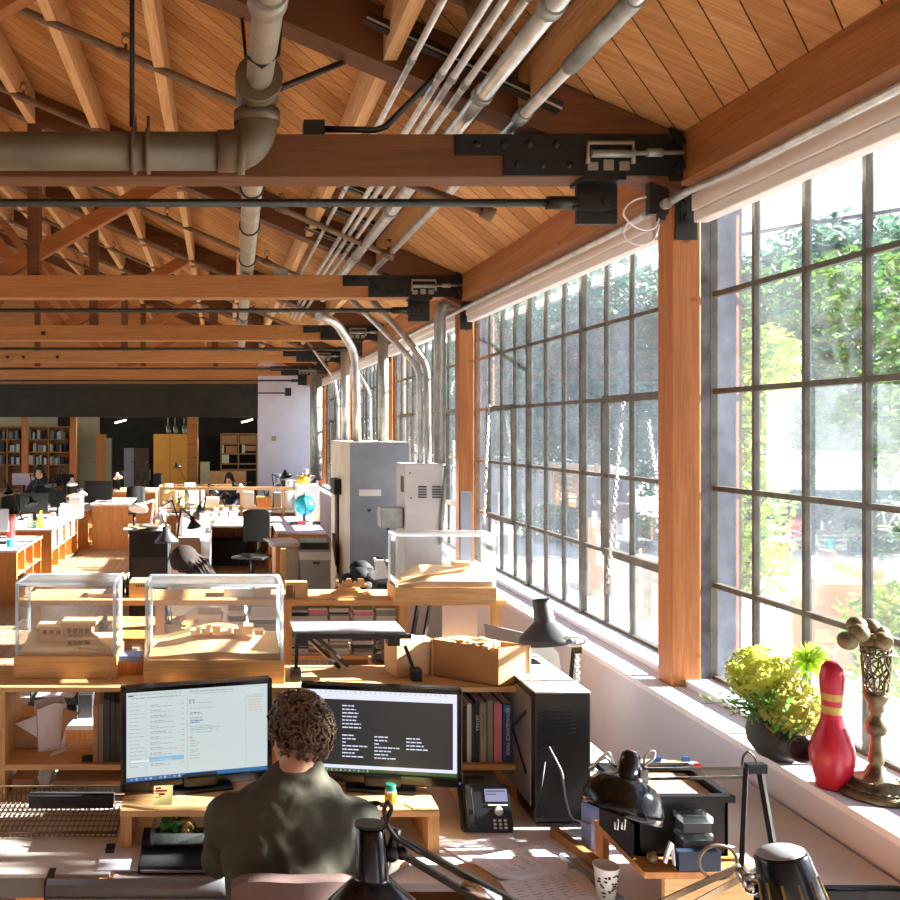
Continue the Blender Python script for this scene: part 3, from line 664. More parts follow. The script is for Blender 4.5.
for q in range(13): it.append((.03 + q * .033, .045 + q * .033, .965, .988, ('scr_white', 'scr_orange', 'scr_white')[q % 3]))
ui(t, R, it, 'scr_mail')
def text(s, size, parent, M, mat, name='lettering'):
    c = bpy.data.curves.new(name, 'FONT'); c.body = s; c.size = size; c.extrude = .0004; c.align_x = 'CENTER'; c.align_y = 'CENTER'
    o = bpy.data.objects.new(name, c); COL.objects.link(o); c.materials.append(MT[mat])
    dg = bpy.context.evaluated_depsgraph_get(); dg.update(); me = bpy.data.meshes.new_from_object(o.evaluated_get(dg)); bpy.data.objects.remove(o)
    o = bpy.data.objects.new(name, me); COL.objects.link(o)
    if parent: o.parent = parent
    o.matrix_local = M; return o
def wall_text(s, size, parent, x, y, z, mat, rot=0):
    return text(s, size, parent, Mx.Translation((x, y, z)) @ Mx.Rotation(PI / 2, 4, 'X') @ Mx.Rotation(rot, 4, 'Z'), mat)
wall_text('ViewSonic', .014, t, .0, -.0046, R[2] - .017, 'grey_plastic')
ya, yb = 3.30, 3.22
t, R = monitor('right monitor of the desk, showing text on a dark page', XX(301, ya), ya, XX(462, yb), yb, ZZ(788, yb), ZZ(690, yb), RZ)
it = [(0, 1, 0, .115, 'scr_white'), (0, 1, .915, .955, 'scr_white'), (.975, 1, .115, .93, 'scr_white'), (0, 1, .955, 1, 'scr_green')]
for q in range(26): it.append((.1 + q * .033, .107 + q * .033, .018, .032, 'scr_line'))
for q, wd in enumerate((.08, .09, .11, .1, .1, .125, .125)): words(.245, .245 + wd, .185 + q * .044, .013, 'scr_white')
for cx_, vs in ((.245, (.08, .09, .025, .17, .11, .09, .14)), (.46, (.09, .09, .03, .17, .11, .09, .14)), (.67, (.09, .1, .115, .145))):
    for q, wd in enumerate(vs): words(cx_, cx_ + wd, .545 + q * .043 + (cx_ - .245) * .02, .013, 'scr_white')
for q in range(10): it.append((.14 + q * .03, .15 + q * .03, .965, .988, ('scr_hl', 'scr_orange')[q % 2]))
ui(t, R, it, 'scr_dark')
wall_text('ViewSonic', .012, t, .0, -.0046, R[2] - .017, 'dark_grey')
G(t).box(.285, .292, -.005, -.003, R[2] - .022, R[2] - .014).done('power_light', 'scr_bar', t)
# risers
for nm, x0, x1, lb in (('left', XX(120, 3.08), XX(238, 3.08), 'wooden monitor riser under the left monitor, salad box in front'), ('right', XX(292, 3.08), XX(440, 3.08), 'wooden monitor riser under the right monitor, glue bottle on it')):
    t = thing('monitor_riser', lb, 'riser', ((x0 + x1) / 2, 3.25, ZD), 0, 'wooden risers under the monitors')
    G().box(x0, x1, 3.08, 3.42, RZ - .022, RZ, .002).done('top', 'birch', t)
    for x in (x0, x1 - .04): G().box(x, x + .04, 3.09, 3.41, ZD, RZ - .022).done('leg', 'birch_v', t)
# sticky note, glue bottle, note pad
t = thing('sticky_note', 'yellow sticky note with red handwriting hanging from the left monitor', 'note', P(162, 805, 3.19))
p = [P(154, 786, 3.13), P(173, 785, 3.13), P(172, 805, 3.088), P(152.5, 805.5, 3.088)]
G().prism(p, (0, .001, 0)).done('paper', 'sticky', t)
g = G()
for q, (u0, u1, v) in enumerate(((156, 161, 788.5), (155.5, 167, 791), (159, 165, 794.5))): g.bar(P(u0, v, 3.128 - (v - 786) * .0022 - .003), P(u1, v - .4, 3.128 - (v - 786) * .0022 - .003), .002, .006)
g.done('handwriting', 'red', t)
gx, gy = XX(390.5, 3.13), 3.13
t = thing('glue_bottle', 'small yellow bottle with green cap on the right riser', 'bottle', (gx, gy, RZ))
M = Mx.Translation((gx, gy, RZ))
G().lathe([(.018, 0), (.022, .004), (.022, .045), (.019, .052)], 18, M).done('bottle', 'yellow', t)
G().lathe([(.0205, .046), (.0205, .052), (.019, .053)], 18, M).box(gx - .016, gx + .004, gy - .0225, gy - .019, RZ + .046, RZ + .054).done('label_band', 'white_plastic', t)
G().lathe([(.019, .053), (.0195, .055), (.0195, .072), (.017, .075)], 18, M).done('cap', 'green_cap', t)
tag(G().prism([P(404, 805, 3.2) * 1, ] + [], (0, 0, 0)).done('x', 'sticky'), '', '') if 0 else None
def flat(name, pts, z, th, mat, lb, cat, grp=None):
    """thin sheet: pixel corners projected on the level z"""
    q = [(XX(px, YF(py, z)), YF(py, z), z) for px, py in pts]
    return tag(G().prism(q, (0, 0, th)).done(name, mat), lb, cat, grp)
flat('sticky_pad', [(404, 804), (431, 803), (432, 808.5), (414, 809.5)], RZ, .004, 'sticky', 'yellow sticky pad lying on the right riser by the glue bottle', 'note pad')
tag(G().box(XX(368, 3.2), XX(428, 3.2), 3.33, 3.41, RZ, RZ + .02).done('paper_stack', 'paper'), 'low stack of white paper behind the right monitor stand', 'papers')
tag(G(None, (XX(373, 3.12), 3.12, RZ)).torus((0, 0, .004), .022, .004, n=16).torus((.012, .006, .006), .016, .004, n=14).done('cable_coil', 'black_plastic'), 'small black cable coil on the riser between man and glue bottle', 'cable')
# books in the hutch's right compartment
bx = [(463, 467, 706, 'book_dark', 'dark book hard against the right monitor edge'), (467, 471.5, 704, 'book_white', 'thin whitish worn book beside the right monitor'), (472, 474.5, 704, 'book_teal', 'thinnest teal book of the row'), (475, 479.5, 700, 'book_dark', 'black book with a pale spine title'),
      (480, 486.5, 703, 'book_beige', 'grey-beige book with a fine spine title'), (487.5, 493, 701, 'book_green', 'grey-green ribbed book left of the pink one'), (494, 502, 704, 'book_pink', 'pink book beside the blue one'), (503, 512.5, 703.5, 'book_blue', 'blue book with white vertical title, at the right end of the row')]
for a, b, top, m, lb in bx:
    t = thing('book', lb, 'book', (XX((a + b) / 2, 3.53), 3.6, .872), 0, 'books standing in the hutch')
    x0, x1, z1 = XX(a, 3.53), XX(b, 3.53), ZZ(top, 3.53)
    G().box(x0, x1, 3.53, 3.7, .872, z1, .0015).done('cover', m, t)
    G().box(x0 + .002, x1 - .002, 3.535, 3.702, .875, z1 + .0005).done('pages', 'paper', t)
    if m == 'book_blue':
        wall_text('RENAISSANCE PARIS', .021, t, 0, -.0712, .125, 'book_white', -PI / 2); G().box(x0 + .006, x1 - .01, 3.529, 3.5305, z1 - .035, z1 - .008).done('emblem', 'teal', t)
    if m == 'book_dark' and a > 470: wall_text('DETAILS', .017, t, 0, -.0712, .16, 'book_white', -PI / 2)
    if m == 'book_beige': wall_text('ARCHITECTURE', .012, t, 0, -.0712, .15, 'book_dark', -PI / 2)
tag(G().box(XX(466, 3.66), XX(484, 3.66), 3.66, 3.68, ZD, ZZ(778, 3.66)).done('pin_board', 'book_green'), 'small mottled board under the books, behind the desk phone', 'board')
tag(G().prism([(1.225, 3.40, ZD), (1.245, 3.40, ZD), (1.232, 3.40, ZD + .28), (1.222, 3.40, ZD + .28)], (0, .38, 0)).done('leaning_board', 'lightgrey'), 'pale thin board leaning between hutch and computer tower', 'board')
# desk phone
t = thing('desk_phone', 'black office phone with lit lilac display, right of the riser', 'phone', (XX(488, 3.28), 3.26, ZD), 0)
px0, px1 = XX(462, 3.24) - XX(488, 3.28), XX(514, 3.24) - XX(488, 3.28)
tl_ = math.radians(24)
def ph(x, d, h):
    d *= .84
    return (x, -.03 + d * math.sin(tl_) - h * math.cos(tl_), .006 + d * math.cos(tl_) + h * math.sin(tl_))   # point on the tilted face
def pbox(g, x0, x1, d0, d1, h0, h1):
    g.prism([ph(x0, d0, h0), ph(x1, d0, h0), ph(x1, d1, h0), ph(x0, d1, h0)], V(ph(0, 0, h1)) - V(ph(0, 0, h0))); return g
g = pbox(G(t), px0, px1, 0, .2, -.03, 0); bmesh.ops.bevel(g.bm, geom=list(g.bm.edges), offset=.008, segments=2, affect='EDGES'); g.prism([(-.08, -.02, 0), (.08, -.02, 0), (.08, .1, 0), (-.08, .1, 0)], (0, 0, .02)); g.done('body', 'black_plastic', t)
g = pbox(G(t), px0 + .012, px0 + .052, .005, .195, .001, .03); bmesh.ops.bevel(g.bm, geom=list(g.bm.edges), offset=.011, segments=3, affect='EDGES'); g.done('handset', 'black_plastic', t)
dp = pbox(G(t), -.012, .072, .125, .178, .0, .002).done('display', 'lcd', t)
g = pbox(G(t), -.006, .066, .166, .171, .002, .003); pbox(g, -.006, .03, .154, .158, .002, .003).done('display_text', 'lcd_dark', dp)
pbox(G(t), -.004, .07, .108, .114, 0, .003).done('soft_keys', 'lightgrey', t)
M = Mx.Translation(ph(.033, .086, 0)) @ Mx.Rotation(PI / 2 - tl_, 4, 'X')
G(t).lathe([(.016, 0), (.016, .004), (.011, .005), (.0, .004)], 18, M).done('navigation_key', 'lightgrey', t)
for r in range(3):
    for c_ in range(3): G(t).ball(ph(.014 + c_ * .02, .048 - r * .015, .001), .0068, (1, .5, .75), 10).done('key', 'lightgrey', t)
# computer tower
x0, x1, y0 = XX(535, 3.3), XX(591, 3.3), 3.3
t = thing('computer_tower', 'big black computer tower standing against the white wall, pale top', 'computer', ((x0 + x1) / 2, 3.55, ZD))
zt = ZZ(692, y0)
G().box(x0, x1, y0, 3.86, ZD + .012, zt - .006, .006).box(x0 + .01, x1 - .01, y0 + .02, 3.84, ZD, ZD + .012).done('chassis', 'black_plastic', t)
G().box(x0, x1, y0, 3.86, zt - .006, zt, .002).box(x0 + .05, x1 - .05, y0 + .32, y0 + .46, zt, zt + .012, .003).done('top_panel', 'lightgrey', t)
g = G()
for q in range(9): g.box(x0 + .06 + q * .011, x0 + .066 + q * .011, y0 + .34, y0 + .44, zt + .012, zt + .014)
g.done('top_vent', 'black_plastic', t)
G().box(x0 - .004, x0, y0 + .04, 3.82, ZD + .06, zt - .03).done('side_panel', 'grey_plastic', t)
g = G().bar((x0 - .007, y0 + .08, zt - .1), (x0 - .007, y0 + .38, zt - .32), .004, .012).bar((x0 - .007, y0 + .08, zt - .34), (x0 - .007, y0 + .38, zt - .1), .004, .012).done('side_grooves', 'black_plastic', t)
g = G().box(x0 + .02, x0 + .09, y0 - .004, y0, zt - .24, zt - .2)
for q in range(6): g.box(x0 + .015, x1 - .06, y0 - .003, y0, zt - .16 + q * .016, zt - .154 + q * .016)
g.done('rear_ports', 'black_soft', t)
for q, pts in enumerate(([P(549, 747, 3.28), P(556, 760, 3.24), P(562, 772, 3.24), P(566, 800, 3.25), P(571, 818, 3.22), P(590, 825, 3.1)], [P(545, 762, 3.28), P(541, 790, 3.24), P(534, 815, 3.22), P(537, 826, 3.18), P(560, 826, 3.16), P(575, 822, 3.14)])):
    tag(G().tube(bend(pts), .004 if q == 0 else .003, 6).done('cable', 'grey_plastic' if q == 0 else 'dark_grey'), ('pale cable dropping down the back of the black computer tower', 'thin dark cable looping at the foot of the computer tower')[q], 'cable')
# wall power cables right of the tower
tag(G().tube(bend([P(592, 770, 3.45), P(600, 758, 3.4), P(609, 752, 3.4), P(613, 762, 3.35), V((XX(612, 3.4), 3.4, ZD + .006))]), .006, 6).done('cable', 'white_plastic'), 'white cable loop on the wall behind the black lamp', 'cable')
# papers on the desk
zz = ZD + .001
for pts, z, th, m, lb in (
    ([(442, 848), (498, 836), (512, 835), (524, 857), (480, 866), (472, 865)], zz, .004, 'paper_lilac', 'lilac-white sheets fanned just below the phone'),
    ([(472, 862), (536, 849), (568, 868), (566, 874), (520, 881), (498, 878)], zz + .006, .016, 'paper', 'thick printed report, middle of the papers heap'),
    ([(500, 884), (582, 870), (604, 905), (520, 912)], zz, .008, 'paper', 'white printed sheets at the bottom edge beside the paper cup'),
    ([(520, 845), (566, 838), (590, 858), (548, 862)], zz, .003, 'paper_lilac', 'pale sheet lying right of the phone, under the report corner'),
    ([(445, 868), (478, 862), (508, 893), (490, 897)], zz, .003, 'kraft', 'brown folder corner sticking out below the report')):
    t0 = flat('paper_sheets', pts, z, th, m, lb, 'papers', 'papers on the desk')
    if m != 'kraft':
        q = [V((XX(px, YF(py, z + th)), YF(py, z + th), 0)) for px, py in pts]; o = t0.location; g = G(t0)
        a, b = q[0] - o, q[1] - o; d = (q[-1] - o)
        for r in range(1, 10):
            f = r / 11; s = a.lerp(d, f); e = s + (b - a)
            s.z = e.z = th + .0003
            for k in range(5):
                u = .1 + .16 * k; g.bar(s.lerp(e, u), s.lerp(e, u + .02 + .1 * rnd.random()), .0024, .0005)
        g.done('print', 'ink', t0)
t = thing('paper_cup', 'white paper cup with dark leafy pattern, beside the sheets', 'cup', P(605, 898, 2.79) * 1)
cx, cy = XX(606, 2.78), 2.78; t.location = (cx, cy, ZD); MAT[t.name] = Mx.Translation(t.location)
G(t).lathe([(.026, 0), (.027, .0), (.038, .105), (.041, .107), (.041, .111), (.037, .111), (.026, .008), (0, .006)], 22, None, False).done('cup', 'white_plastic', t)
g = G(t)
for q in range(30):
    an = -PI / 2 + rnd.uniform(-1.2, 1.2); h = rnd.uniform(.02, .095); r = .0265 + .0105 * h / .105
    g.ball((r * math.cos(an), r * math.sin(an), h), .005, (1, 1, .6), 6)
g.done('leaf_print', 'dark_grey', t)
def rbox(name, c, w, d, h, rz, mat, lb, cat, bev=.002, grp=None):
    return tag(G(None, c, rz).box(-w / 2, w / 2, -d / 2, d / 2, 0, h, bev).done(name, mat), lb, cat, grp)
rbox('scale_ruler', (XX(582, 3.05), 3.05, ZD), .03, .34, .035, .22, 'shelf_dark', 'reddish-brown wooden ruler box lying beside the papers', 'ruler')
rbox('scale_ruler', (XX(590, 2.9), 2.9, ZD), .02, .3, .02, .25, 'grey_plastic', 'grey ruler lying between the brown ruler box and the cup', 'ruler')
rbox('carton', (XX(592, 3.14), 3.14, ZD), .045, .07, .145, .1, 'blue_box', 'periwinkle-blue narrow carton standing at the foot of the tower', 'box')
# wooden side shelf with bin
t = thing('desk_shelf', 'low wooden desk shelf by the wall, carrying the black bin', 'shelf', (1.55, 2.85, ZD))
ST = .868
G().box(1.297, 1.64, 2.66, 3.02, ST - .02, ST, .002).done('top', 'ply_orange', t)
G().box(1.36, 1.64, 2.66, 2.68, ZD, ST - .02).done('front_panel', 'birch', t)
G().box(1.30, 1.32, 2.95, 3.02, ZD, ST - .02).done('leg', 'ply_orange', t)
G().box(1.62, 1.64, 2.68, 3.02, ZD, ST - .02).done('side_panel', 'ply_orange', t)
x0, x1 = XX(607, 2.98), XX(728, 2.76)
t = thing('storage_bin', 'black open bin with sheet of cardboard lying in it', 'bin', ((x0 + x1) / 2, 2.88, ST))
xa = XX(640, 2.74)
g = G(); zb = ZZ(783, 2.85)
g.box(xa, x1, 2.76, 2.77, ST, zb).box(xa, x1, 3.0, 3.01, ST, zb).box(xa, xa + .01, 2.76, 3.01, ST, zb).box(x1 - .01, x1, 2.76, 3.01, ST, zb).box(xa, x1, 2.76, 3.01, ST, ST + .01)
g.box(xa - .015, x1 + .015, 2.745, 2.76, zb - .02, zb).box(xa - .015, x1 + .015, 3.01, 3.025, zb - .02, zb).box(x1, x1 + .015, 2.745, 3.025, zb - .02, zb).box(xa - .015, xa, 2.745, 3.025, zb - .02, zb)
g.done('bin', 'black_plastic', t)
G().box(xa + .02, x1 - .015, 2.775, 2.99, zb - .03, zb - .022).done('cardboard', 'card', t)
t = thing('speaker_box', 'low black box with metal clips left of the black bin, under the lamp', 'box', (XX(632, 2.85), 2.85, ST))
G().box(XX(614, 2.87), xa - .02, 2.74, 2.98, ST, ST + .11, .004).done('box', 'black_soft', t)
for px in (615, 622): G().tube([P(px, 822, 2.735), P(px, 829, 2.735), P(px + 3, 830, 2.735), P(px + 3, 819, 2.735)], .003, 6).done('clip', 'chrome', t)
for q, lb in enumerate(('bottom', 'middle', 'top')):
    z0 = ST + .012 + q * .052; cx = XX(694, 2.71)
    t = thing('parts_box', '%s clear-lidded little box of the stack in front of the bin' % lb, 'small box', (cx, 2.715, z0 - .012), 0, 'stack of little boxes')
    G().box(cx - .043, cx + .043, 2.69, 2.742, z0 - .012, z0 + .02, .002).done('box', 'dark_grey', t)
    G().box(cx - .047, cx + .047, 2.686, 2.744, z0 + .02, z0 + .0395, .003).done('lid', 'clear_plastic', t)
t = thing('tent_card', 'dark blue folded card box lying before the little boxes', 'box', (XX(700, 2.67), 2.68, ST))
G().box(XX(676, 2.68), XX(718, 2.68), 2.662, 2.684, ST, ST + .062, .002).done('box', 'navy', t)
G().prism([P(664, 863, 2.665), P(671, 842, 2.675), P(674, 845, 2.675), P(676, 866, 2.665), P(674.5, 866, 2.665), P(672, 848, 2.675), P(667, 864, 2.665)], (0, .012, 0)).done('folded_card', 'paper', t)
tag(G().ball(P(652, 857, 2.69) , .016, (1, 1, 1.3), 12).done('ornament', 'brass_old'), 'tiny coppery egg-shaped ornament at the shelf edge', 'ornament')
# bits on the wall ledge behind
t = thing('file_box', 'row of beige folders with blue tabs at the wall behind the lamp arm', 'folders', P(680, 785, 3.3))
yb = 3.3
G().box(XX(640, yb), XX(700, yb), yb, yb + .05, ZD, ZZ(764, yb)).done('folders', 'book_beige', t)
for px, m in ((660, 'blue_ink'), (689, 'blue_ink')): G().box(XX(px - 4, yb), XX(px + 4, yb), yb + .02, yb + .025, ZZ(764, yb), ZZ(759, yb)).done('tab', m, t)
G().box(XX(694, yb), XX(701, yb), yb - .004, yb, ZZ(775, yb), ZZ(763, yb)).done('red_tab', 'red', t)
# smoked tray at lower right
t = thing('desk_tray', 'smoked grey tray with black rim at the lower right corner', 'tray', (1.62, 1.85, ZD))
yt = 2.02; zt = ZZ(888, yt); x0, x1 = XX(806, yt), XX(908, yt)
g = G().tube([(x0, yt, zt), (x1 - .03, yt, zt), (x1, yt - .03, zt), (x1, yt - .45, zt), (x0, yt - .45, zt)], .007, 8, True); g.done('rim', 'black_plastic', t)
g = G().box(x0, x1, yt - .004, yt, zt - .12, zt).box(x0, x1, yt - .45, yt - .446, zt - .12, zt).box(x0, x0 + .004, yt - .45, yt, zt - .12, zt).box(x1 - .004, x1, yt - .45, yt, zt - .12, zt).box(x0, x1, yt - .45, yt, zt - .124, zt - .12); g.done('walls', 'smoked', t)
tag(G().box(x0 + .02, x1 - .02, yt - .42, yt - .02, ZD, zt - .125, .004).done('printer', 'dark_grey'), 'dark printer body beneath the smoked tray at the lower right', 'printer')
# ------------------------------------------------------------------ desk lamps
def frame(p, d):
    q = V((0, 0, 1)).rotation_difference(V(d).normalized()); return Mx.Translation(p) @ q.to_matrix().to_4x4()
# nearest lamp: hangs in front of the man
yl = 1.75; top = P(370, 826, yl)
t = thing('desk_lamp', 'nearest black lamp, its conical shade at the bottom edge before the man', 'lamp', (1.15, 1.9, ZD))
M = frame(top, (.02, -.12, -1))
G().lathe([(0, 0), (.024, .0), (.029, .004), (.034, .095), (.034, .1), (.04, .101), (.1, .158), (.104, .166), (.104, .185), (.1, .185), (.098, .168), (.038, .108), (0, .1)], 32, M).done('shade', 'black_gloss', t)
G().lathe([(.031, -.006), (.031, .0), (.02, -.004), (0, -.004)], 24, M).done('cap', 'black_plastic', t)
hub = P(391, 853, yl)
G().cyl(hub - V((.05, 0, .0)), hub + V((.02, 0, 0)), .011, n=10).cyl(hub + V((.0, 0, -.01)), hub + V((.012, .01, .045)), .012, n=8).ball(hub, .018, n=10).ball(hub + V((.022, 0, 0)), .014, n=10).done('joint', 'black_plastic', t)
e1, e2 = P(512, 897, 1.72), P(505, 905, 1.74)
G().bar(P(394, 836, yl), P(520, 905, 1.70), .012, .012).done('upper_arm', 'steel_dark', t)
G().bar(P(400, 853, yl), P(508, 918, 1.70), .012, .012).done('lower_arm', 'steel_dark', t)
G().cyl(P(462, 883, 1.71), P(500, 902, 1.69), .012, n=10).done('spring', 'chrome', t)
G().tube(bend([P(377, 834, yl), P(385, 826, yl - .02), P(392, 808, yl - .03), P(388, 801, yl - .03), P(384, 808, yl - .03), P(386, 824, yl - .02), P(396, 838, yl - .01), P(420, 853, yl - .02)]), .0045, 6).done('cord', 'black_plastic', t)
el = P(560, 950, 1.7); G().bar(P(508, 918, 1.70), el, .014, .014).bar(el, (1.1, 1.72, ZD + .05), .016, .016).done('post', 'steel_dark', t)
G().box(1.06, 1.14, 1.68, 1.76, ZD, ZD + .05, .004).done('clamp', 'black_plastic', t)
# second lamp, over the shelf
yl = 2.62; top = P(632, 752, yl)
t = thing('desk_lamp', 'glossy black lamp head over the desk shelf, with a long jointed chrome arm', 'lamp', (1.5, 2.4, ZD))
M = frame(top, (-.3, -.2, -1))
G().lathe([(0, -.004), (.014, -.003), (.026, .008), (.028, .02), (.031, .07), (.05, .073), (.08, .085), (.103, .112), (.114, .15), (.116, .178), (.112, .178), (.1, .12), (.04, .09), (0, .085)], 32, M).done('shade', 'black_gloss', t)
G(None).lathe([(.0, -.0045), (.012, -.0035), (.012, -.003), (0, -.0042)], 12, M).done('sticker', 'book_pink', t)
h1 = P(643, 773, yl - .02); j1 = P(752, 768, 2.3)
G().bar(P(640, 769, yl), j1, .008, .008).bar(P(643, 779, yl), P(747, 777, 2.31), .008, .008).done('upper_arm', 'chrome', t)
G().ball(P(638, 782, yl - .05), .013, n=10).box(h1.x - .012, h1.x + .012, yl - .03, yl, ZZ(783, yl), ZZ(766, yl)).done('joint', 'chrome', t)
G().bar(P(746, 768, 2.29), P(741, 878, 2.25), .011, .011).bar(P(760, 771, 2.31), P(779, 880, 2.27), .013, .013).done('lower_arm', 'black_plastic', t)
G().box(j1.x - .015, j1.x + .035, 2.29, 2.31, j1.z - .012, j1.z + .012).done('elbow', 'black_plastic', t)
G().tube(bend([P(742, 766, 2.29), P(743, 756, 2.29), P(748, 751, 2.29), P(755, 757, 2.29), P(757, 766, 2.29)]), .003, 6).done('spring_loop', 'dark_grey', t)
G().tube(bend([P(641, 768, yl), P(646, 764, yl - .02), P(654, 758, yl - .02), P(655, 751, yl - .02), P(649, 751, yl - .02), P(644, 758, yl - .02), P(645, 766, yl)]), .004, 6).done('cord_loop', 'lightgrey', t)
G().tube(bend([P(589, 769, yl), P(597, 762, yl), P(606, 757, yl), P(612, 764, yl), P(616, 767, yl)]), .004, 6).done('guard_handle', 'chrome', t)
b0 = P(760, 890, 2.25); G().cyl((b0.x, b0.y, ZD), b0, .014, n=10).box(b0.x - .03, b0.x + .03, b0.y - .02, b0.y + .03, ZD, ZD + .05).ball(b0, .022, n=10).done('post', 'black_plastic', t)
# third lamp, lower right
yl = 1.8; top = P(780, 852, yl)
t = thing('desk_lamp', 'ribbed glossy black lamp head tipped over at the bottom right, cord ring beside it', 'lamp', (1.0, 1.7, ZD))
M = frame(top, (.22, -.16, -1))
prof = [(0, -.002), (.046, 0), (.05, .006), (.058, .07), (.062, .11), (.07, .16), (.066, .16), (0, .12)]
G().lathe(prof, 32, M).done('shade', 'black_gloss', t)
G().lathe([(0, -.005), (.04, -.004), (.046, .0), (.046, .001), (0, .0)], 24, M).done('cap', 'grey_plastic', t)
g = G()
for q in range(12):
    an = 2 * PI * q / 12; c, s_ = math.cos(an), math.sin(an)
    g.tube([M @ V((.0545 * c, .0545 * s_, .045)), M @ V((.0635 * c, .0635 * s_, .115)), M @ V((.0705 * c, .0705 * s_, .158))], .0028, 5)
g.done('ribs', 'gold_band', t)
a0 = P(742, 868, 1.86)
G().bar(P(640, 912, 2.0), P(740, 866, 1.88), .011, .011).bar(P(660, 922, 2.0), P(760, 868, 1.86), .011, .011).done('upper_arm', 'chrome', t)
G().ball(P(751, 886, 1.83), .017, n=10).cyl(P(751, 886, 1.83), P(740, 870, 1.86), .014, n=10).cyl(P(748, 880, 1.83), P(768, 876, 1.8), .012, n=8).done('joint', 'chrome', t)
pts = [P(718 + 19 * math.cos(an), 862 + 17 * math.sin(an), 1.92 + .012 * (k / 20 - .5)) for k, an in enumerate([2 * PI * i / 20 for i in range(41)])]
G().tube(pts, .0035, 6).done('cord_ring', 'pipe_grey', t)
el = (XX(640, 2.0), 2.0, ZZ(912, 2.0)); G().bar(el, (.93, 1.95, ZD + .04), .014, .014).done('lower_arm', 'black_plastic', t)
G().box(.9 + .17, .96 + .17, 1.9, 1.98, ZD, ZD + .05, .004).bar((.93, 1.95, ZD + .045), (1.1, 1.95, ZD + .045), .03, .01).done('clamp', 'black_plastic', t)
# ------------------------------------------------------------------ window sill things
t = thing('flower_pot', 'round black pot of yellow-green flowers on the sill by the nearest post', 'potted plant', (2.285, 3.56, ZS))
M = Mx.Translation((2.285, 3.56, ZS))
G().lathe([(0, 0), (.05, 0), (.078, .012), (.112, .06), (.118, .1), (.108, .15), (.085, .185), (.078, .2), (.084, .212), (.078, .215), (.07, .2), (.07, .17), (0, .165)], 32, M).done('pot', 'pot_black', t)
sp = V((2.285, 3.56, ZS + .07)); d = V((-.1, -.98, .14)).normalized()
M2 = frame(sp + d * .07, d)
G().lathe([(.062, 0), (.055, .05), (.05, .09), (.052, .1), (.043, .1), (.04, .06), (0, .05)], 24, M2).done('spout', 'pot_black', t)
def flower_head(c, r, n, mat, name, ps, sc=(1, 1, 1), t=t):
    g = G(); q = random.Random(int(c[0] * 1000))
    for _ in range(n):
        v = V((q.gauss(0, 1), q.gauss(0, 1), q.gauss(0, 1) + .2)).normalized(); p = V(c) + V((v.x * sc[0], v.y * sc[1], v.z * sc[2])) * r * q.uniform(.8, 1.05)
        u = v.orthogonal().normalized(); w_ = v.cross(u)
        for k in range(4):
            an = k * PI / 2 + q.random(); a = (u * math.cos(an) + w_ * math.sin(an)); b = (u * math.cos(an + .8) + w_ * math.sin(an + .8)); l = v * ps * .3
            g._f([g.bm.verts.new(x) for x in (p, p + a * ps * .8 + l, p + (a + b) * ps * .75 + l * 1.6, p + b * ps * .8 + l)])
    g.ball(c, r * .8, sc, 12); g.done(name, mat, t)
flower_head(P(762, 675, 3.55), .112, 230, 'hydrangea', 'flower_head', .023, (1.08, 1, .95))
flower_head(P(793, 707, 3.46), .116, 240, 'hydrangea_deep', 'flower_head', .022)
g = G(); c = P(808, 661, 3.52); q = random.Random(4)
for k in range(110):
    v = V((q.gauss(0, 1), q.gauss(0, .6) - .25, q.gauss(0, 1) + .25)).normalized(); u = v.cross(V((.3, 1, .2))).normalized() * .007; e = c + v * .082
    g._f([g.bm.verts.new(x) for x in (c + u * .4, c + v * .035 + u, e, c + v * .035 - u, c - u * .4)])
g.ball(c, .014, n=8).done('flower_head', 'mum', t)
g = G(); q = random.Random(9)
for k in range(64):
    a = V((2.285, 3.56, ZS + .19)) + V((q.uniform(-.05, .05), q.uniform(-.05, .05), 0)); v = V((q.gauss(-.7, .6), q.gauss(-.3, .6), q.uniform(-.1, .9))).normalized(); L = q.uniform(.13, .25)
    g.tube([a, a + v * L * .6, a + v * L + V((0, 0, -.02))], .0016, 4)
    for f in (.35, .5, .65, .8, .95):
        for sgn in (-1, 1):
            p = a + v * L * f; u = v.orthogonal().normalized(); u.rotate(Mx.Rotation(q.random() * .6 + (0 if sgn > 0 else PI), 3, v)); e = p + (u + v * .6) * .03
            s_ = v.cross(u) * .006; g._f([g.bm.verts.new(x) for x in (p, p.lerp(e, .5) + s_, e, p.lerp(e, .5) - s_)])
g.done('fern_leaves', 'fern', t)
g = G()
for c in (P(764, 677, 3.55), P(797, 707, 3.46), P(810, 663, 3.55)): g.tube([(2.285, 3.56, ZS + .17), V((2.285, 3.56, ZS + .24)).lerp(c, .4), c], .004, 6)
g.done('stems', 'fern', t)
g = G(); a = P(762, 690, 3.5)
g.prism([P(738, 687, 3.5), P(750, 684, 3.47), P(764, 690, 3.46), P(770, 700, 3.48), P(756, 699, 3.5), P(744, 698, 3.52)], (.002, .004, .002)); g.done('big_leaf', 'hydrangea', t)
yp = 3.265; xp = XX(832, yp)
t = thing('bowling_pin', 'red bowling pin with two gold neck bands on the window sill', 'bowling pin', (xp, yp, ZS))
H = ZZ(660, yp) - ZS; prof = [(0, 0), (.045, 0), (.052, .008), (.061, .1), (.072, .2), (.0745, .27), (.069, .34), (.056, .42), (.044, .49), (.036, .55), (.033, .62), (.035, .7), (.04, .8), (.041, .87), (.035, .94), (.022, .985), (0, 1)]
prof = [(r, z * H if z > .01 else z) for r, z in prof]
G(t).lathe(prof, 32).done('pin', 'pin_red', t)
def pr_(z):
    for (r0, a_), (r1, b_) in zip(prof, prof[1:]):
        if a_ <= z <= b_: return r0 + (r1 - r0) * (z - a_) / max(1e-6, b_ - a_)
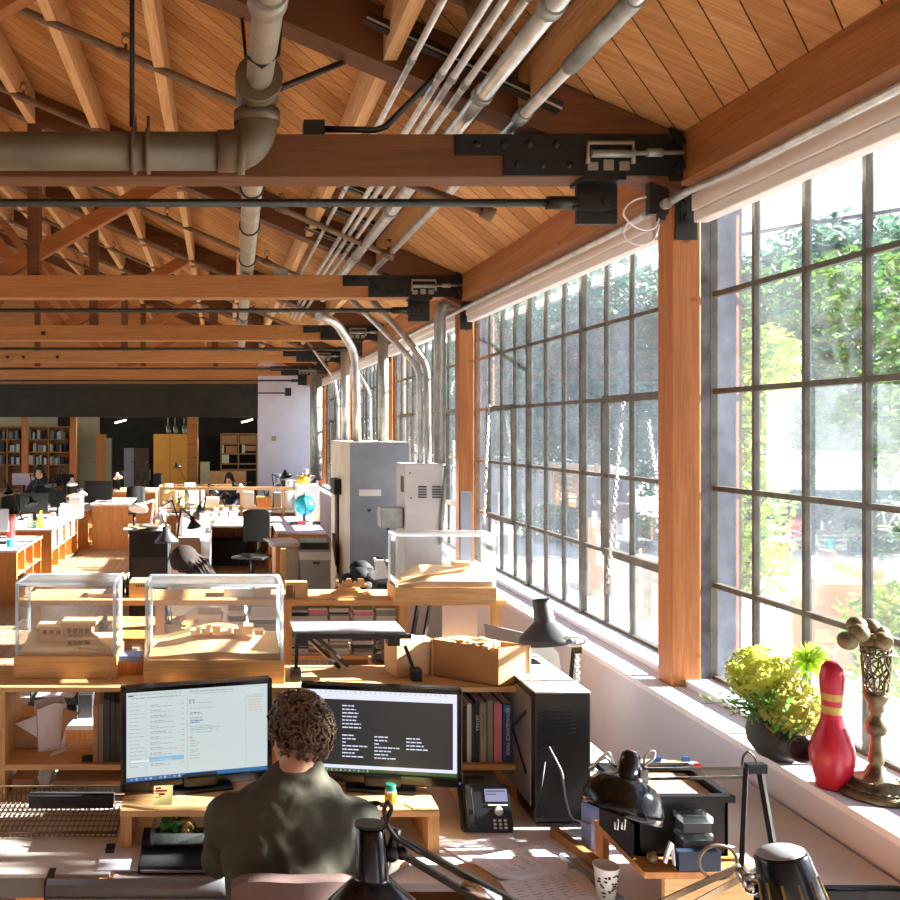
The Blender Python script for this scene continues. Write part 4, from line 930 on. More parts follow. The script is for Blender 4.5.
for z0, z1 in ((.585, .645), (.69, .745)): G(t).lathe([(pr_(z * H) + .001, z * H) for z in (z0, (z0 + z1) / 2, z1)], 32, None, False).done('gold_band', 'gold_band', t)
yc = 3.2; xc = XX(876, yc)
t = thing('candlestick', 'pierced brass candlestick topped with balls, right of the red pin on the sill', 'candlestick', (xc, yc, ZS))
prof = [(.125, 0), (.13, .01), (.12, .025), (.1, .035), (.085, .05), (.06, .06), (.035, .08), (.028, .1), (.02, .11), (.026, .125), (.022, .15), (.018, .19), (.016, .215), (.03, .225), (.036, .245), (.034, .265), (.02, .285), (.018, .3), (.026, .31), (.024, .33), (.034, .345), (.04, .36), (.04, .375), (.03, .38), (0, .38)]
G(t).lathe(prof, 28).done('stem', 'brass_old', t)
g = G(t); q = random.Random(2)
for k in range(52):
    an = 2 * PI * k / 26 + (k // 26) * .12; r = .1 if k < 26 else .068; z = .036 if k < 26 else .056
    g.torus((r * math.cos(an), r * math.sin(an), z), .011 if k < 26 else .008, .003, 'Z', 8, 5)
g.done('pierced_rim', 'brass_old', t)
g = G(t)
for k in range(10):
    for sgn in (1, -1):
        pts = []
        for i in range(13):
            f = i / 12; an = 2 * PI * k / 10 + sgn * (f * 1.9 + .18 * math.sin(f * 11 + k)); r = .036 + .01 * f
            pts.append((r * math.cos(an), r * math.sin(an), .375 + .155 * f))
        g.tube(pts, .0034, 5)
for k in range(14):
    an = 2 * PI * k / 14; g.tube([(.045 * math.cos(an), .045 * math.sin(an), .52), (.048 * math.cos(an), .048 * math.sin(an), .545)], .0035, 5)
for z, r in ((.38, .037), (.522, .046), (.546, .048)): g.torus((0, 0, z), r, .0035, 'Z', 22, 6)
g.done('pierced_sleeve', 'brass_old', t)
for x, y, z in ((-.105, 0, .565), (-.07, -.01, .595), (-.045, .035, .612), (0, -.03, .57), (.005, .035, .605), (.028, .02, .585), (-.02, .0, .56)):
    G(t).ball((x, y, z), .034, n=16).done('ball', 'brass_ball', t)
G(t).cyl((0, 0, .54), (-.03, 0, .585), .01).done('ball_stalk', 'brass_old', t)
# ------------------------------------------------------------------ behind the hutch
t = thing('storage_cabinet', 'low cabinet with white top and orange front, seen through the hutch at left', 'cabinet', (-.8, 4.25, 0))
G().box(-1.15, -.56, 4.02, 4.5, 0, .84).done('body', 'ply_orange', t); G().box(-1.17, -.54, 4.0, 4.52, .84, .862, .002).done('top', 'desk_white', t)
for q, (lb, px0, px1, m) in enumerate((('lower grey document tray stacked on the low cabinet behind the hutch', 28, 78, 'dark_grey'), ('upper black document tray with papers behind the hutch', 31, 79, 'black_plastic'))):
    z = .862 + q * .07; x0, x1 = XX(px0, 4.1), XX(px1, 4.1)
    t = thing('document_tray', lb, 'tray', ((x0 + x1) / 2, 4.25, z), 0, 'document trays behind the hutch')
    G().box(x0, x1, 4.08, 4.42, z, z + .008).box(x0, x0 + .006, 4.08, 4.42, z, z + .068).box(x1 - .006, x1, 4.08, 4.42, z, z + .068).box(x0, x1, 4.414, 4.42, z, z + .068).box(x0, x1, 4.08, 4.086, z, z + .03).done('tray', m, t)
    G().box(x0 + .02, x1 - .02, 4.1, 4.4, z + .009, z + .03).done('paper', 'paper', t)
rbox('card_index_box', (XX(87, 4.15), 4.2, .862), .065, .2, .11, 0, 'dark_grey', 'grey card box with white label right of the trays behind the hutch', 'box')
t = thing('paper_bag', 'bright white open paper bag standing in the left hutch compartment', 'paper bag', (XX(50, 3.7), 3.7, .872))
g = G(None, (XX(50, 3.7), 3.7, .872), .35); a_, b_, h_ = .055, .04, .19
g.prism([(-a_, -b_, 0), (a_, -b_, 0), (a_ * 1.1, -b_ * 1.2, h_), (.01, -b_ * 1.3, h_ * 1.06), (-a_ * 1.1, -b_ * 1.1, h_ * .93)], (0, .002, 0)).prism([(-a_, b_, 0), (a_, b_, 0), (a_ * 1.1, b_ * 1.2, h_ * 1.05), (-a_ * 1.1, b_ * 1.1, h_)], (0, .002, 0)).prism([(a_, -b_, 0), (a_, b_, 0), (a_ * 1.1, b_ * 1.2, h_ * 1.05), (a_ * 1.1, -b_ * 1.2, h_)], (.002, 0, 0)).prism([(-a_, -b_, 0), (-a_, b_, 0), (-a_ * 1.1, b_ * 1.1, h_), (-a_ * 1.1, -b_ * 1.1, h_ * .93)], (.002, 0, 0)).box(-a_, a_, -b_, b_, 0, .003)
g.done('bag', 'paper', t)
tag(G().prism([P(60, 747, 3.62), P(63, 709, 3.62), P(78, 713, 3.62), P(84, 708, 3.62), P(66, 727, 3.62)], (0, .01, .0)).done('torn_card', 'kraft'), 'torn kraft card sticking out of the white roll in the hutch', 'card')
tag(G().box(XX(16, 3.7), XX(38, 3.7), 3.68, 3.76, .872, .872 + .11, .004).done('parcel', 'kraft'), 'small kraft parcel at the left end of the hutch shelf', 'parcel')
tag(G().prism([P(15, 724, 3.66), P(36, 716, 3.66), P(38, 738, 3.66), P(25, 730, 3.66)], (0, .004, 0)).done('crumpled_paper', 'paper'), 'crumpled printed paper hanging over the kraft parcel in the hutch', 'paper')
tag(G().prism([P(3, 705, 3.8), P(30, 706, 3.8), P(44, 708, 3.8), P(40, 722, 3.8), P(3, 722, 3.8)], (0, .005, 0)).done('cardboard_flap', 'model_wood'), 'pale cardboard flap at the back of the left hutch opening', 'cardboard')
for q, (a, b, tp, m, lb) in enumerate(((93, 98, 694, 'kraft', 'brown-backed magazine file at the left of the grey row in the hutch'), (98.5, 103, 692, 'book_grey', 'first grey magazine file in the hutch, beside the brown one'), (103.5, 110, 688, 'dark_grey', 'dark grey magazine file, third of the row in the hutch'), (110.5, 115, 690, 'dark_grey', 'slim dark grey magazine file, fourth of the row in the hutch'), (115.5, 121, 691, 'dark_grey', 'dark grey magazine file half behind the left monitor edge'))):
    t = thing('magazine_file', lb, 'file', (XX((a + b) / 2, 3.53), 3.62, .872), 0, 'magazine files in the hutch')
    x0, x1 = XX(a, 3.53), XX(b, 3.53); G().prism([(x0, 3.53, .872), (x0, 3.76, .872), (x0, 3.76, ZZ(tp, 3.53)), (x0, 3.58, ZZ(tp, 3.53)), (x0, 3.53, ZZ(tp, 3.53) - .05)], (x1 - x0, 0, 0)).done('case', m, t)
    G().box(x0 + .004, x1 - .004, 3.6, 3.755, ZZ(tp, 3.53), ZZ(tp, 3.53) + .012).done('sheets', 'paper', t)
tag(G().prism([P(111, 700, 3.6), P(119, 686.5, 3.6), P(121, 687, 3.6), P(119, 704, 3.6)], (0, .02, 0)).done('folded_paper', 'paper'), 'white folded paper poking out of the rear grey file', 'paper')
rbox('tape_dispenser', (XX(87, 3.52), 3.55, .872), .045, .03, .018, 0, 'black_soft', 'little black block on the hutch shelf edge before the grey files', 'block')
z0 = ZD + .0105
t = thing('portfolio_box', 'big flat portfolio box with faint leaf drawing, lowest shelf of the hutch', 'box', (XX(90, 3.6), 3.68, z0))
G().box(XX(53, 3.53), XX(124, 3.53), 3.53, 3.78, z0, z0 + .045, .002).done('box', 'book_grey', t); G().box(XX(53, 3.53), XX(124, 3.53), 3.53, 3.78, z0 + .045, z0 + .066, .002).done('lid', 'kraft', t)
g = G()
for q in range(12): g.tube([(XX(98, 3.6) - q * .007, 3.66, z0 + .067), (XX(104, 3.6) - q * .004, 3.62 + q * .004, z0 + .067), (XX(118, 3.6), 3.6 + q * .009, z0 + .067)], .001, 4)
g.done('leaf_drawing', 'shelf_dark', t)
t = thing('tissue_paper', 'white crumpled tissue on the lowest shelf, left of the portfolio box', 'paper', (XX(44, 3.6), 3.6, z0))
g = G(); q = random.Random(5); pts = [(XX(px, 3.58), 3.58 + q.uniform(-.03, .05), z) for px, z in ((36, z0 + .05), (42, z0), (47, z0), (50, z0 + .06), (58, z0 + .1), (62, z0 + .13), (48, z0 + .13), (40, z0 + .09))]
g.prism(pts, (.01, .06, .02)).done('tissue', 'paper', t)
rbox('notebook', (XX(25, 3.6), 3.62, z0), .09, .12, .06, 0, 'kraft', 'small brown notebook block at the left of the lowest hutch shelf', 'notebook')
# wire tray
t = thing('wire_tray', 'brown wire mesh tray on the white side table, folded rack behind its bars', 'tray', (-.7, 3.3, ZD + .01))
y0, y1, x0, x1, zz = 3.17, 3.47, -1.0, XX(117, 3.2), ZD + .018
g = G()
for q in range(34): x = x0 + (x1 - x0) * q / 33; g.tube([(x, y0, zz + .012), (x, y0, zz), (x, y1, zz), (x, y1, zz + .06)], .0016, 4)
for q in range(8): y = y0 + (y1 - y0) * q / 7; g.tube([(x0, y, zz), (x1, y, zz)], .0016, 4)
g.tube([(x0, y1, zz + .03), (x1, y1, zz + .03)], .0016, 4); g.done('mesh', 'pipe_rust', t)
G().tube([(x0, y0, zz + .014), (x1, y0, zz + .014), (x1 + .01, y1, zz + .062), (x0, y1, zz + .062)], .0035, 6, True).done('rim', 'pipe_rust', t)
for q in range(2): G().box(XX(30, 3.42), XX(114, 3.42), 3.395 + q * .03, 3.41 + q * .03, zz + .006, zz + .052).done('rack_slat', 'dark_grey', t)
# clipboard, black folder with salad
def sheet(name, pts, z, th, mat, lb, cat): return flat(name, pts, z, th, mat, lb, cat)
t = sheet('clipboard_papers', [(102, 846), (141, 846.5), (140, 871), (97, 871.5)], ZD + .0105, .005, 'paper_lilac', 'shiny papers held by a black clip, left of the black folder', 'papers')
o = t.location; G(None, None).box(XX(106, 3.08), XX(115, 3.08), 3.05, 3.1, ZD + .016, ZD + .028, .003).done('binder_clip', 'black_plastic', t)
t = thing('document_case', 'black document case lying on the desk under the salad box', 'case', (-.1, 3.05, ZD))
x0, x1 = XX(140, 3.02), XX(216, 3.02)
G().box(x0, x1, 2.93, 3.16, ZD + .001, ZD + .03, .008).box(x0, x1, 3.06, 3.17, ZD + .03, ZD + .055, .008).done('case', 'black_soft', t)
G().box(x0 + .01, x1, 2.925, 2.935, ZD + .012, ZD + .019).done('trim', 'grey_plastic', t)
x0, x1, zc = XX(152, 3.08), XX(207, 3.08), ZD + .056
t = thing('salad_box', 'clear plastic salad box with green leaves, before the left monitor riser', 'food box', ((x0 + x1) / 2, 3.09, zc))
g = G().prism([(x0 + .015, 3.03, zc), (x1 - .015, 3.03, zc), (x1, 3.015, zc + .045), (x0, 3.015, zc + .045)], (0, .002, 0)).prism([(x0 + .015, 3.14, zc), (x1 - .015, 3.14, zc), (x1, 3.155, zc + .045), (x0, 3.155, zc + .045)], (0, .002, 0)).box(x0 + .015, x1 - .015, 3.03, 3.14, zc, zc + .003).box(x0, x0 + .01, 3.015, 3.155, zc + .003, zc + .045).box(x1 - .01, x1, 3.015, 3.155, zc + .003, zc + .045)
g.box(x0, x1, 3.158, 3.162, zc + .045, zc + .11).done('box', 'clear_plastic', t)
g = G(); q = random.Random(8)
for k in range(90):
    p = V((x0 + .035 + abs(q.gauss(0, .035)), 3.05 + q.random() * .08, zc + .015 + q.random() * .05)); a = V((q.gauss(0, 1), q.gauss(0, 1), q.gauss(0, .5))).normalized(); b = a.orthogonal().normalized(); r_ = q.uniform(.01, .02)
    v_ = [g.bm.verts.new(x) for x in (p - a * r_, p - a * r_ * .3 + b * r_ * .7 + V((0, 0, .004)), p + a * r_, p - a * r_ * .3 - b * r_ * .7 + V((0, 0, .004)))]; g._f(v_)
g.done('salad_leaves', 'salad', t)
g = G()
for k in range(6): g.ball((x0 + .1 + q.random() * .04, 3.05 + q.random() * .07, zc + .03 + q.random() * .02), .014, (1, 1, .7), 8)
g.done('vegetable_pieces', 'carrot', t)
tag(G().cyl(P(186, 841, 3.08), P(214, 829, 3.12), .003, n=6).done('fork', 'pipe_brown'), 'thin brown fork handle resting in the salad box', 'fork')
tag(G().box(XX(176, 3.44), XX(214, 3.44), 3.45, 3.46, ZD, ZZ(815, 3.44)).done('pink_folder', 'carrot'), 'salmon-lit card standing under the left monitor riser', 'card')
# on the hutch top, right part
sx0, sx1 = XX(293, 3.62), XX(404, 3.62)
t = thing('laptop_stand', 'black folding stand with silver tray top on the hutch, between case and wooden box', 'stand', ((sx0 + sx1) / 2, 3.68, HZ))
zt = ZZ(634, 3.6)
G().box(sx0, sx1, 3.6, 3.8, zt + .003, zt + .012, .002).done('tray', 'grey_plastic', t)
G().box(sx0 + .01, XX(411, 3.6), 3.59, 3.605, zt - .018, zt).box(sx0 + .02, sx0 + .06, 3.6, 3.66, zt - .05, zt - .018).box(sx1 - .07, sx1 - .02, 3.6, 3.66, zt - .05, zt - .018).done('rail', 'black_plastic', t)
for a, b in (((sx0 + .015, 3.6, zt - .02), (sx0 + .01, 3.6, HZ + .03)), ((sx1 + .0, 3.6, zt - .05), (sx1 + .04, 3.6, HZ + .03)), ((sx0 + .06, 3.62, zt - .02), (sx0 + .21, 3.75, HZ + .012)), ((sx0 + .1, 3.62, zt - .02), (sx0 + .25, 3.78, HZ + .012))): G().bar(a, b, .014, .014).done('leg', 'black_plastic', t)
for x in (sx0 + .01, sx1 + .045): G().box(x - .022, x + .022, 3.57, 3.63, HZ, HZ + .05, .008).done('foot', 'black_plastic', t)
# wooden box with offcuts
cn = V((XX(498.7, 3.5), 3.5, HZ)); e1 = V((-.235, .17, 0)); e2 = V((.15, .06, 0)); hb = .155
t = thing('wooden_box', 'big plywood box turned cornerwise, heaped with wood offcuts, right end of the hutch', 'box', cn)
g = G()
def wallbox(g, a, b, th, h):
    d = (b - a).normalized(); n_ = V((-d.y, d.x, 0)) * th; g.prism([a, b, b + n_, a + n_], (0, 0, h))
c2 = cn + e2; c3 = cn + e1; c4 = cn + e1 + e2
wallbox(g, cn, c2, .012, hb); wallbox(g, c2, c4, .012, hb); wallbox(g, c4, c3, .012, hb); wallbox(g, c3, cn, .012, hb); g.prism([cn, c2, c4, c3], (0, 0, .01)); g.done('box', 'ply_tan', t)
g = G(); q = random.Random(3)
for k in range(16):
    p = cn + e1 * q.uniform(.12, .85) + e2 * q.uniform(.2, .8) + V((0, 0, hb - .012 + q.random() * .02)); an = q.random() * 3; d = V((math.cos(an), math.sin(an), q.uniform(-.1, .1))) * q.uniform(.02, .05)
    g.bar(p - d, p + d, .025, q.choice((.006, .012)))
g.done('offcuts', 'model_wood', t)
tag(G(None, (XX(417, 3.62), 3.72, HZ), .25).box(-.1, .09, -.06, .06, 0, .14, .003).done('wooden_box', 'model_wood'), 'smaller pale wooden box behind the left of the offcut box', 'box')
tag(G().prism([P(389, 643, 3.7), P(408, 636, 3.85), P(447, 647, 3.8), P(440, 658, 3.66)], (0, 0, .012)).done('blue_sheet', 'pale_blue'), 'pale blue folded sheet lying over the smaller wooden box', 'sheet')
tag(G().box(XX(376, 4.6), XX(424, 4.6), 4.55, 4.85, 0, ZZ(668, 4.6)).done('crate', 'shelf_dark'), 'dark crate under the crumpled grey cloth', 'crate')
t = thing('grey_cloth', 'crumpled grey cloth behind the laptop stand leg', 'cloth', P(395, 655, 4.6)); g = G(); q = random.Random(6)
for k in range(16): g.ball(P(378 + q.random() * 40, 645 + q.random() * 18, 4.6 + q.random() * .2), .05, (1.3, 1, .7), 8)
g.done('cloth', 'fabric_grey', t)
rbox('small_box', (XX(129, 3.68), 3.72, HZ), .11, .1, .055, 0, 'ply_orange', 'little orange wooden box wedged between the two left cases', 'box')
rbox('cable_pack', (XX(130, 3.7), 3.72, HZ + .055), .1, .09, .025, 0, 'blue_box', 'white and blue packet on the little orange box', 'packet')
# ------------------------------------------------------------------ media shelf behind
SY, SB = 5.3, 5.66
t = thing('media_shelf', 'second long wooden shelf behind the acrylic cases, full of disc stacks', 'shelf', (.25, 5.5, 0))
xl, xr = XX(24, SY), XX(507, SY)
G().box(xl, xr, SY, SB, HZ - .035, HZ - .001, .002).done('top_board', 'birch', t)
for px in (32, 155, 283, 400, 493): G().box(XX(px, SY), XX(px, SY) + .055, SY + .01, SY + .05, 0, HZ - .035).done('post', 'birch_v', t)
G().box(XX(155, SY), xr - .02, SY + .02, SB, .815, .84).done('shelf_board', 'birch', t); G().box(XX(155, SY), xr - .02, SY + .02, SB, .3, .325).done('shelf_board', 'birch', t)
G().box(xl + .05, XX(155, SY), SY + .02, SB, .835, .855).done('shelf_board', 'birch', t)
G().box(XX(456, SY), XX(493, SY), SB - .04, SB - .02, .3, HZ - .04).done('back_panel', 'lilac', t)
CL = [('book_white', 'white'), ('book_grey', 'grey'), ('lightgrey', 'pale'), ('book_pink', 'pink'), ('navy', 'dark blue'), ('book_dark', 'black'), ('book_green', 'greenish'), ('red', 'dull red'), ('dark_grey', 'dark grey')]
r3 = random.Random(21)
disc = None
cols = [289, 309, 330, 354, 377]
for ci, px in enumerate(cols):
    z = .841
    for row in range(26):
        m, cn_ = CL[r3.choice((0, 1, 2, 2, 2, 1, 3, 4, 5, 6, 8, 7, 1))] if row % 3 else CL[2]
        h = r3.choice((.0115, .0115, .012, .024)) if row < 24 else .0115
        if z + h > (HZ - .06): break
        x = XX(px, SY + .03) + r3.uniform(-.004, .004); w_ = .118
        if h < .02: nm, cc = 'disc_case', 'disc case'
        else: nm, cc = 'disc_box', 'disc box'
        rbox(nm, (x + w_ / 2, SY + .11, z), w_, .125, h - .0008, r3.uniform(-.03, .03), m, 'thin %s disc case in the %s stack of the media shelf' % (cn_, ORD[ci]) if nm == 'disc_case' else 'thick %s double disc case in the %s stack on the media shelf' % (cn_, ORD[ci]), cc, 0, 'stacked discs on the media shelf')
        z += h
# magazines, bin and books seen through the middle case
for ci, (px0, px1, y1, nn) in enumerate(((197, 224, 616, 9), (226, 246, 612, 8), (248, 282, 604, 15))):
    x0, x1 = XX(px0, SY), XX(px1, SY); zt = ZZ(y1, SY); z = .841; h = (zt - .841) / nn
    for k in range(nn):
        m, cn_ = CL[r3.choice((0, 1, 2, 2, 1, 8 if ci == 2 else 0, 4 if ci == 1 else 2))]; j = r3.uniform(-.012, .012)
        rbox('magazine', ((x0 + x1) / 2 + j, SY + .15, z), x1 - x0 - .02, .22, h - .001, r3.uniform(-.06, .06), m, '%s magazine in the %s pile behind the middle acrylic case' % (cn_, ('left', 'centre', 'tall right')[ci]), 'magazine', 0, 'magazine piles on the media shelf'); z += h
x0 = XX(171, 5.35); t = thing('waste_pot', 'whitish pot with red mark, behind the left part of the middle case', 'pot', (x0, 5.45, .841)); G(t).lathe([(.05, 0), (.052, 0), (.062, .17), (.066, .175), (.06, .175), (.05, .01), (0, .01)], 20, None, False).done('pot', 'lightgrey', t); G(t).ball((.005, -.062, .11), .009, (1, .3, 1), 8).done('mark', 'red', t)
g = G(t)
for k in range(7): a = V((r3.uniform(-.03, .03), r3.uniform(-.03, .03), .1)); g.cyl(a, a + V((r3.uniform(-.04, .04), r3.uniform(-.04, .04), .14)), .004, n=6)
g.done('pens', 'dark_grey', t)
t = thing('tan_bin', 'tan cardboard bin with a white switch-like label between the two left cases', 'bin', (XX(122, 5.2), 5.12, .856)); x0, x1 = XX(98, 5.1), XX(146, 5.1)
G().box(x0, x1, 5.06, 5.26, .87, .99, .004).done('bin', 'kraft', t); G().box(x0 - .004, x1 + .004, 5.055, 5.265, .99, 1.01, .003).done('rim', 'ply_orange', t); G().box(XX(132, 5.05), XX(138, 5.05), 5.05, 5.06, .905, .955).done('label', 'white_plastic', t)
tag(G().box(x0 - .02, x1 + .05, 5.02, 5.29, 0, .868).done('crate', 'birch'), 'wooden crate under the tan bin, before the media shelf', 'crate')
for k in range(5): rbox('binder', (XX(88 + k * 5, 5.42), 5.45, .856), .024, .2, .15 + .03 * (k % 2), 0, ('book_white', 'blue_box', 'book_white', 'dark_grey', 'book_grey')[k], '%s binder of the short row behind the leftmost case' % ('first white', 'pale blue', 'third, white', 'dark grey', 'last, grey')[k], 'binder', .002, 'binders behind the leftmost case')
# on the media shelf top
zt = HZ
t = thing('wood_block_model', 'small wooden block model with open end right of the middle case', 'model', (XX(300, 5.4), 5.4, zt))
G().box(XX(295, 5.36), XX(308, 5.36), 5.36, 5.5, zt, zt + .075).box(XX(286, 5.38), XX(308, 5.38), 5.36, 5.5, zt + .075, zt + .085).done('block', 'model_wood', t)
g = G()
for k in range(6): g.box(XX(286, 5.38) + .008 * k, XX(286, 5.38) + .008 * k + .005, 5.37 + .01 * (k % 2), 5.45, zt, zt + .075)
g.done('slats', 'card', t)
t = thing('site_model', 'heap of flat wooden model pieces on the media shelf, left of the right case', 'model', (XX(345, 5.45), 5.45, zt))
g = G(); q = random.Random(14)
for k in range(5): a = XX(328 + k * 3, 5.4); g.prism([(a, 5.34 + k * .02, zt + .012 * k), (XX(372 - k * 5, 5.4), 5.35, zt + .012 * k), (XX(368 - k * 4, 5.5), 5.52, zt + .012 * k), (a + .03, 5.5, zt + .012 * k)], (0, 0, .0115))
for k in range(7): a = XX(338 + k * 4, 5.45); g.box(a, a + .03, 5.4, 5.45, zt + .06, zt + .075 + .015 * (k % 3))
g.done('pieces', 'model_wood', t)
rbox('flat_model', (XX(103, 5.45), 5.46, zt), .17, .16, .022, .0, 'model_wood', 'flat square wooden board on the shelf behind the leftmost case', 'board')
t = thing('wooden_drawer_box', 'small wooden box with a row of holes, behind and between the two left cases', 'box', (XX(139, 5.4), 5.45, zt)); G().box(XX(129, 5.36), XX(150, 5.36), 5.36, 5.55, zt, zt + .095, .003).done('box', 'birch', t)
g = G()
for k in range(5): g.box(XX(136 + 2.4 * k, 5.36), XX(137.2 + 2.4 * k, 5.36), 5.355, 5.361, zt + .07, zt + .08)
g.done('holes', 'black_soft', t)
for k, (px, lb) in enumerate(((122.5, 'left dark bottle'), (128, 'right dark bottle'))):
    t = thing('bottle', lb + ' of the pair standing on the shelf behind the two left cases', 'bottle', (XX(px, 5.45), 5.45, zt), 0, 'dark bottles'); G(t).lathe([(0, 0), (.015, 0), (.015, .09), (.006, .11), (.006, .13), (0, .13)], 12).done('bottle', 'black_gloss', t); G(t).lathe([(.0075, .118), (.0075, .14), (0, .14)], 10).done('cap', 'white_plastic', t)
rbox('white_block_model', (XX(243, 5.45), 5.47, zt), .24, .15, .05, 0, 'white_plastic', 'white block model on the shelf behind the middle case', 'model')
rbox('stick_model', (XX(262, 5.4), 5.43, zt), .1, .1, .06, .1, 'model_wood', 'little stick-framed wooden model behind the right half of the middle case', 'model')
# leaning frames, laptop, lamp and chair at the window
for k, (a, b, lb) in enumerate(((409, 424, 'left black frame leaning under the right case'), (421, 431, 'right black frame leaning under the right case'))):
    tag(G().bar((XX(a, 5.55), 5.5, .842), (XX(a + 11, 5.6), 5.62, HZ - .05), .012, .05).done('picture_board', 'black_plastic'), lb, 'frame')
tag(G().prism([P(484, 624, 4.6), P(528, 634, 4.3), P(528, 652, 4.3), P(486, 642, 4.6)], (.006, .012, 0)).done('laptop', 'grey_plastic'), 'grey laptop lid rising behind the offcut box', 'laptop')
tag(G().box(XX(488, 4.6), XX(524, 4.35), 4.36, 4.62, ZD, ZZ(651, 4.4)).done('laptop_riser', 'dark_grey'), 'dark block holding up the grey laptop behind the offcut box', 'riser')
yl = 4.05
t = thing('desk_lamp', 'black desk lamp by the window sill, half its cone bleached by the sun', 'lamp', (XX(560, yl), yl + .1, ZD))
M = frame(P(541, 599, yl), (.13, -.1, -1)); G().lathe([(0, -.002), (.036, 0), (.04, .006), (.046, .1), (.05, .105), (.12, .165), (.128, .178), (.128, .2), (.123, .2), (.12, .18), (.05, .12), (0, .11)], 32, M).done('shade', 'dark_grey', t)
G().cyl(P(575, 640, yl), (XX(565, 4.2), 4.2, ZD), .012, n=8).cyl(P(558, 630, yl), P(575, 640, yl), .01, n=8).done('arm', 'steel_dark', t); G().lathe([(.09, 0), (.09, .02), (.02, .03), (0, .03)], 20, Mx.Translation((XX(565, 4.2), 4.2, ZD - .0))).done('base', 'steel_dark', t)
G().tube([P(575 + 11 * math.cos(a_) , 641 + 4.5 * math.sin(a_), yl - .13) for a_ in [2 * PI * i / 16 for i in range(16)]], .008, 6, True).done('handle', 'white_plastic', t)  # white ring painted in as the oval highlight on the shade
tag(G().box(1.2, 1.78, 3.92, 4.75, ZD - .03, ZD).box(1.22, 1.26, 3.95, 4.7, 0, ZD - .03).box(1.72, 1.76, 3.95, 4.7, 0, ZD - .03).done('desk', 'desk_white'), 'white neighbouring desk behind the computer tower, at the window', 'desk')
t = thing('shell_chair', 'white shell chair back just above the computer tower', 'chair', (XX(553, 4.4), 4.9, 0))
g = G(); xc_ = XX(553, 4.4)
for k in range(9):
    a0, a1 = -1 + k * .22, -1 + (k + 1) * .22
    for za, zb, ra, rb in ((.45, .75, .2, .235), (.75, 1.0, .235, .2), (1.0, 1.06, .2, .14)):
        p = [V((xc_ + r * math.sin(a), 4.95 - .22 * (1 - math.cos(a)) - r * .5, z)) for r, z, a in ((ra, za, a0), (ra, za, a1), (rb, zb, a1), (rb, zb, a0))]; g.prism(p, (0, .012, .0))
g.done('shell', 'white_plastic', t); G().box(xc_ - .2, xc_ + .2, 4.8, 5.2, .43, .46, .01).done('seat', 'white_plastic', t)
for sx_, sy_ in ((-1, 4.84), (1, 4.84), (-1, 5.16), (1, 5.16)): G().cyl((xc_ + sx_ * .16, sy_, .44), (xc_ + sx_ * .19, sy_ + (.03 if sy_ > 5 else -.03), 0), .012, n=8).done('leg', 'chrome', t)
def chain(name, a, b, lb, n, r=.011, w=.0028):
    a, b = V(a), V(b); g = G(); d = (b - a).normalized(); u = d.orthogonal().normalized(); v = d.cross(u); L = (b - a).length
    for k in range(n):
        c = a + d * L * (k + .5) / n; s_ = u if k % 2 else v; hl = L / n * .68
        g.tube([c + d * (hl * math.cos(t_)) + s_ * (r * math.sin(t_)) for t_ in [2 * PI * i / 8 for i in range(8)]], w, 4, True)
    return tag(g.done(name, 'galv'), lb, 'chain', 'window chains')
chain('window_chain', P(623, 402, 5.0), P(607, 592, 4.75), 'nearest steel chain hanging at the second window, left of the orange post', 44)
chain('window_chain', P(648, 420, 5.2), P(655, 470, 5.2), 'short faint chain close to the left edge of the nearest post', 14)
chain('window_chain', P(489, 405, 8.2), P(483, 545, 7.9), 'far steel chain hanging at the second window near the scuffed post', 36, .013, .004)
chain('window_chain', P(577, 652, 3.98), P(577, 684, 3.98), 'short dark chain on the wall behind the computer tower', 10)
tag(G().box(XX(574, 3.98), XX(581, 3.98), 3.97, 4.0, ZZ(653, 3.98), ZZ(645, 3.98)).done('chain_cleat', 'rust'), 'rusty cleat holding the short chain on the wall', 'cleat')
# ------------------------------------------------------------------ electrical cabinets
x0, x1, yf, yb_ = XX(350, 10), XX(410, 10), 10.0, 11.7; zt = ZZ(442, 10)
t = thing('electrical_cabinet', 'tall blue-grey electrical cabinet, largest one by the windows', 'cabinet', ((x0 + x1) / 2, 10.8, 0))
G().box(x0, x1, yf + .02, yb_, 0, zt, .006).done('body', 'cab_bounce_cream', t); G().box(x0 + .0, x1, yf, yf + .02, .05, zt, .004).done('door', 'cab_blue', t)  # body painted cream for bounce light, door blue-grey for the unlit front
G().box(XX(359, yf), XX(381, yf), yf - .004, yf, ZZ(496, yf), ZZ(489.5, yf)).done('label_plate', 'white_plastic', t)
a = P(369, 509, yf); G().prism([a + V((-.03, -.004, 0)), a + V((.03, -.004, 0)), a + V((0, -.004, -.045))], (0, .004, 0)).done('warning_mark', 'dark_grey', t)
ys = 11.0; G().box(x0 - .09, x0, ys - .3, ys + .12, ZZ(493, ys), ZZ(478, ys), .01).done('switch_box', 'steel_black', t)
G().box(x0 - .03, x0, ys - .08, ys + .1, ZZ(562, ys), ZZ(493, ys)).done('switch_bar', 'rust', t); G().cyl((x0 - .04, ys - .25, ZZ(570, ys)), (x0 - .04, ys - .25, ZZ(493, ys)), .012, n=8).done('cable_drop', 'steel_dark', t)
g = G(); g.prism([(x0 - .035, ys - .1, ZZ(556, ys)), (x0 - .035, ys + .3, ZZ(536, ys)), (x0 - .035, ys + .35, ZZ(548, ys)), (x0 - .035, ys, ZZ(566, ys))], (.03, 0, 0)); g.done('lever', 'rust', t)
x0, x1, yf = XX(405, 8.7), XX(449, 8.7), 8.7; zt = ZZ(464, 8.7)
t = thing('electrical_cabinet', 'smaller white louvred electrical cabinet beside the scuffed post', 'cabinet', ((x0 + x1) / 2, 8.9, 0))
x1 = min(x1, 2.225)
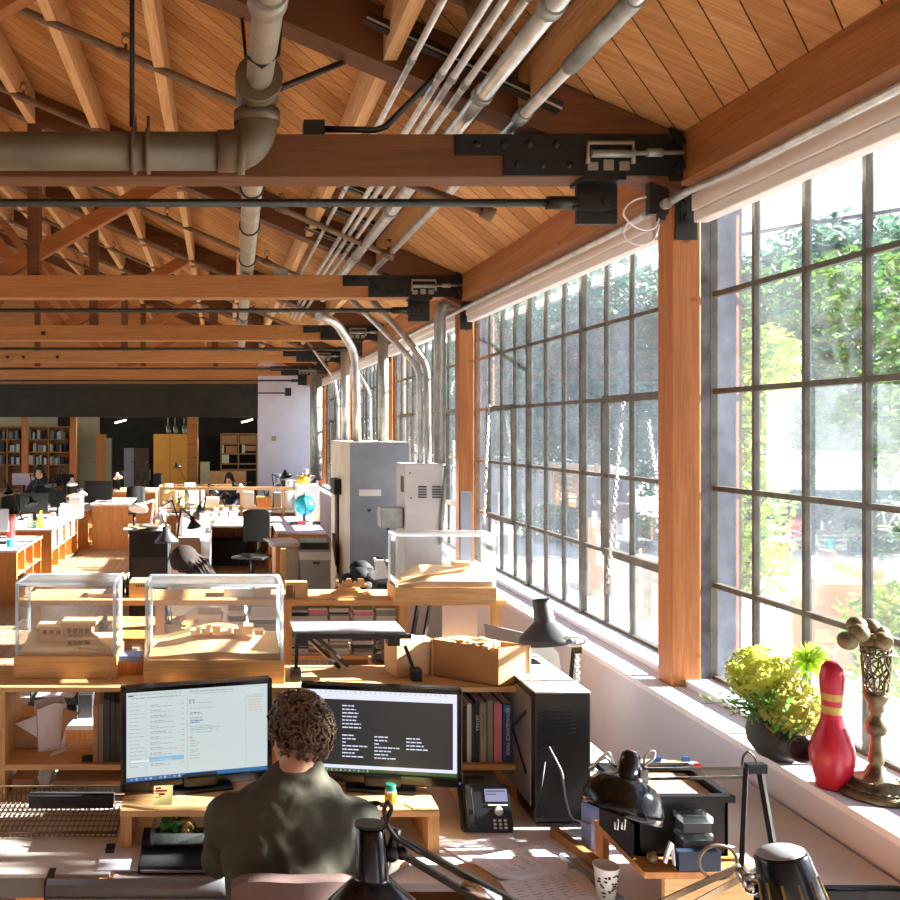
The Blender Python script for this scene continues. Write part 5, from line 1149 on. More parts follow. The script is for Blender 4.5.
G().box(x0, x1, yf, yf + .42, 0, zt, .006).done('body', 'cab_white', t)
g = G()
for c in (0, 1):
    for k in range(5): xa = XX(418 + c * 14, yf); g.prism([(xa, yf - .001, ZZ(486 + k * 2.6, yf)), (xa + .085, yf - .001, ZZ(486 + k * 2.6, yf)), (xa + .085, yf - .012, ZZ(487.2 + k * 2.6, yf)), (xa, yf - .012, ZZ(487.2 + k * 2.6, yf))], (0, .002, -.003))
g.done('louvres', 'dark_grey', t)
G().box(XX(381, 8.75), XX(403, 8.75), 8.75, 8.95, ZZ(528, 8.75), ZZ(508, 8.75), .006).done('switch_box', 'galv_dull', t); G().cyl(P(388, 528, 8.7), P(392, 560, 8.7), .012, n=8).done('cable_drop', 'black_plastic', t)
g = G()
for px, py in ((410, 473), (411, 498)): g.cyl(P(px, py, yf), P(px, py, yf - .012), .009, n=8)
g.done('screws', 'dark_grey', t); G().box(x0 - .003, x0, yf + .06, yf + .2, ZZ(492, 8.8), ZZ(476, 8.8)).done('side_vent', 'dark_grey', t); G().cyl(P(446, 466, 8.68), P(440, 545, 8.68), .02, n=8).done('side_conduit', 'galv_dull', t)
tag(G().box(2.372, 2.47, 8.55, 8.58, ZS + .0, ZZ(492, 8.56)).done('post_guard', 'cab_blue'), 'blue-grey guard plate at the foot of the scuffed timber post', 'plate')
# black jacket heap and machine in front
t = thing('jacket', 'black jacket heaped before the blue-grey cabinet', 'jacket', P(358, 590, 7.2)); g = G(); q = random.Random(31)
for k in range(22): u = q.random(); g.ball(P(344 + 30 * u, 592 - 26 * math.sin(u * 2.6) * q.random(), 7.2 + q.random() * .25), .08, (1.2, 1, .8), 8)
g.done('cloth', 'black_soft', t); tag(G().box(XX(340, 7.3), XX(392, 7.3), 7.1, 7.6, 0, ZZ(588, 7.2)).done('low_chest', 'shelf_dark'), 'low dark chest under the black jacket', 'chest')
t = thing('microscope', 'white and black bench machine between jacket and right case', 'machine', P(381, 592, 6.9)); G().box(XX(375, 6.9), XX(391, 6.9), 6.8, 7.05, ZZ(594, 6.9) - .02, ZZ(580, 6.9), .01).done('base', 'black_plastic', t); G().prism([P(374, 580, 6.9), P(390, 578, 6.9), P(388, 572, 6.9), P(384, 560, 6.9), P(376, 560, 6.9), P(378, 572, 6.9)], (0, .12, 0)).done('body', 'white_plastic', t); G().cyl(P(376, 560, 6.95), P(390, 563, 6.95), .03, n=10).done('head', 'black_plastic', t)
tag(G().box(XX(372, 7.0), XX(394, 7.0), 6.78, 7.07, 0, ZZ(594, 6.9) - .021).done('pedestal', 'shelf_dark'), 'small dark pedestal under the white bench machine', 'pedestal')
# ------------------------------------------------------------------ people
def fuse(g, name, mat, parent, vox, smooth=6, rough=0):
    me = bpy.data.meshes.new('tmp'); bmesh.ops.recalc_face_normals(g.bm, faces=g.bm.faces); g.bm.to_mesh(me); g.bm.free()
    o = bpy.data.objects.new('tmp', me); COL.objects.link(o)
    r = o.modifiers.new('r', 'REMESH'); r.mode = 'VOXEL'; r.voxel_size = vox
    s = o.modifiers.new('s', 'SMOOTH'); s.factor = .5; s.iterations = smooth
    if rough:
        for sz, st in ((.11, rough), (.045, rough * .45)):
            tx = bpy.data.textures.new('folds', 'CLOUDS'); tx.noise_scale = sz; tx.noise_depth = 1
            d = o.modifiers.new('d', 'DISPLACE'); d.texture = tx; d.strength = st; d.mid_level = .5
        s = o.modifiers.new('s2', 'SMOOTH'); s.factor = .5; s.iterations = 1
    dg = bpy.context.evaluated_depsgraph_get(); dg.update(); m2 = bpy.data.meshes.new_from_object(o.evaluated_get(dg))
    bpy.data.objects.remove(o); m2.name = name
    for p in m2.polygons: p.use_smooth = True
    m2.materials.clear(); m2.materials.append(MT[mat]); ob = bpy.data.objects.new(name, m2); COL.objects.link(ob)
    ob.parent = parent; return ob
def caps(g, pts, rs, n=14):
    """tapered limb: spheres joined by cones"""
    for a, b, ra, rb in zip(pts, pts[1:], rs, rs[1:]): g.tube([a, b], [ra, rb], n)
    for p, r in zip(pts, rs): g.ball(p, r, n=12)
def loft(g, rings, n=24):
    R = []
    for c, rx, ry in rings: R.append([g.bm.verts.new((c[0] + rx * math.cos(2 * PI * k / n), c[1] + ry * math.sin(2 * PI * k / n), c[2])) for k in range(n)])
    for A, B in zip(R, R[1:]):
        for k in range(n): g._f([A[k], A[(k + 1) % n], B[(k + 1) % n], B[k]])
    g._f(R[0][::-1]); g._f(R[-1])
def person(label, loc, rz, shirt, hair, hairstyle, yaw=0, pitch=0, lean=0, sc=1, vox=.013, hands=None, shoulder=1.0, elbows=None, tilt=0):
    """seated figure facing +Y of its own frame; origin on the floor under the pelvis"""
    t = thing('person', label, 'person', loc, rz); t.scale = (sc,) * 3
    def LN(p):                                   # lean the upper body forward about the hips
        p = V(p); f = max(0, p.z - .55); a = lean * min(1, f / .3); return V((p.x, p.y + f * math.sin(a), .55 + f * math.cos(a) if p.z > .55 else p.z))
    s = shoulder
    neck = LN((.03, .1, 1.18)); hc = LN((.04, .17, 1.29)) + V((0, .02, 0)); HM = Mx.Translation(hc) @ Mx.Rotation(yaw, 4, 'Z') @ Mx.Rotation(-pitch, 4, 'X') @ Mx.Rotation(tilt, 4, 'Y')
    hands = hands or ((-.12, .5, .77), (.38, .46, .77)); elbows = elbows or ((-.20, .2, .90), (.285, .18, .89))
    sh = (LN((-.155 * s, .1, 1.07)), LN((.175 * s, .1, 1.068)))
    rings = [((0, .0, .50), .17, .125), ((0, -.005, .6), .178, .13), ((0, -.01, .74), .165, .12), ((.005, 0, .88), .178 * s, .123), ((.01, .04, 1.0), .192 * s, .122), ((.015, .075, 1.08), .186 * s, .108), ((.015, .09, 1.135), .16 * s, .094), ((.025, .095, 1.18), .115 * s, .08), ((.03, .1, 1.215), .08, .072), ((.03, .108, 1.232), .068, .066)]
    rings = [(LN(c), rx, ry) for c, rx, ry in rings]
    b = G(); loft(b, [(c, rx * .82, ry * .8) for c, rx, ry in rings]); caps(b, [neck + V((0, -.02, -.06)), neck + V((0, 0, .01)), hc + V((0, -.02, -.05))], [.062, .06, .06])
    # head
    hb = G()
    for c, r, q in (((0, -.01, .03), .1, (.78, .98, .98)), ((0, .03, -.05), .078, (.82, .92, 1.05)), ((0, .06, -.09), .04, (1, .8, .8)), ((0, .1, -.01), .016, (1, 1.1, 1.4)), ((0, .094, -.06), .014, (1.7, .6, .6)), ((-.08, -.005, -.015), .022, (.4, 1, 1.5)), ((.08, -.005, -.015), .022, (.4, 1, 1.5)), ((-.033, .082, .02), .015, (1, .7, .7)), ((.033, .082, .02), .015, (1, .7, .7)), ((0, .085, .035), .02, (2.6, .5, .5))):
        hb.ball(c, r, q, 14)
    hb.bm.transform(HM); tmp = bpy.data.meshes.new('h'); hb.bm.to_mesh(tmp); b.bm.from_mesh(tmp); hb.bm.free()
    for i, sg in ((0, -1), (1, 1)):
        e, h = V(elbows[i]), V(hands[i]); d = (h - e).normalized(); caps(b, [sh[i], e, h], [.05, .038, .026])
        sd = d.cross(V((0, 0, 1))).normalized(); up = sd.cross(d)
        caps(b, [h, h + d * .05, h + d * .085], [.024, .032, .03]); b.tube([h + d * .03 - sd * .03, h + d * .085 - sd * .032, h + d * .09 + sd * .03, h + d * .03 + sd * .03], .012, 8)
        for k, (o_, L) in enumerate(((-.03, .062), (-.01, .075), (.01, .07), (.029, .055))):
            r0 = h + d * .085 + sd * o_; k1 = r0 + d * L * .5 + up * -.004; k2 = r0 + d * L * .8 - up * .02; k3 = r0 + d * L - up * .036
            caps(b, [r0, k1, k2, k3], [.0095, .009, .008, .007], 8)
        th0 = h + d * .03 - sd * sg * .03; caps(b, [th0, th0 + d * .03 - sd * sg * .022, th0 + d * .06 - sd * sg * .024 - up * .012], [.012, .0105, .0085], 8)
    for sg in (-1, 1):
        caps(b, [(sg * .09, .02, .52), (sg * .1, .46, .5), (sg * .1, .42, .09)], [.07, .052, .036]); caps(b, [(sg * .1, .42, .06), (sg * .105, .56, .035)], [.038, .034])
    fuse(b, 'body', 'skin', t, vox * .75, 3)
    c = G(); loft(c, rings)
    for i in (0, 1):
        e, h = V(elbows[i]), V(hands[i]); caps(c, [V(rings[5][0]) * .4 + sh[i] * .6, sh[i], sh[i].lerp(e, .5) + V((0, -.012, 0)), e, h.lerp(e, .45), h.lerp(e, .12)], [.085, .075, .066, .056, .047, .037])
    q = random.Random(4)
    for k in range(7):                            # drag folds across the back and sleeves
        def bk(x, z):                            # point on the back of the torso
            for (c0, rx0, ry0), (c1, rx1, ry1) in zip(rings, rings[1:]):
                if c0[2] <= z <= c1[2]:
                    f_ = (z - c0[2]) / (c1[2] - c0[2]); cx_, cy_, rx_, ry_ = (u0 + (u1 - u0) * f_ for u0, u1 in ((c0[0], c1[0]), (c0[1], c1[1]), (rx0, rx1), (ry0, ry1)))
                    return V((x, cy_ - ry_ * math.sqrt(max(.02, 1 - ((x - cx_) / rx_) ** 2)), z))
            return V((x, 0, z))
        x_ = .155 * s - .03 * k; c.tube([bk(x_ * .9 + .01, .64 + .02 * k), bk(x_ + .012, .74 + .035 * k), bk(x_ - .005, .86 + .03 * k), bk(x_ - .05, .97 + .02 * k)], [.006, .019, .016, .005], 8)
        a = V(elbows[k % 2]).lerp(sh[k % 2], .15 + .12 * k % .8); dd = V((.03, .045, .012)); c.tube([a - dd, a + V((0, -.05, .02)), a + dd], [.006, .012, .006], 6)
    fuse(c, 'shirt', shirt, t, vox, 3, .03 if vox < .012 else .015)
    p = G(); loft(p, [((0, .0, .46), .17, .13), ((0, 0, .52), .182, .138), ((0, -.002, .6), .182, .134)])
    for sg in (-1, 1): caps(p, [(sg * .09, .02, .52), (sg * .1, .47, .5), (sg * .1, .42, .11)], [.088, .068, .05])
    fuse(p, 'trousers', 'jeans', t, .016, 4)
    for sg in (-1, 1):
        z = G(); caps(z, [(sg * .1, .4, .05), (sg * .1, .5, .045), (sg * .105, .58, .036)], [.048, .046, .036]); fuse(z, 'shoe', 'black_soft', t, .012, 3)
    hg = G(); q = random.Random(7)
    if hairstyle == 'curly':
        hg.ball((0, -.02, .036), .1, (.84, 1.0, .98), 16)
        hg.bm.transform(HM); base = fuse(hg, 'hair', hair, t, .009, 1); hg = G()
        for k in range(620):
            v = V((q.gauss(0, 1), q.gauss(0, 1), q.gauss(0, 1))).normalized()
            if v.y > .45 and v.z < .45 or v.z < -.72 or (v.z < -.2 and v.y > .0): continue
            p_ = V((v.x * .083, v.y * .1 - .02, v.z * .1 + .036)); R_ = q.uniform(.006, .0105); n_ = v.orthogonal().normalized(); n2 = v.cross(n_); a0 = q.random() * 6; dr = (n_ * math.cos(a0) + n2 * math.sin(a0)) * q.uniform(.001, .004) + V((0, 0, -.002))
            hg.tube([p_ + (n_ * math.cos(a0 + a) + n2 * math.sin(a0 + a)) * R_ + v * (.001 + .0016 * a) + dr * a for a in (0, .8, 1.6, 2.4, 3.2, 4, 4.8, 5.6, 6.4, 7.2)], [.0025] + [.0042] * 8 + [.002], 5)
        hg.bm.transform(HM); hg.T = t; o = hg.done('hair_curls', hair, base)
    else:
        hg.ball((0, -.02, .04), .11, (.86, 1.0, 1.0), 16); L = .2 if hairstyle == 'long' else .02
        for k in range(150):
            an = q.uniform(-.45, PI + .45) + PI; x, y = .085 * math.cos(an), .1 * math.sin(an) - .015
            hg.tube([(x * .5, y * .5 - .01, .13), (x * .95, y * .95, .07), (x * 1.06, y * 1.06, 0), (x * 1.12 + q.gauss(0, .012), y * 1.14 + q.gauss(0, .01), -.05), (x * 1.06 + q.gauss(0, .012), y * 1.1, -.06 - L * q.uniform(.4, 1))], [.006, .009, .009, .008, .003], 6)
        hg.bm.transform(HM); hg.T = t; hg.done('hair', hair, t)
    return t
# the man at the near desk
person('man with curly brown hair and olive shirt seated at the two monitors', (.2, 2.47, 0), 0, 'shirt_olive', 'hair_brown', 'curly', yaw=.45, pitch=.12, shoulder=1.1, vox=.0095,
       hands=((-.08, .52, .775), (.375, .45, .775)), elbows=((-.205, .2, .905), (.245, .19, .9)), tilt=-.05)
def office_chair(label, loc, rz, fabric, frame_='black_plastic', group=None, bw=.21, top=1.05):
    t = thing('office_chair', label, 'chair', loc, rz, group)
    g = G(t).box(-.23, .23, -.22, .23, .415, .45, .03, 3); g.done('seat', fabric, t)
    g = G(t); n = 25
    for k in range(n - 1):
        f0, f1 = k / (n - 1) * 2 - 1, (k + 1) / (n - 1) * 2 - 1
        yy = lambda f: -.2 + .05 * f * f - .02
        for za, zb in ((.62, .75), (.75, .9), (.9, top - .04)):
            g.prism([(f0 * bw, yy(f0), za), (f1 * bw, yy(f1), za), (f1 * bw, yy(f1), zb), (f0 * bw, yy(f0), zb)], (0, -.045, 0))
        h0, h1 = .04 * (1 - f0 ** 4), .04 * (1 - f1 ** 4); g.prism([(f0 * bw, yy(f0), top - .04), (f1 * bw, yy(f1), top - .04), (f1 * bw, yy(f1), top - .04 + h1), (f0 * bw, yy(f0), top - .04 + h0)], (0, -.045, 0))
    g.done('backrest', fabric, t)
    G(t).bar((0, -.14, .42), (0, -.275, .5), .06, .02).bar((0, -.275, .5), (0, -.275, .8), .06, .02, (1, 0, 0)).done('back_bar', frame_, t)
    G(t).cyl((0, 0, .1), (0, 0, .42), .03, n=12).done('column', frame_, t)
    for k in range(5):
        an = 2 * PI * k / 5 + .3; e = V((math.cos(an) * .28, math.sin(an) * .28, .07)); lg = G(t).bar((0, 0, .11), e, .04, .03).done('leg', frame_, t); G(t).cyl(e + V((0, -.012, -.04)), e + V((0, .012, -.04)), .03, n=10).cyl(e + V((0, 0, -.04)), e, .01, n=6).done('caster', 'black_plastic', lg)
    return t
ch = office_chair('pinkish-brown upholstered office chair under the man, its back at the bottom edge', (.205, 2.52, 0), 0, 'chair_pink', bw=.175, top=1.045)
# the woman behind the media shelf
person('woman with long dark hair and white shirt bending over her desk behind the middle case', (.24, 6.42, 0), 1.75, 'shirt_white', 'hair_dark', 'long', yaw=.1, pitch=.7, lean=.42, vox=.016)
office_chair('black office chair under the bending woman, mostly hidden', (.24, 6.42, 0), 1.75, 'black_soft', group='dark office chairs', top=.92)
person('distant person in dark clothes reading at the timber-framed desks', (XX(233, 17.7), 17.7, 0), 2.9, 'shirt_dark', 'hair_dark', 'short', pitch=.3, vox=.02, sc=.95)
office_chair('dark chair under the distant reader behind the timber rail', (XX(233, 17.7), 17.7, 0), 2.9, 'black_soft', group='dark office chairs', top=.92)
person('distant person with cap-like dark hair, face showing between the far left monitors', (XX(44, 17.8), 17.8, 0), 3.1, 'shirt_dark', 'hair_dark', 'short', vox=.02, sc=1.06)
office_chair('dark chair under the far left person among the monitors', (XX(44, 17.8), 17.8, 0), 3.1, 'black_soft', group='dark office chairs', top=.92)
office_chair('empty black swivel chair at the wooden desk under the timber rail', (XX(252, 12.3), 12.3, 0), 2.75, 'black_soft', group='dark office chairs', bw=.2, top=1.08)
# ------------------------------------------------------------------ the woman's bay
yd = 6.2
t = thing('work_desk', 'wooden desk of the bending woman, just behind the media shelf', 'desk', (-.45, 6.3, 0)); G().box(-1.05, -.12, 5.75, 7.0, ZD - .03, ZD, .003).done('worktop', 'oak_table', t)
for x, y in ((-1.02, 5.78), (-.2, 5.78), (-1.02, 6.92), (-.2, 6.92)): G().box(x, x + .05, y, y + .05, 0, ZD - .03).done('leg', 'birch_v', t)
for k in range(9):
    x, y = XX(128 + 6 * k, 6.1), 5.95 + .1 * (k % 4); rbox('paper_sheet', (x, y, ZD + .002 * k + .001), .2, .28, .0015, .5 * k, 'paper', '%s loose sheet from the left on the desk of the bending woman' % ORD[k], 'paper', 0, 'papers on the woman desk')
t = thing('black_pedestal', 'black drawer pedestal with clutter standing left of the bending woman', 'cabinet', (XX(150, 7.4), 7.6, 0)); G().box(XX(129, 7.4), XX(168, 7.4), 7.4, 7.85, 0, ZZ(531, 7.4), .006).done('body', 'black_soft', t)
for z in (.42, .8): G().box(XX(131, 7.4), XX(166, 7.4), 7.385, 7.4, z, z + .34).done('drawer', 'black_plastic', t)
def arm_lamp(lb, base, elbow, head, mat, d=(.1, -.2, -1), r=.09, grp='desk lamps in the room', armmat='steel_dark', flat_=False):
    t = thing('desk_lamp', lb, 'lamp', base, 0, grp); M = frame(head, d)
    pr = [(0, 0), (.03, 0), (.035, .05), (r, .12), (r, .14), (r - .006, .14), (.03, .06), (0, .055)] if not flat_ else [(0, 0), (r * .5, .0), (r, .02), (r, .045), (r * .8, .045), (r * .7, .03), (0, .03)]
    G().lathe(pr, 20, M).done('shade', mat, t); G().bar(base, elbow, .02, .02).bar(elbow, head, .018, .018).done('arm', armmat, t); b = V(base); G().cyl(b, b + V((0, 0, .02)), .07, n=16).done('base', armmat, t); return t
z5 = ZZ(531, 7.4)
arm_lamp('white round magnifier lamp above the black pedestal', P(150, 531, 7.6), P(154, 500, 7.6), P(139, 505, 7.5), 'white_plastic', (-.1, -.5, -1), .085, armmat='white_plastic', flat_=True)
arm_lamp('grey cone lamp hanging before the black pedestal, white arm', P(158, 531, 7.5), P(163, 512, 7.3), P(166, 526, 7.2), 'dark_grey', (.05, -.1, -1), .1, armmat='lightgrey')
for k in range(8): rbox('clutter_sheet', (XX(131 + 4 * k, 7.5), 7.5 + .05 * (k % 3), z5 + .003 + .012 * (k // 3)), .12, .16, .011, .7 * k, ('paper', 'book_grey', 'white_plastic', 'kraft')[k % 4], '%s pad lying %s on the black pedestal' % (('white', 'grey', 'bright', 'brown')[k % 4], ('at its left', 'at its right')[k // 4]), 'pad', 0, 'pads on the pedestal')
# island of desks further back
def wdesk(lb, x0, x1, y0, y1, z, top='desk_white', body='ply_orange', open_=False):
    t = thing('work_desk', lb, 'desk', ((x0 + x1) / 2, (y0 + y1) / 2, 0)); G().box(x0, x1, y0, y1, z - .03, z, .003).done('worktop', top, t)
    for x in (x0 + .01, x1 - .04): G().box(x, x + .03, y0 + .02, y1 - .02, 0, z - .03).done('side_panel', body, t)
    G().box(x0 + .04, x1 - .04, (y1 - .06) if open_ else y0 + .03, (y1 - .03) if open_ else y0 + .06, .0, z - .03).done('modesty_panel', body, t)
    return t
wdesk('white island desk heaped with white models, left of the timber rail desk', XX(166, 9.6), XX(209, 9.6), 9.7, 13.0, .74, 'desk_white', 'desk_white')
wdesk('wooden desk with deep kneehole beneath the timber rail, black chair before it', XX(208, 13.5), XX(272, 13.5), 13.5, 15.0, .74, 'desk_white', 'ply_orange', True)
wdesk('return desk with lilac-white top right of the black swivel chair', XX(277, 12.6), XX(326, 12.6), 12.6, 14.9, .74, 'paper_lilac', 'ply_orange')
tag(G().box(XX(213, 14.6), XX(248, 14.6), 14.2, 14.6, 0, .42, .02).done('bag', 'black_soft'), 'black box standing in for the shade inside the wooden kneehole', 'bag')  # black box, not a bag, put in for the dark recess under the desk
t = thing('timber_rail', 'pale timber rail frame of slim posts standing across the far desks', 'frame', (XX(225, 15.2), 15.2, 0))
ya_ = 15.15
for px in (161, 200, 241.5, 283.5, 318): G().box(XX(px - 1.4, ya_), XX(px + 1.4, ya_), ya_, ya_ + .05, 0, ZZ(488, ya_)).done('post', 'birch_v', t)
G().box(XX(160, ya_), XX(320, ya_), ya_ - .01, ya_ + .06, ZZ(490, ya_), ZZ(487, ya_)).done('rail', 'birch', t); G().box(XX(160, ya_), XX(320, ya_), ya_, ya_ + .05, ZZ(509, ya_), ZZ(507.6, ya_)).done('rail', 'birch', t); G().box(XX(160, ya_ + 2), XX(232, ya_ + 2), ya_ + 2, ya_ + 2.06, ZZ(487, ya_ + 2), ZZ(484.5, ya_ + 2)).done('rail', 'birch', t)
rbox('cardboard_box', (XX(177, 10.4), 10.6, .74), .55, .5, .14, .05, 'kraft', 'wide brown cardboard box on the white island desk', 'box', .004)
arm_lamp('black lamp with slanting arm beside the cardboard box', V((XX(176, 11.2), 11.2, .741)), P(181, 508, 11.1), P(192, 517, 10.95), 'black_plastic', (.2, -.3, -1), .09)
q = random.Random(17)
for k in range(14):
    px = 163 + 3.2 * k + q.random(); y = 12.0 + q.random() * .9; rbox('white_model', (max(XX(px, y), -.5), y, .741), q.uniform(.06, .16), q.uniform(.06, .2), q.uniform(.06, .32), q.random(), ('white_plastic', 'lightgrey', 'paper', 'book_grey')[k % 4], '%s %s in the heap on the white island desk' % (('white', 'light grey', 'paper-white', 'stone grey')[k % 4], ('block', 'study model', 'carton')[k % 3]), 'model', .004, 'white heap on the island desk')
for k in range(9):
    px = 209.5 + 3.2 * k; y = 13.8 + .15 * (k % 3); t = thing('cup', 'white cup, %s of the row on the wooden desk left of the black chair' % ORD[k], 'cup', (XX(px, y), y, .741), 0, 'white cups on the rail desk'); h = .1 + .06 * (k % 3); G(t).lathe([(.03, 0), (.04, 0), (.045, h), (.04, h), (.03, .01), (0, .01)], 12, None, False).done('cup', 'white_plastic', t)
for k, (px0, px1, py, m, lb) in enumerate(((243, 254, 492, 'lightgrey', 'row of pale binders on the timber rail shelf'), (257, 272, 497, 'ply_orange', 'orange wooden box beside the pale binders on the rail'), (274, 281, 493, 'book_grey', 'grey binders right of the orange box on the rail'), (205, 219, 498, 'white_plastic', 'white carton behind the rail, left of the distant reader'))):
    y = 15.4; tag(G().box(XX(px0, y), XX(px1, y), y, y + .3, ZZ(508, y) if k < 3 else .75, ZZ(py, y), .004).done('shelf_box', m), lb, 'box')
tag(G().box(XX(200, 15.3), XX(286, 15.3), 15.25, 15.75, ZZ(509.5, 15.3), ZZ(508.2, 15.3)).done('rail_shelf', 'birch'), 'narrow wooden shelf along the timber rail carrying binders', 'shelf')
t = thing('globe', 'teal ball-like globe on the far return desk by the windows', 'globe', P(305, 515, 14.0)); c_ = P(304.5, 505, 14.0); G().ball(c_, .17, n=24).done('sphere', 'teal', t); G().torus(c_, .185, .01, 'X', 24, 6).cyl((c_.x, c_.y, .74), (c_.x, c_.y, c_.z - .17), .03).cyl((c_.x, c_.y, .74), (c_.x, c_.y, .76), .1).done('stand', 'dark_grey', t)
for k, (px, py, m, lb) in enumerate(((303, 480, 'yellow', 'yellow-white toy heap at the window end, under the duct'), (309, 476, 'red', 'small red toy atop the yellow heap'))):
    tag(G().ball(P(px, py, 15), .1 if k == 0 else .035, (1.3, 1, .8), 10).done('toy', m), lb, 'toy')
tag(G().box(XX(296, 15), XX(318, 15), 14.85, 15.2, 0, ZZ(484.5, 15)).done('corner_cabinet', 'white_plastic'), 'white corner cabinet below the toys by the far windows', 'cabinet')
for k, (px, py, m, lb) in enumerate(((302, 523, 'red', 'red tape roll on the return desk'), (294, 522, 'black_plastic', 'black stapler on the return desk'), (316, 527, 'black_plastic', 'black tray at the right of the return desk'))): rbox('desk_item', (XX(px, 13.6), 13.6, .741), .12, .1, .05, 0, m, lb, 'desk item')
# copier and flat file
yf = 10.6
t = thing('copier', 'grey office copier with black glass top left of the tall cabinet', 'copier', (XX(315, yf), yf + .3, 0)); x0, x1 = XX(300, yf), XX(330, yf)
G().box(x0, x1, yf, yf + .55, 0, ZZ(550, yf), .01).done('body', 'grey_plastic', t); G().box(x0 - .01, x1 + .01, yf - .02, yf + .56, ZZ(560, yf), ZZ(552, yf), .008).done('paper_drawer', 'lightgrey', t); G().box(x0 + .01, x1 - .01, yf + .03, yf + .5, ZZ(550, yf), ZZ(543, yf), .008).done('scanner_lid', 'black_plastic', t); G().box(XX(313, yf), XX(320, yf), yf - .006, yf, ZZ(564, yf), ZZ(562, yf)).done('handle', 'black_plastic', t)
t = thing('flat_file', 'wooden flat file with cream front and curling drawings on top', 'cabinet', (XX(288, yf), yf + .4, 0)); x0, x1 = XX(276, yf), XX(299, yf); zt = ZZ(548, yf)
G().box(x0, x1, yf + .1, yf + .8, 0, zt).done('body', 'ply_orange', t); G().box(XX(284, yf), x1, yf + .08, yf + .1, .1, zt - .02).done('door', 'book_beige', t)
for k in range(4): tag(G(None, (XX(286, yf), yf + .4, zt + .001 + .012 * k), .1 * k).box(-.19, .19, -.28, .25, 0, .008).done('drawing_sheets', 'paper'), '%s layer of curling white drawings on the flat file' % ORD[k], 'drawings', 'drawings on the flat file')
tag(G().box(XX(281, 9.3), XX(286, 9.3), 9.3, 9.35, 0, ZZ(549, 9.3)).done('timber_upright', 'birch_v'), 'pale timber upright before the flat file', 'post')
# left row of cubby cabinets
def cubby(lb, y0, y1, xr, xl, z, nx, top='desk_white'):
    t = thing('cubby_cabinet', lb, 'cabinet', ((xl + xr) / 2, (y0 + y1) / 2, 0), 0, 'cubby cabinets along the left aisle'); d = .34
    G().box(xl, xr, y0, y0 + .03, 0, z - .03).box(xl, xr, y1 - .03, y1, 0, z - .03).box(xl, xr - d, y0 + .03, y1 - .03, 0, z - .03).done('carcass', 'ply_orange', t)
    G().box(xl - .02, xr + .02, y0 - .02, y1 + .02, z - .03, z, .003).done('worktop', top, t)
    for k in range(1, nx): y = y0 + (y1 - y0) * k / nx; G().box(xr - d, xr - .005, y - .012, y + .012, .05, z - .03).done('divider', 'birch_v', t)
    for zz in (.04, .36): G().box(xr - d, xr - .004, y0 + .03, y1 - .03, zz, zz + .02).done('shelf', 'birch', t)
    q = random.Random(int(y0 * 10))
    return t
cubby('nearest cubby cabinet on the left aisle, monitor on its white top', 11.0, 12.5, -2.57, -3.9, .70, 3)
cubby('second cubby cabinet on the left aisle, cups and a green bottle on top', 13.3, 15.7, -2.57, -3.9, .70, 4)
cubby('third cubby cabinet on the left aisle, next to the plain wooden end panel', 16.2, 17.6, -2.45, -3.3, .74, 2)
t = thing('end_desk', 'plain orange wooden desk end panel at the end of the aisle', 'desk', (XX(110, 16.2), 16.4, 0)); G().box(XX(92, 16.1), XX(128, 16.1), 16.1, 16.14, 0, ZZ(506, 16.1)).done('panel', 'ply_orange', t); G().box(XX(90, 16.1), XX(129, 16.1), 16.08, 17.6, ZZ(506, 16.1), ZZ(504, 16.1)).done('worktop', 'desk_white', t)
for k in range(4): rbox('carton', (-2.75, 13.6 + .6 * k, .385), .3, .36, .24, 0, ('white_plastic', 'paper', 'white_plastic', 'pale_blue')[k], '%s carton in the upper cubbies of the second aisle cabinet' % ('nearest white', 'second, paper-white', 'third white', 'farthest pale blue')[k], 'carton', .004, 'cartons in the cubbies')
wdesk('far left desk behind the cubby cabinets, crowded with monitors', -5.6, -3.4, 16.0, 17.3, .74, 'dark_grey', 'shelf_dark')
wdesk('left desk behind the nearest cubby, dark screens on it', -5.4, -3.95, 12.2, 15.8, .74, 'dark_grey', 'shelf_dark')
def back_monitor(lb, px0, px1, py0, py1, y, zd, mat='dark_grey', rz=0):
    x0, x1 = XX(px0, y), XX(px1, y); t = thing('monitor', lb, 'monitor', ((x0 + x1) / 2, y, zd), 0, 'monitors across the room'); G().box(x0, x1, y, y + .03, ZZ(py1, y), ZZ(py0, y), .006).done('panel', mat, t); c_ = (x0 + x1) / 2
    G().box(c_ - .03, c_ + .03, y + .03, y + .06, zd, ZZ(py0, y) - .1).box(c_ - .12, c_ + .12, y - .05, y + .12, zd, zd + .015).done('stand', 'black_plastic', t); G().box(x0 + .01, x1 - .01, y + .0305, y + .033, ZZ(py1, y) + .02, ZZ(py0, y) - .01).done('screen', 'scr_far', t)
back_monitor('lilac-grey monitor cut by the left edge, on the nearest cubby cabinet', -14, 8.5, 509, 532, 11.6, .70, 'lilac')
back_monitor('brownish-grey monitor back on the second cubby cabinet', 20, 48, 493, 512, 14.6, .70, 'dark_grey')
back_monitor('dark blue monitor back beside the brownish one', 50, 66, 490, 507, 15.4, .70, 'steel_black')
back_monitor('wide black monitor back on the far desk before the wooden end panel', 84, 112, 481, 502, 17.0, ZZ(504, 16.1), 'black_plastic')
back_monitor('pale lilac monitor of the far left desk, in the dim part', 12, 35, 473.5, 485, 19.7, .74, 'lilac')
t = thing('bottle', 'yellow-green bottle among the cups on the second cubby cabinet', 'bottle', (XX(40.5, 13.5), 13.5, .70)); G(t).lathe([(0, 0), (.045, 0), (.05, .12), (.03, .2), (.02, .22), (.02, .26), (0, .26)], 14).done('bottle', 'mum', t); G(t).lathe([(.022, .24), (.022, .27), (0, .27)], 10).done('cap', 'yellow', t)
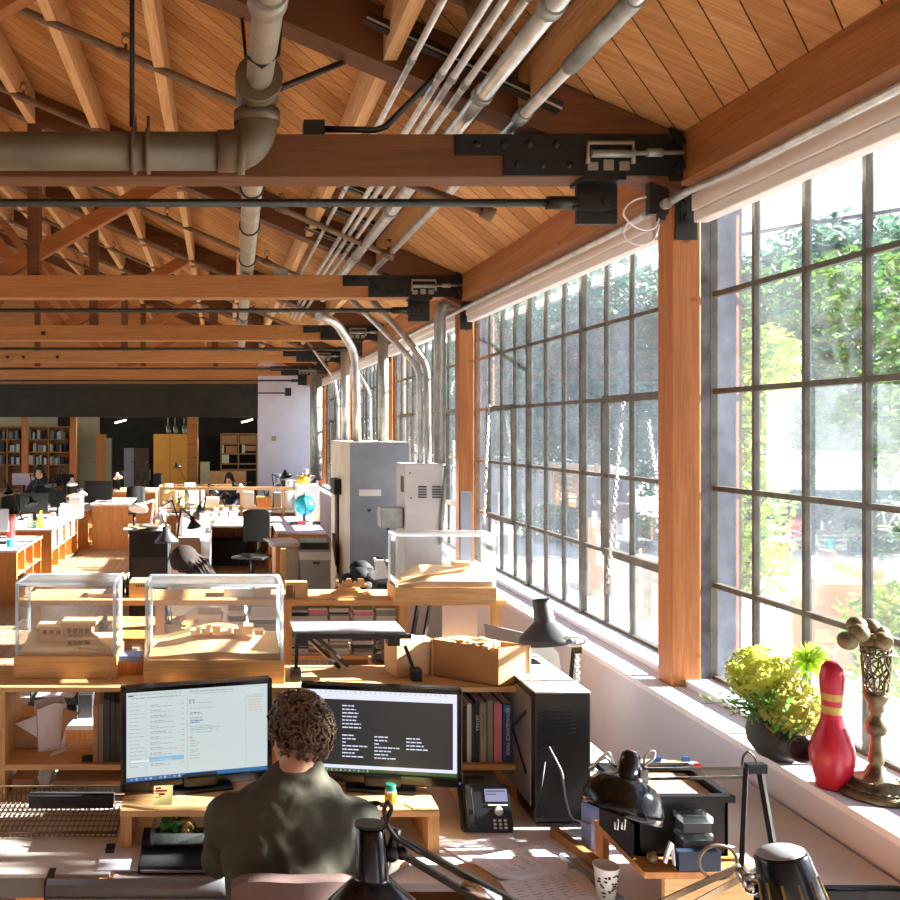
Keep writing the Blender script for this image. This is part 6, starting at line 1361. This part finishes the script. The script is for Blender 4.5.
for k in range(12): px = (22, 26, 30, 34, 50, 53, 57, 61, 65, 69, 73, 76)[k]; y = (13.45 + .03 * k) if k < 4 else 13.7 + (k - 4) * .2; rbox('jar', (min(XX(px, y), -2.62), y, .70), .07, .07, .1 + .1 * (k % 3) / 2 + (.1 if k > 6 else 0), .3 * k, ('white_plastic', 'lightgrey', 'paper', 'pale_blue')[k % 4], '%s container, %s of the row on the second cubby cabinet' % (('white', 'light grey', 'paper-white', 'pale blue')[k % 4], ORD[k]), 'container', .01, 'containers on the second cubby cabinet')
t = thing('mug', 'teal mug and little box by the edge monitor on the nearest cubby', 'mug', (XX(10, 11.3), 11.3, .70)); G(t).lathe([(.04, 0), (.045, .01), (.045, .1), (.04, .1), (.035, .01), (0, .01)], 14, None, False).done('mug', 'teal', t); G(t).torus((.06, 0, .05), .03, .007, 'Y', 12, 6).done('handle', 'teal', t)
rbox('book', (XX(11, 12.3), 12.3, .70), .06, .25, .32, 0, 'red', 'dark red upright book behind the edge monitor', 'book')
tag(G().box(XX(70, 15.0), XX(81, 15.0), 14.9, 15.3, .70, ZZ(497, 15.0), .004).done('carton', 'white_plastic'), 'white carton near the far end of the second cubby cabinet', 'carton')
for k, (bx, by, ex, ey, hx, hy, y, m, lb) in enumerate(((22, 512, 14, 494, 30, 497, 14.3, 'black_plastic', 'black cone lamp in front of the brownish monitor'), (10, 490, 4, 478, 8, 486, 16.9, 'black_plastic', 'black lamp at the far left edge'), (66, 487, 60, 470, 72, 478, 17.0, 'white_plastic', 'white lamp head among the far left monitors'), (80, 498, 86, 484, 82, 488, 16.6, 'white_plastic', 'white lamp left of the wide black monitor'), (213, 505, 208, 484, 214, 486, 15.9, 'black_plastic', 'black lamp behind the timber rail, left of the reader'), (262, 506, 252, 482, 240, 484, 16.2, 'white_plastic', 'white lamp leaning over the distant reader'),
    (290, 508, 280, 478, 285, 470, 16.4, 'black_plastic', 'black clamp lamp in front of the white end wall'), (298, 508, 304, 476, 292, 483, 16.8, 'white_plastic', 'white lamp beside the black clamp lamp at the end wall'), (176, 508, 184, 488, 190, 497, 15.5, 'white_plastic', 'white lamp inside the left part of the timber rail'), (268, 508, 263, 487, 270, 490, 16.6, 'dark_grey', 'grey lamp above the orange box on the rail'), (190, 487, 180, 470, 176, 463, 22, 'black_plastic', 'thin black lamp in front of the yellow door'), (112, 487, 120, 474, 117, 473, 21, 'white_plastic', 'white lamp near the pale doorway in the dim area'))):
    b_ = P(bx, by, y); b_.z = .745; arm_lamp(lb, b_, P(ex, ey, y), P(hx, hy, y), m, (.3 - .1 * (k % 5), -.3, -1), .11)
wdesk('dim brown desk before the pale doorway at the back', XX(112, 20.5), XX(155, 20.5), 20.6, 22.4, .74, 'kraft', 'shelf_dark')
wdesk('dim brown desk in front of the yellow door', XX(158, 21.5), XX(212, 21.5), 21.6, 23.0, .74, 'kraft', 'shelf_dark')
wdesk('long lamp-crowded desk behind the timber rail', XX(205, 15.9), XX(318, 15.9), 15.85, 17.2, .74, 'desk_white', 'shelf_dark')
wdesk('white desk behind the left part of the timber rail', XX(160, 15.4), XX(203, 15.4), 15.3, 16.8, .74, 'desk_white', 'shelf_dark')
wdesk('dim desk behind the white lamps at far left', -6.2, XX(88, 18), 18.0 + 1.3, 20.6, .74, 'kraft', 'shelf_dark')
q = random.Random(77)
for k in range(16):
    y = q.uniform(15.5, 16.7); px = 163 + 2.4 * k; rbox('white_model', (XX(px, y), y, .745), q.uniform(.1, .2), q.uniform(.1, .2), q.uniform(.1, .5), q.random() * 3, ('white_plastic', 'lightgrey', 'carrot', 'paper')[k % 4], '%s %s behind the left part of the timber rail' % (('white', 'light grey', 'peach', 'paper-white')[k % 4], ('tower model', 'block model', 'slab model', 'carton')[k // 4]), 'model', .004, 'models behind the rail')
for k in range(10):
    y = q.uniform(16, 17); px = 268 + 4.6 * k; rbox('white_model', (XX(px, y), y, .745), q.uniform(.1, .22), q.uniform(.1, .2), q.uniform(.2, .75), q.random() * 3, ('white_plastic', 'lightgrey', 'pale_blue', 'paper', 'dark_grey')[k % 5], '%s %s before the white end wall' % (('white', 'light grey', 'pale blue', 'paper-white', 'dark')[k % 5], ('stacked model', 'crate')[k // 5]), 'model', .004, 'models before the end wall')
# ------------------------------------------------------------------ dim far room
yb = 32.4
for k, (px0, px1) in enumerate(((-8, 22), (27, 70))):
    x0, x1 = XX(px0, yb), XX(px1, yb); zt = ZZ(427, yb); z0 = ZZ(465, yb)
    t = thing('bookcase', ('left far bookcase, cut by the picture edge', 'right far bookcase between the two brown columns')[k], 'bookcase', ((x0 + x1) / 2, yb, 0), 0, 'far bookcases')
    G().box(x0, x1, yb + .3, yb + .33, 0, zt).done('back_panel', 'shelf_dark', t)
    for r in range(5): z = z0 + (zt - z0) * r / 3 if r < 4 else 0; G().box(x0, x1, yb, yb + .3, z - .02, z + .02).done('shelf', 'ply_orange', t)
    for r in range(3): x = x0 + (x1 - x0) * r / 2; G().box(x - .025, x + .025, yb, yb + .3, 0, zt).done('upright', 'ply_orange', t)
    for r in range(3):
        z = z0 + (zt - z0) * r / 3 + .022
        for c in range(2):
            x = x0 + (x1 - x0) * c / 2 + .05; xe = x0 + (x1 - x0) * (c + 1) / 2 - .05
            while x < xe - .1:
                w_ = q.uniform(.05, .12)
                if q.random() < .25: x += w_; continue
                m, cn_ = CL[q.choice((0, 1, 2, 6, 5, 4, 0))]
                rbox('book', (x + w_ / 2, yb + .12, z), w_ - .006, .2, q.uniform(.24, .36), 0, m, '%s book on the %s shelf of the %s far bookcase' % (cn_, ('lowest', 'middle', 'top')[r], ('left', 'right')[k]), 'book', 0, 'books in the far bookcases'); x += w_
for k, (px0, px1, lb) in enumerate(((22, 27, 'left slim brown column at the dim far room'), (70, 76, 'second brown column, right of the far bookcases'), (187, 198, 'thick dark brown column beside the yellow door'))):
    y = 25.3 if k < 2 else 24.0; tag(G().box(XX(px0, y), XX(px1, y), y, y + .2, 0, ZZ(417, y)).done('timber_column', 'wood_post' if k < 2 else 'shelf_dark'), lb, 'column', 'brown columns of the far room')
y = 31; tag(G().box(XX(96, y), XX(106, y), y, y + .4, 0, ZZ(434, y)).done('tall_cupboard', 'ply_orange'), 'tall orange cupboard side at the edge of the dark wall', 'cupboard')
tag(G().box(XX(106, y), XX(111.5, y), y, y + .35, 0, ZZ(438, y)).done('magazine_rack', 'book_beige'), 'pale magazine rack right of the tall orange cupboard', 'rack')
for k, (px0, px1, py, y, m, lb) in enumerate(((87, 97, 437, 32.8, 'wall_beige', 'cream door left of the orange cupboard'), (124, 134, 448, 32.8, 'lilac', 'pale lilac left leaf of the far doorway'), (134.5, 149, 448, 32.7, 'chair_pink', 'taupe right leaf of the far doorway'), (153.5, 187, 434, 29.5, 'door_yellow', 'big yellow door at the back, left of the dark column'))):
    t = thing('door_leaf', lb, 'door', (XX((px0 + px1) / 2, y), y, 0), 0, 'doors of the far room'); G().box(XX(px0, y), XX(px1, y), y, y + .06, 0, ZZ(py, y)).done('leaf', m, t)
    if k == 3: G().box(XX(170, y) - .01, XX(170, y) + .01, y - .005, y, 0, ZZ(py, y)).done('joint', 'shelf_dark', t)
    G().box(XX(px1 - 2, y) - .03, XX(px1 - 2, y) + .03, y - .05, y, 1.0, 1.04).done('handle', 'chrome', t)
y = 30.5; x0, x1 = XX(221, y), XX(258, y)
t = thing('shelving_unit', 'shelving with tan boxes behind the white end wall', 'shelf', ((x0 + x1) / 2, y, 0))
for py in (434, 444, 454, 464, 470): G().box(x0, x1, y, y + .4, ZZ(py, y) - .02, ZZ(py, y) + .02).done('shelf', 'kraft', t)
for px in (221, 238.5, 257): G().box(XX(px, y) - .02, XX(px, y) + .02, y, y + .4, 0, ZZ(434, y)).done('upright', 'kraft', t)
for k, (px0, px1, py0, py1, m, lb) in enumerate(((222, 237, 435.5, 443, 'kraft', 'top left tan box'), (240, 256, 435.5, 443, 'kraft', 'top right tan box'), (226, 237, 446, 453, 'kraft', 'second row tan box'), (245, 256, 446, 451, 'kraft', 'second row right tan box'), (222, 229, 455, 463, 'book_white', 'white binder group'), (222, 224, 445, 453, 'book_white', 'thin white binder'), (242, 245, 445, 453, 'book_white', 'single white binder'))): tag(G().box(XX(px0, y), XX(px1, y), y + .02, y + .35, ZZ(py1, y), ZZ(py0, y)).done('storage_box', m), lb + ' on the shelving behind the end wall', 'box', 'boxes on the far shelving')
rbox('side_board', (XX(228, 29), 29, 0), 1.2, .5, ZZ(471, 29), 0, 'kraft', 'low tan sideboard below the far shelving', 'cabinet')
rbox('side_board', (XX(205, 28), 28, 0), .3, .4, ZZ(462, 28), 0, 'book_beige', 'pale narrow cabinet right of the dark column', 'cabinet')
for k, (px, py, y, lb) in enumerate(((121, 421, 27, 'left lit fluorescent fixture in the dark far room'), (247, 420.5, 27, 'right lit fluorescent fixture near the white end wall'))):
    t = thing('pendant_light', lb, 'ceiling light', P(px, py, y), 0, 'lit pendant fixtures'); c_ = P(px, py, y); G().prism([c_ + V((-.2, -.15, -.05)), c_ + V((.2, -.15, .06)), c_ + V((.2, .15, .06)), c_ + V((-.2, .15, -.05))], (0, 0, .06)).done('housing', 'steel_dark', t)
    for s_ in (-.08, .02): G().cyl(c_ + V((-.17, s_ - .08, -.06)), c_ + V((.17, s_ - .08, .03)), .022, n=8).done('tube', 'lamp_glow', t)
    G().cyl(c_, (c_.x, c_.y, 3.6), .012, n=6).done('rod', 'steel_dark', t)
    L = bpy.data.lights.new('fixture_light', 'POINT'); L.energy = 60; L.shadow_soft_size = .12; L.color = (1, .88, .62); lo = bpy.data.objects.new('fixture_light', L); COL.objects.link(lo); lo.location = c_ + V((0, 0, -.25))
t = thing('spot_rail', 'cluster of grey spotlights hanging above the yellow door', 'ceiling light', P(176, 420, 26))
for px in (168, 175, 184): c_ = P(px, 426, 26); G().cyl(c_, c_ + V((.03, -.1, -.2)), .05, .07, 10).cyl(c_, (c_.x, c_.y, ZZ(415, 26)), .012).done('spot', 'galv_dull', t)
G().cyl(P(150, 415, 26), P(257, 415, 26), .025, n=8).done('rail', 'galv_dull', t)
tag(G().box(XX(271.5, YB), XX(276, YB), YB - .03, YB - .0, ZZ(441, YB), ZZ(436, YB)).done('thermostat', 'book_beige'), 'small beige thermostat on the white end wall', 'thermostat')
t = thing('wall_speaker', 'little black speaker bracketed high on the white end wall', 'speaker', P(288, 392, YB - .3)); G().box(XX(285, 24.5), XX(291, 24.5), 24.4, 24.6, ZZ(396, 24.5), ZZ(388, 24.5), .01).done('body', 'black_plastic', t); G().cyl(P(258, 393, 24.7), P(286, 393, 24.7), .02, n=6).done('bracket', 'black_plastic', t)

for k, (px, y, rz, lb) in enumerate(((8, 16.2, .6, 'dark swivel chair at the far left, behind the edge monitor'), (98, 19.4, -.5, 'dark swivel chair in the dim area behind the wide black monitor'), (66, 20.5, 1.2, 'dark swivel chair under the far bookcases'), (134, 18.8, .3, 'dark swivel chair in the dim area right of the wooden end panel'), (152, 24, 2.2, 'dark swivel chair before the yellow door'), (30, 22.0, 2.5, 'dark swivel chair in front of the left far bookcase'))):
    office_chair(lb, (XX(px, y), y, 0), rz, 'black_soft', group='dark office chairs', bw=.2, top=1.02)
back_monitor('dark monitor on the dim desk, far left behind the seated person', 54, 74, 474, 486, 20.2, .74, 'black_plastic')
back_monitor('dark monitor in the dim area left of the pale doorway', 113, 124, 471, 480, 21.4, .74, 'steel_black')
back_monitor('dark monitor right of the pale doorway, on the dim brown desk', 136, 150, 470, 480, 21.0, .74, 'steel_black')

for bx, ex, ey, hx, hy, y, m, lb in ((183, 172, 500, 160, 508, 12.4, 'white_plastic', 'white lamp with raised arm at the left edge of the white island desk'), (199, 206, 497, 199, 505, 12.7, 'dark_grey', 'grey lamp bent over the white heap, right side of the island desk'), (226, 218, 486, 224, 490, 16.2, 'black_plastic', 'black lamp directly left of the distant reader'),
    (310, 316, 478, 308, 486, 16.3, 'black_plastic', 'black lamp behind the teal globe'), (276, 272, 474, 279, 478, 16.8, 'white_plastic', 'white lamp with tall arm before the white end wall'), (36, 30, 474, 38, 480, 16.8, 'black_plastic', 'black lamp in front of the far left person'), (43, 58, 474, 50, 479, 16.9, 'black_plastic', 'black lamp right of the far left person')):
    b_ = P(bx, 500, y); b_.z = .745; arm_lamp(lb, b_, P(ex, ey, y), P(hx, hy, y), m, (.2, -.4, -1), .11)
for k, (px, y, rz) in enumerate(((12, 12.2, .3), (24, 12.0, 1.1), (60, 14.6, .2), (70, 15.2, .8))): rbox('paper_sheet', (min(XX(px, y), -2.75), y, .701), .3, .22, .004, rz, 'paper', ('paper sheet beside the teal mug on the nearest cubby cabinet', 'second paper sheet at the far end of the nearest cubby cabinet', 'paper sheet in the middle of the second cubby cabinet top', 'paper sheet at the far end of the second cubby cabinet top')[k], 'paper', 0, 'papers on the cubby cabinets')
# ------------------------------------------------------------------ outside the windows
import array
def leaves(name, mat, parent, blobs, n, size, seed):
    q = random.Random(seed); v = []; f = []; m = MAT[parent.name].inverted().translation
    for i in range(n):
        c, r = q.choice(blobs); d = V((q.gauss(0, 1), q.gauss(0, 1), q.gauss(0, 1))).normalized(); p = V(c) + V((d.x * r[0], d.y * r[1], d.z * r[2])) * q.random() ** .4 + m
        a = V((q.gauss(0, 1), q.gauss(0, 1), q.gauss(0, .6))).normalized(); b = a.orthogonal().normalized(); b.rotate(Mx.Rotation(q.random() * 6, 3, a)); s = size * q.uniform(.6, 1.3)
        k = len(v); v += [p - a * s, p + b * s * .38, p + a * s, p - b * s * .38]; f.append((k, k + 1, k + 2, k + 3))
    me = bpy.data.meshes.new(name); me.from_pydata([tuple(x) for x in v], [], f); me.materials.append(MT[mat]); o = bpy.data.objects.new(name, me); COL.objects.link(o); o.parent = parent; return o
def tree(lb, x, y, blobs, n, size, mat, seed, trunk=.12, grp='trees outside the windows', nm='garden_tree'):
    t = thing(nm, lb, 'tree', (x, y, -.05), 0, grp); g = G(); q = random.Random(seed)
    top = max(c[2] for c, r in blobs); g.tube([(x, y, -.05), (x + .1, y, top * .4), (x - .05, y + .1, top * .9)], [trunk, trunk * .8, trunk * .3], 8)
    for c, r in blobs: g.tube([(x + .05, y, top * .35), V((x, y, top * .5)).lerp(V(c), .5), c], [trunk * .5, trunk * .35, trunk * .15], 6)
    g.done('trunk', 'bark', t); leaves('foliage', mat, t, blobs, n, size, seed); return t
def pb(px, py, y, rx, ry, rz): return (P(px, py, y), (rx, ry, rz))
def sc_(y, f, L): return [pb(px, py, y + dy, rx * f, ry * f, rz * f) for px, py, dy, rx, ry, rz in L]
tree('bushy tree outside the nearest window, filling its middle panes', P(815, 500, 17).x, 17, sc_(17, 1.7, [(790, 330, .2, 1.0, 1.0, .9), (860, 330, 0, .9, 1, 1.0), (770, 420, .6, 1.0, 1, .9), (850, 450, 0, 1.0, 1, 1.0), (900, 400, -.6, 1.1, 1, 1.2), (780, 500, .8, .9, 1, .8), (860, 540, 0, 1, 1, .7), (930, 480, -.5, 1, 1, 1)]), 17000, .115, 'leaf', 1, .2)
tree('lighter yellow-green shrub beside the grey pier outside the nearest window', P(747, 500, 12.5).x, 12.5, sc_(12.5, 1.36, [(745, 430, 0, .42, .5, .8), (748, 500, 0, .4, .5, .9), (745, 560, 0, .45, .5, .6), (745, 620, 0, .45, .5, .5), (765, 370, .2, .4, .4, .5)]), 4600, .09, 'leaf_light', 2, .06, nm='garden_shrub')
tree('taller blue-green tree behind the bushy one, tips in the sky', P(850, 300, 24).x, 24, sc_(24, 1.78, [(835, 270, 0, 1.1, 1.2, .9), (890, 285, -.5, 1.3, 1.2, 1.0), (800, 325, .3, 1.3, 1.2, 1.2), (870, 420, 0, 2, 1.5, 1.6), (760, 300, 1.0, 1.0, 1, .8)]), 9000, .17, 'leaf_blue', 3, .25)
tree('broad blue-green tree seen through the second window', P(600, 400, 27).x, 27, [pb(600, 330, 27, 3, 2.5, 2.2), pb(640, 330, 26, 2.5, 2.5, 2.6), pb(560, 360, 28, 3, 2.5, 2.4), pb(620, 420, 26, 3.2, 2.5, 1.8), pb(560, 430, 27, 3, 2.5, 1.6), pb(655, 420, 24, 2.2, 2, 2.2)], 17000, .17, 'leaf_blue', 4, .25)
tree('sunny green tree at the left of the second window view', P(520, 400, 32).x, 32, [pb(525, 400, 32, 2.6, 2.5, 2.0), pb(500, 350, 33, 3, 2.5, 3), pb(540, 330, 32, 2.6, 2.5, 2.4), pb(490, 430, 33, 2.5, 2.5, 2)], 12000, .18, 'leaf', 5, .25)
tree('dark low bush under the trees through the second window', P(600, 520, 17).x, 17.5, [pb(590, 520, 17.5, .9, .8, .45), pb(560, 525, 18, .9, .8, .45), pb(620, 530, 17, .8, .8, .4)], 5000, .08, 'leaf', 6, .05, nm='garden_shrub')
tree('distant grey-green tree through the farther windows', P(430, 400, 48).x, 48, [pb(430, 380, 48, 5, 4, 5), pb(395, 380, 52, 5, 4, 5), pb(470, 370, 45, 4, 4, 5)], 8000, .34, 'leaf_blue', 7, .3)
tree('low planting at the foot of the nearest window outside', P(870, 640, 6.3).x, 6.4, [pb(890, 640, 6.3, .35, .3, .45), pb(930, 640, 6.2, .4, .3, .5)], 1200, .06, 'leaf_light', 8, .03, nm='garden_shrub')
tag(G().tube([P(690, 244, 9), P(740, 235, 8.5), P(820, 222, 8), P(910, 208, 7.4)], .018, 6).done('overhead_cable', 'bark'), 'grey cable crossing the sky outside the nearest window', 'cable')
tag(G().box(9.6, 9.8, 21, 48, -.05, 1.3).done('garden_wall', 'stone_wall'), 'long pale garden wall outside, beyond the second window', 'wall')
for k in range(5): y = 15.2 + k * .02; t = None
t = thing('slat_fence', 'short sunlit wooden slat fence beyond the second window', 'fence', P(590, 480, 20))
for k in range(7): G().box(XX(553, 20) , XX(597, 20), 20, 20.04, ZZ(503 - k * 5.5, 20), ZZ(503 - k * 5.5, 20) + .085).done('slat', 'fence', t)
for px in (554, 575, 596): G().box(XX(px, 20), XX(px, 20) + .09, 20.04, 20.13, -.05, ZZ(464, 20)).done('post', 'fence', t)
for k, (px0, px1, py0, py1, y, m, lb) in enumerate(((596, 630, 478, 500, 16, 'dark_grey', 'dark parked trailer-like box outside the second window'), (635, 668, 560, 640, 8.5, 'sash_light', 'pale crate outside the lower right of the second window'), (590, 612, 520, 560, 12, 'fence', 'orange timber crate outside the second window'), (818, 900, 584, 597, 8.2, 'fence', 'long orange bar standing in for the office reflection in the nearest window'), (820, 850, 575, 584, 8.3, 'white_plastic', 'white tray on the orange reflection bar outside'), (862, 885, 568, 584, 8.4, 'carrot', 'terracotta block of the office reflection, on the orange bar outside'))):  # orange bench and trough stand in for office reflections in the glass
    tag(G().box(XX(px0, y), XX(px1, y), y, y + .4, -.05 if k in (0, 1, 2, 3) else ZZ(py1, y), ZZ(py0, y), .01).done(('garden_box', 'garden_crate', 'garden_crate', 'reflection_bench', 'garden_tray', 'reflection_trough')[k], m), lb, 'garden furniture')
t = thing('lamp_reflection', 'white curved shell standing in for the lamp reflection in the nearest window', 'reflection', P(778, 640, 8.6)); c_ = P(779, 580, 8.6)  # white shell added as the desk lamp's reflection in the glass
g = G()
for k in range(8):
    a0, a1 = PI * .12 * k, PI * .12 * (k + 1)
    g.prism([c_ + V((-.17 * math.cos(a0) , 0, .14 * math.sin(a0) - .1)), c_ + V((-.17 * math.cos(a1), 0, .14 * math.sin(a1) - .1)), c_ + V((-.13 * math.cos(a1) + .03, .2, .1 * math.sin(a1) - .12)), c_ + V((-.13 * math.cos(a0) + .03, .2, .1 * math.sin(a0) - .12))], (0, .0, .008))
g.done('shell', 'white_plastic', t)
for dx, dy in ((-.12, .02), (.12, .02), (-.08, .2), (.1, .2)): G().cyl(c_ + V((dx, dy, -.08)), (c_.x + dx * 1.2, c_.y + dy, -.05), .012, n=6).done('leg', 'chrome', t)  # legs of the added reflection shell
tree('unseen tree added right of the nearest window, dappling the near desk', 7.0, 2.3, [((7, 2.0, 4.4), (1.0, 1.5, 1.0)), ((7, 3.0, 4.6), (1.0, 1.0, .9)), ((7.2, 1.2, 4.6), (1, 1.2, 1))], 2300, .1, 'leaf', 12, .1)  # out-of-view crown added to keep the sun off the near bay
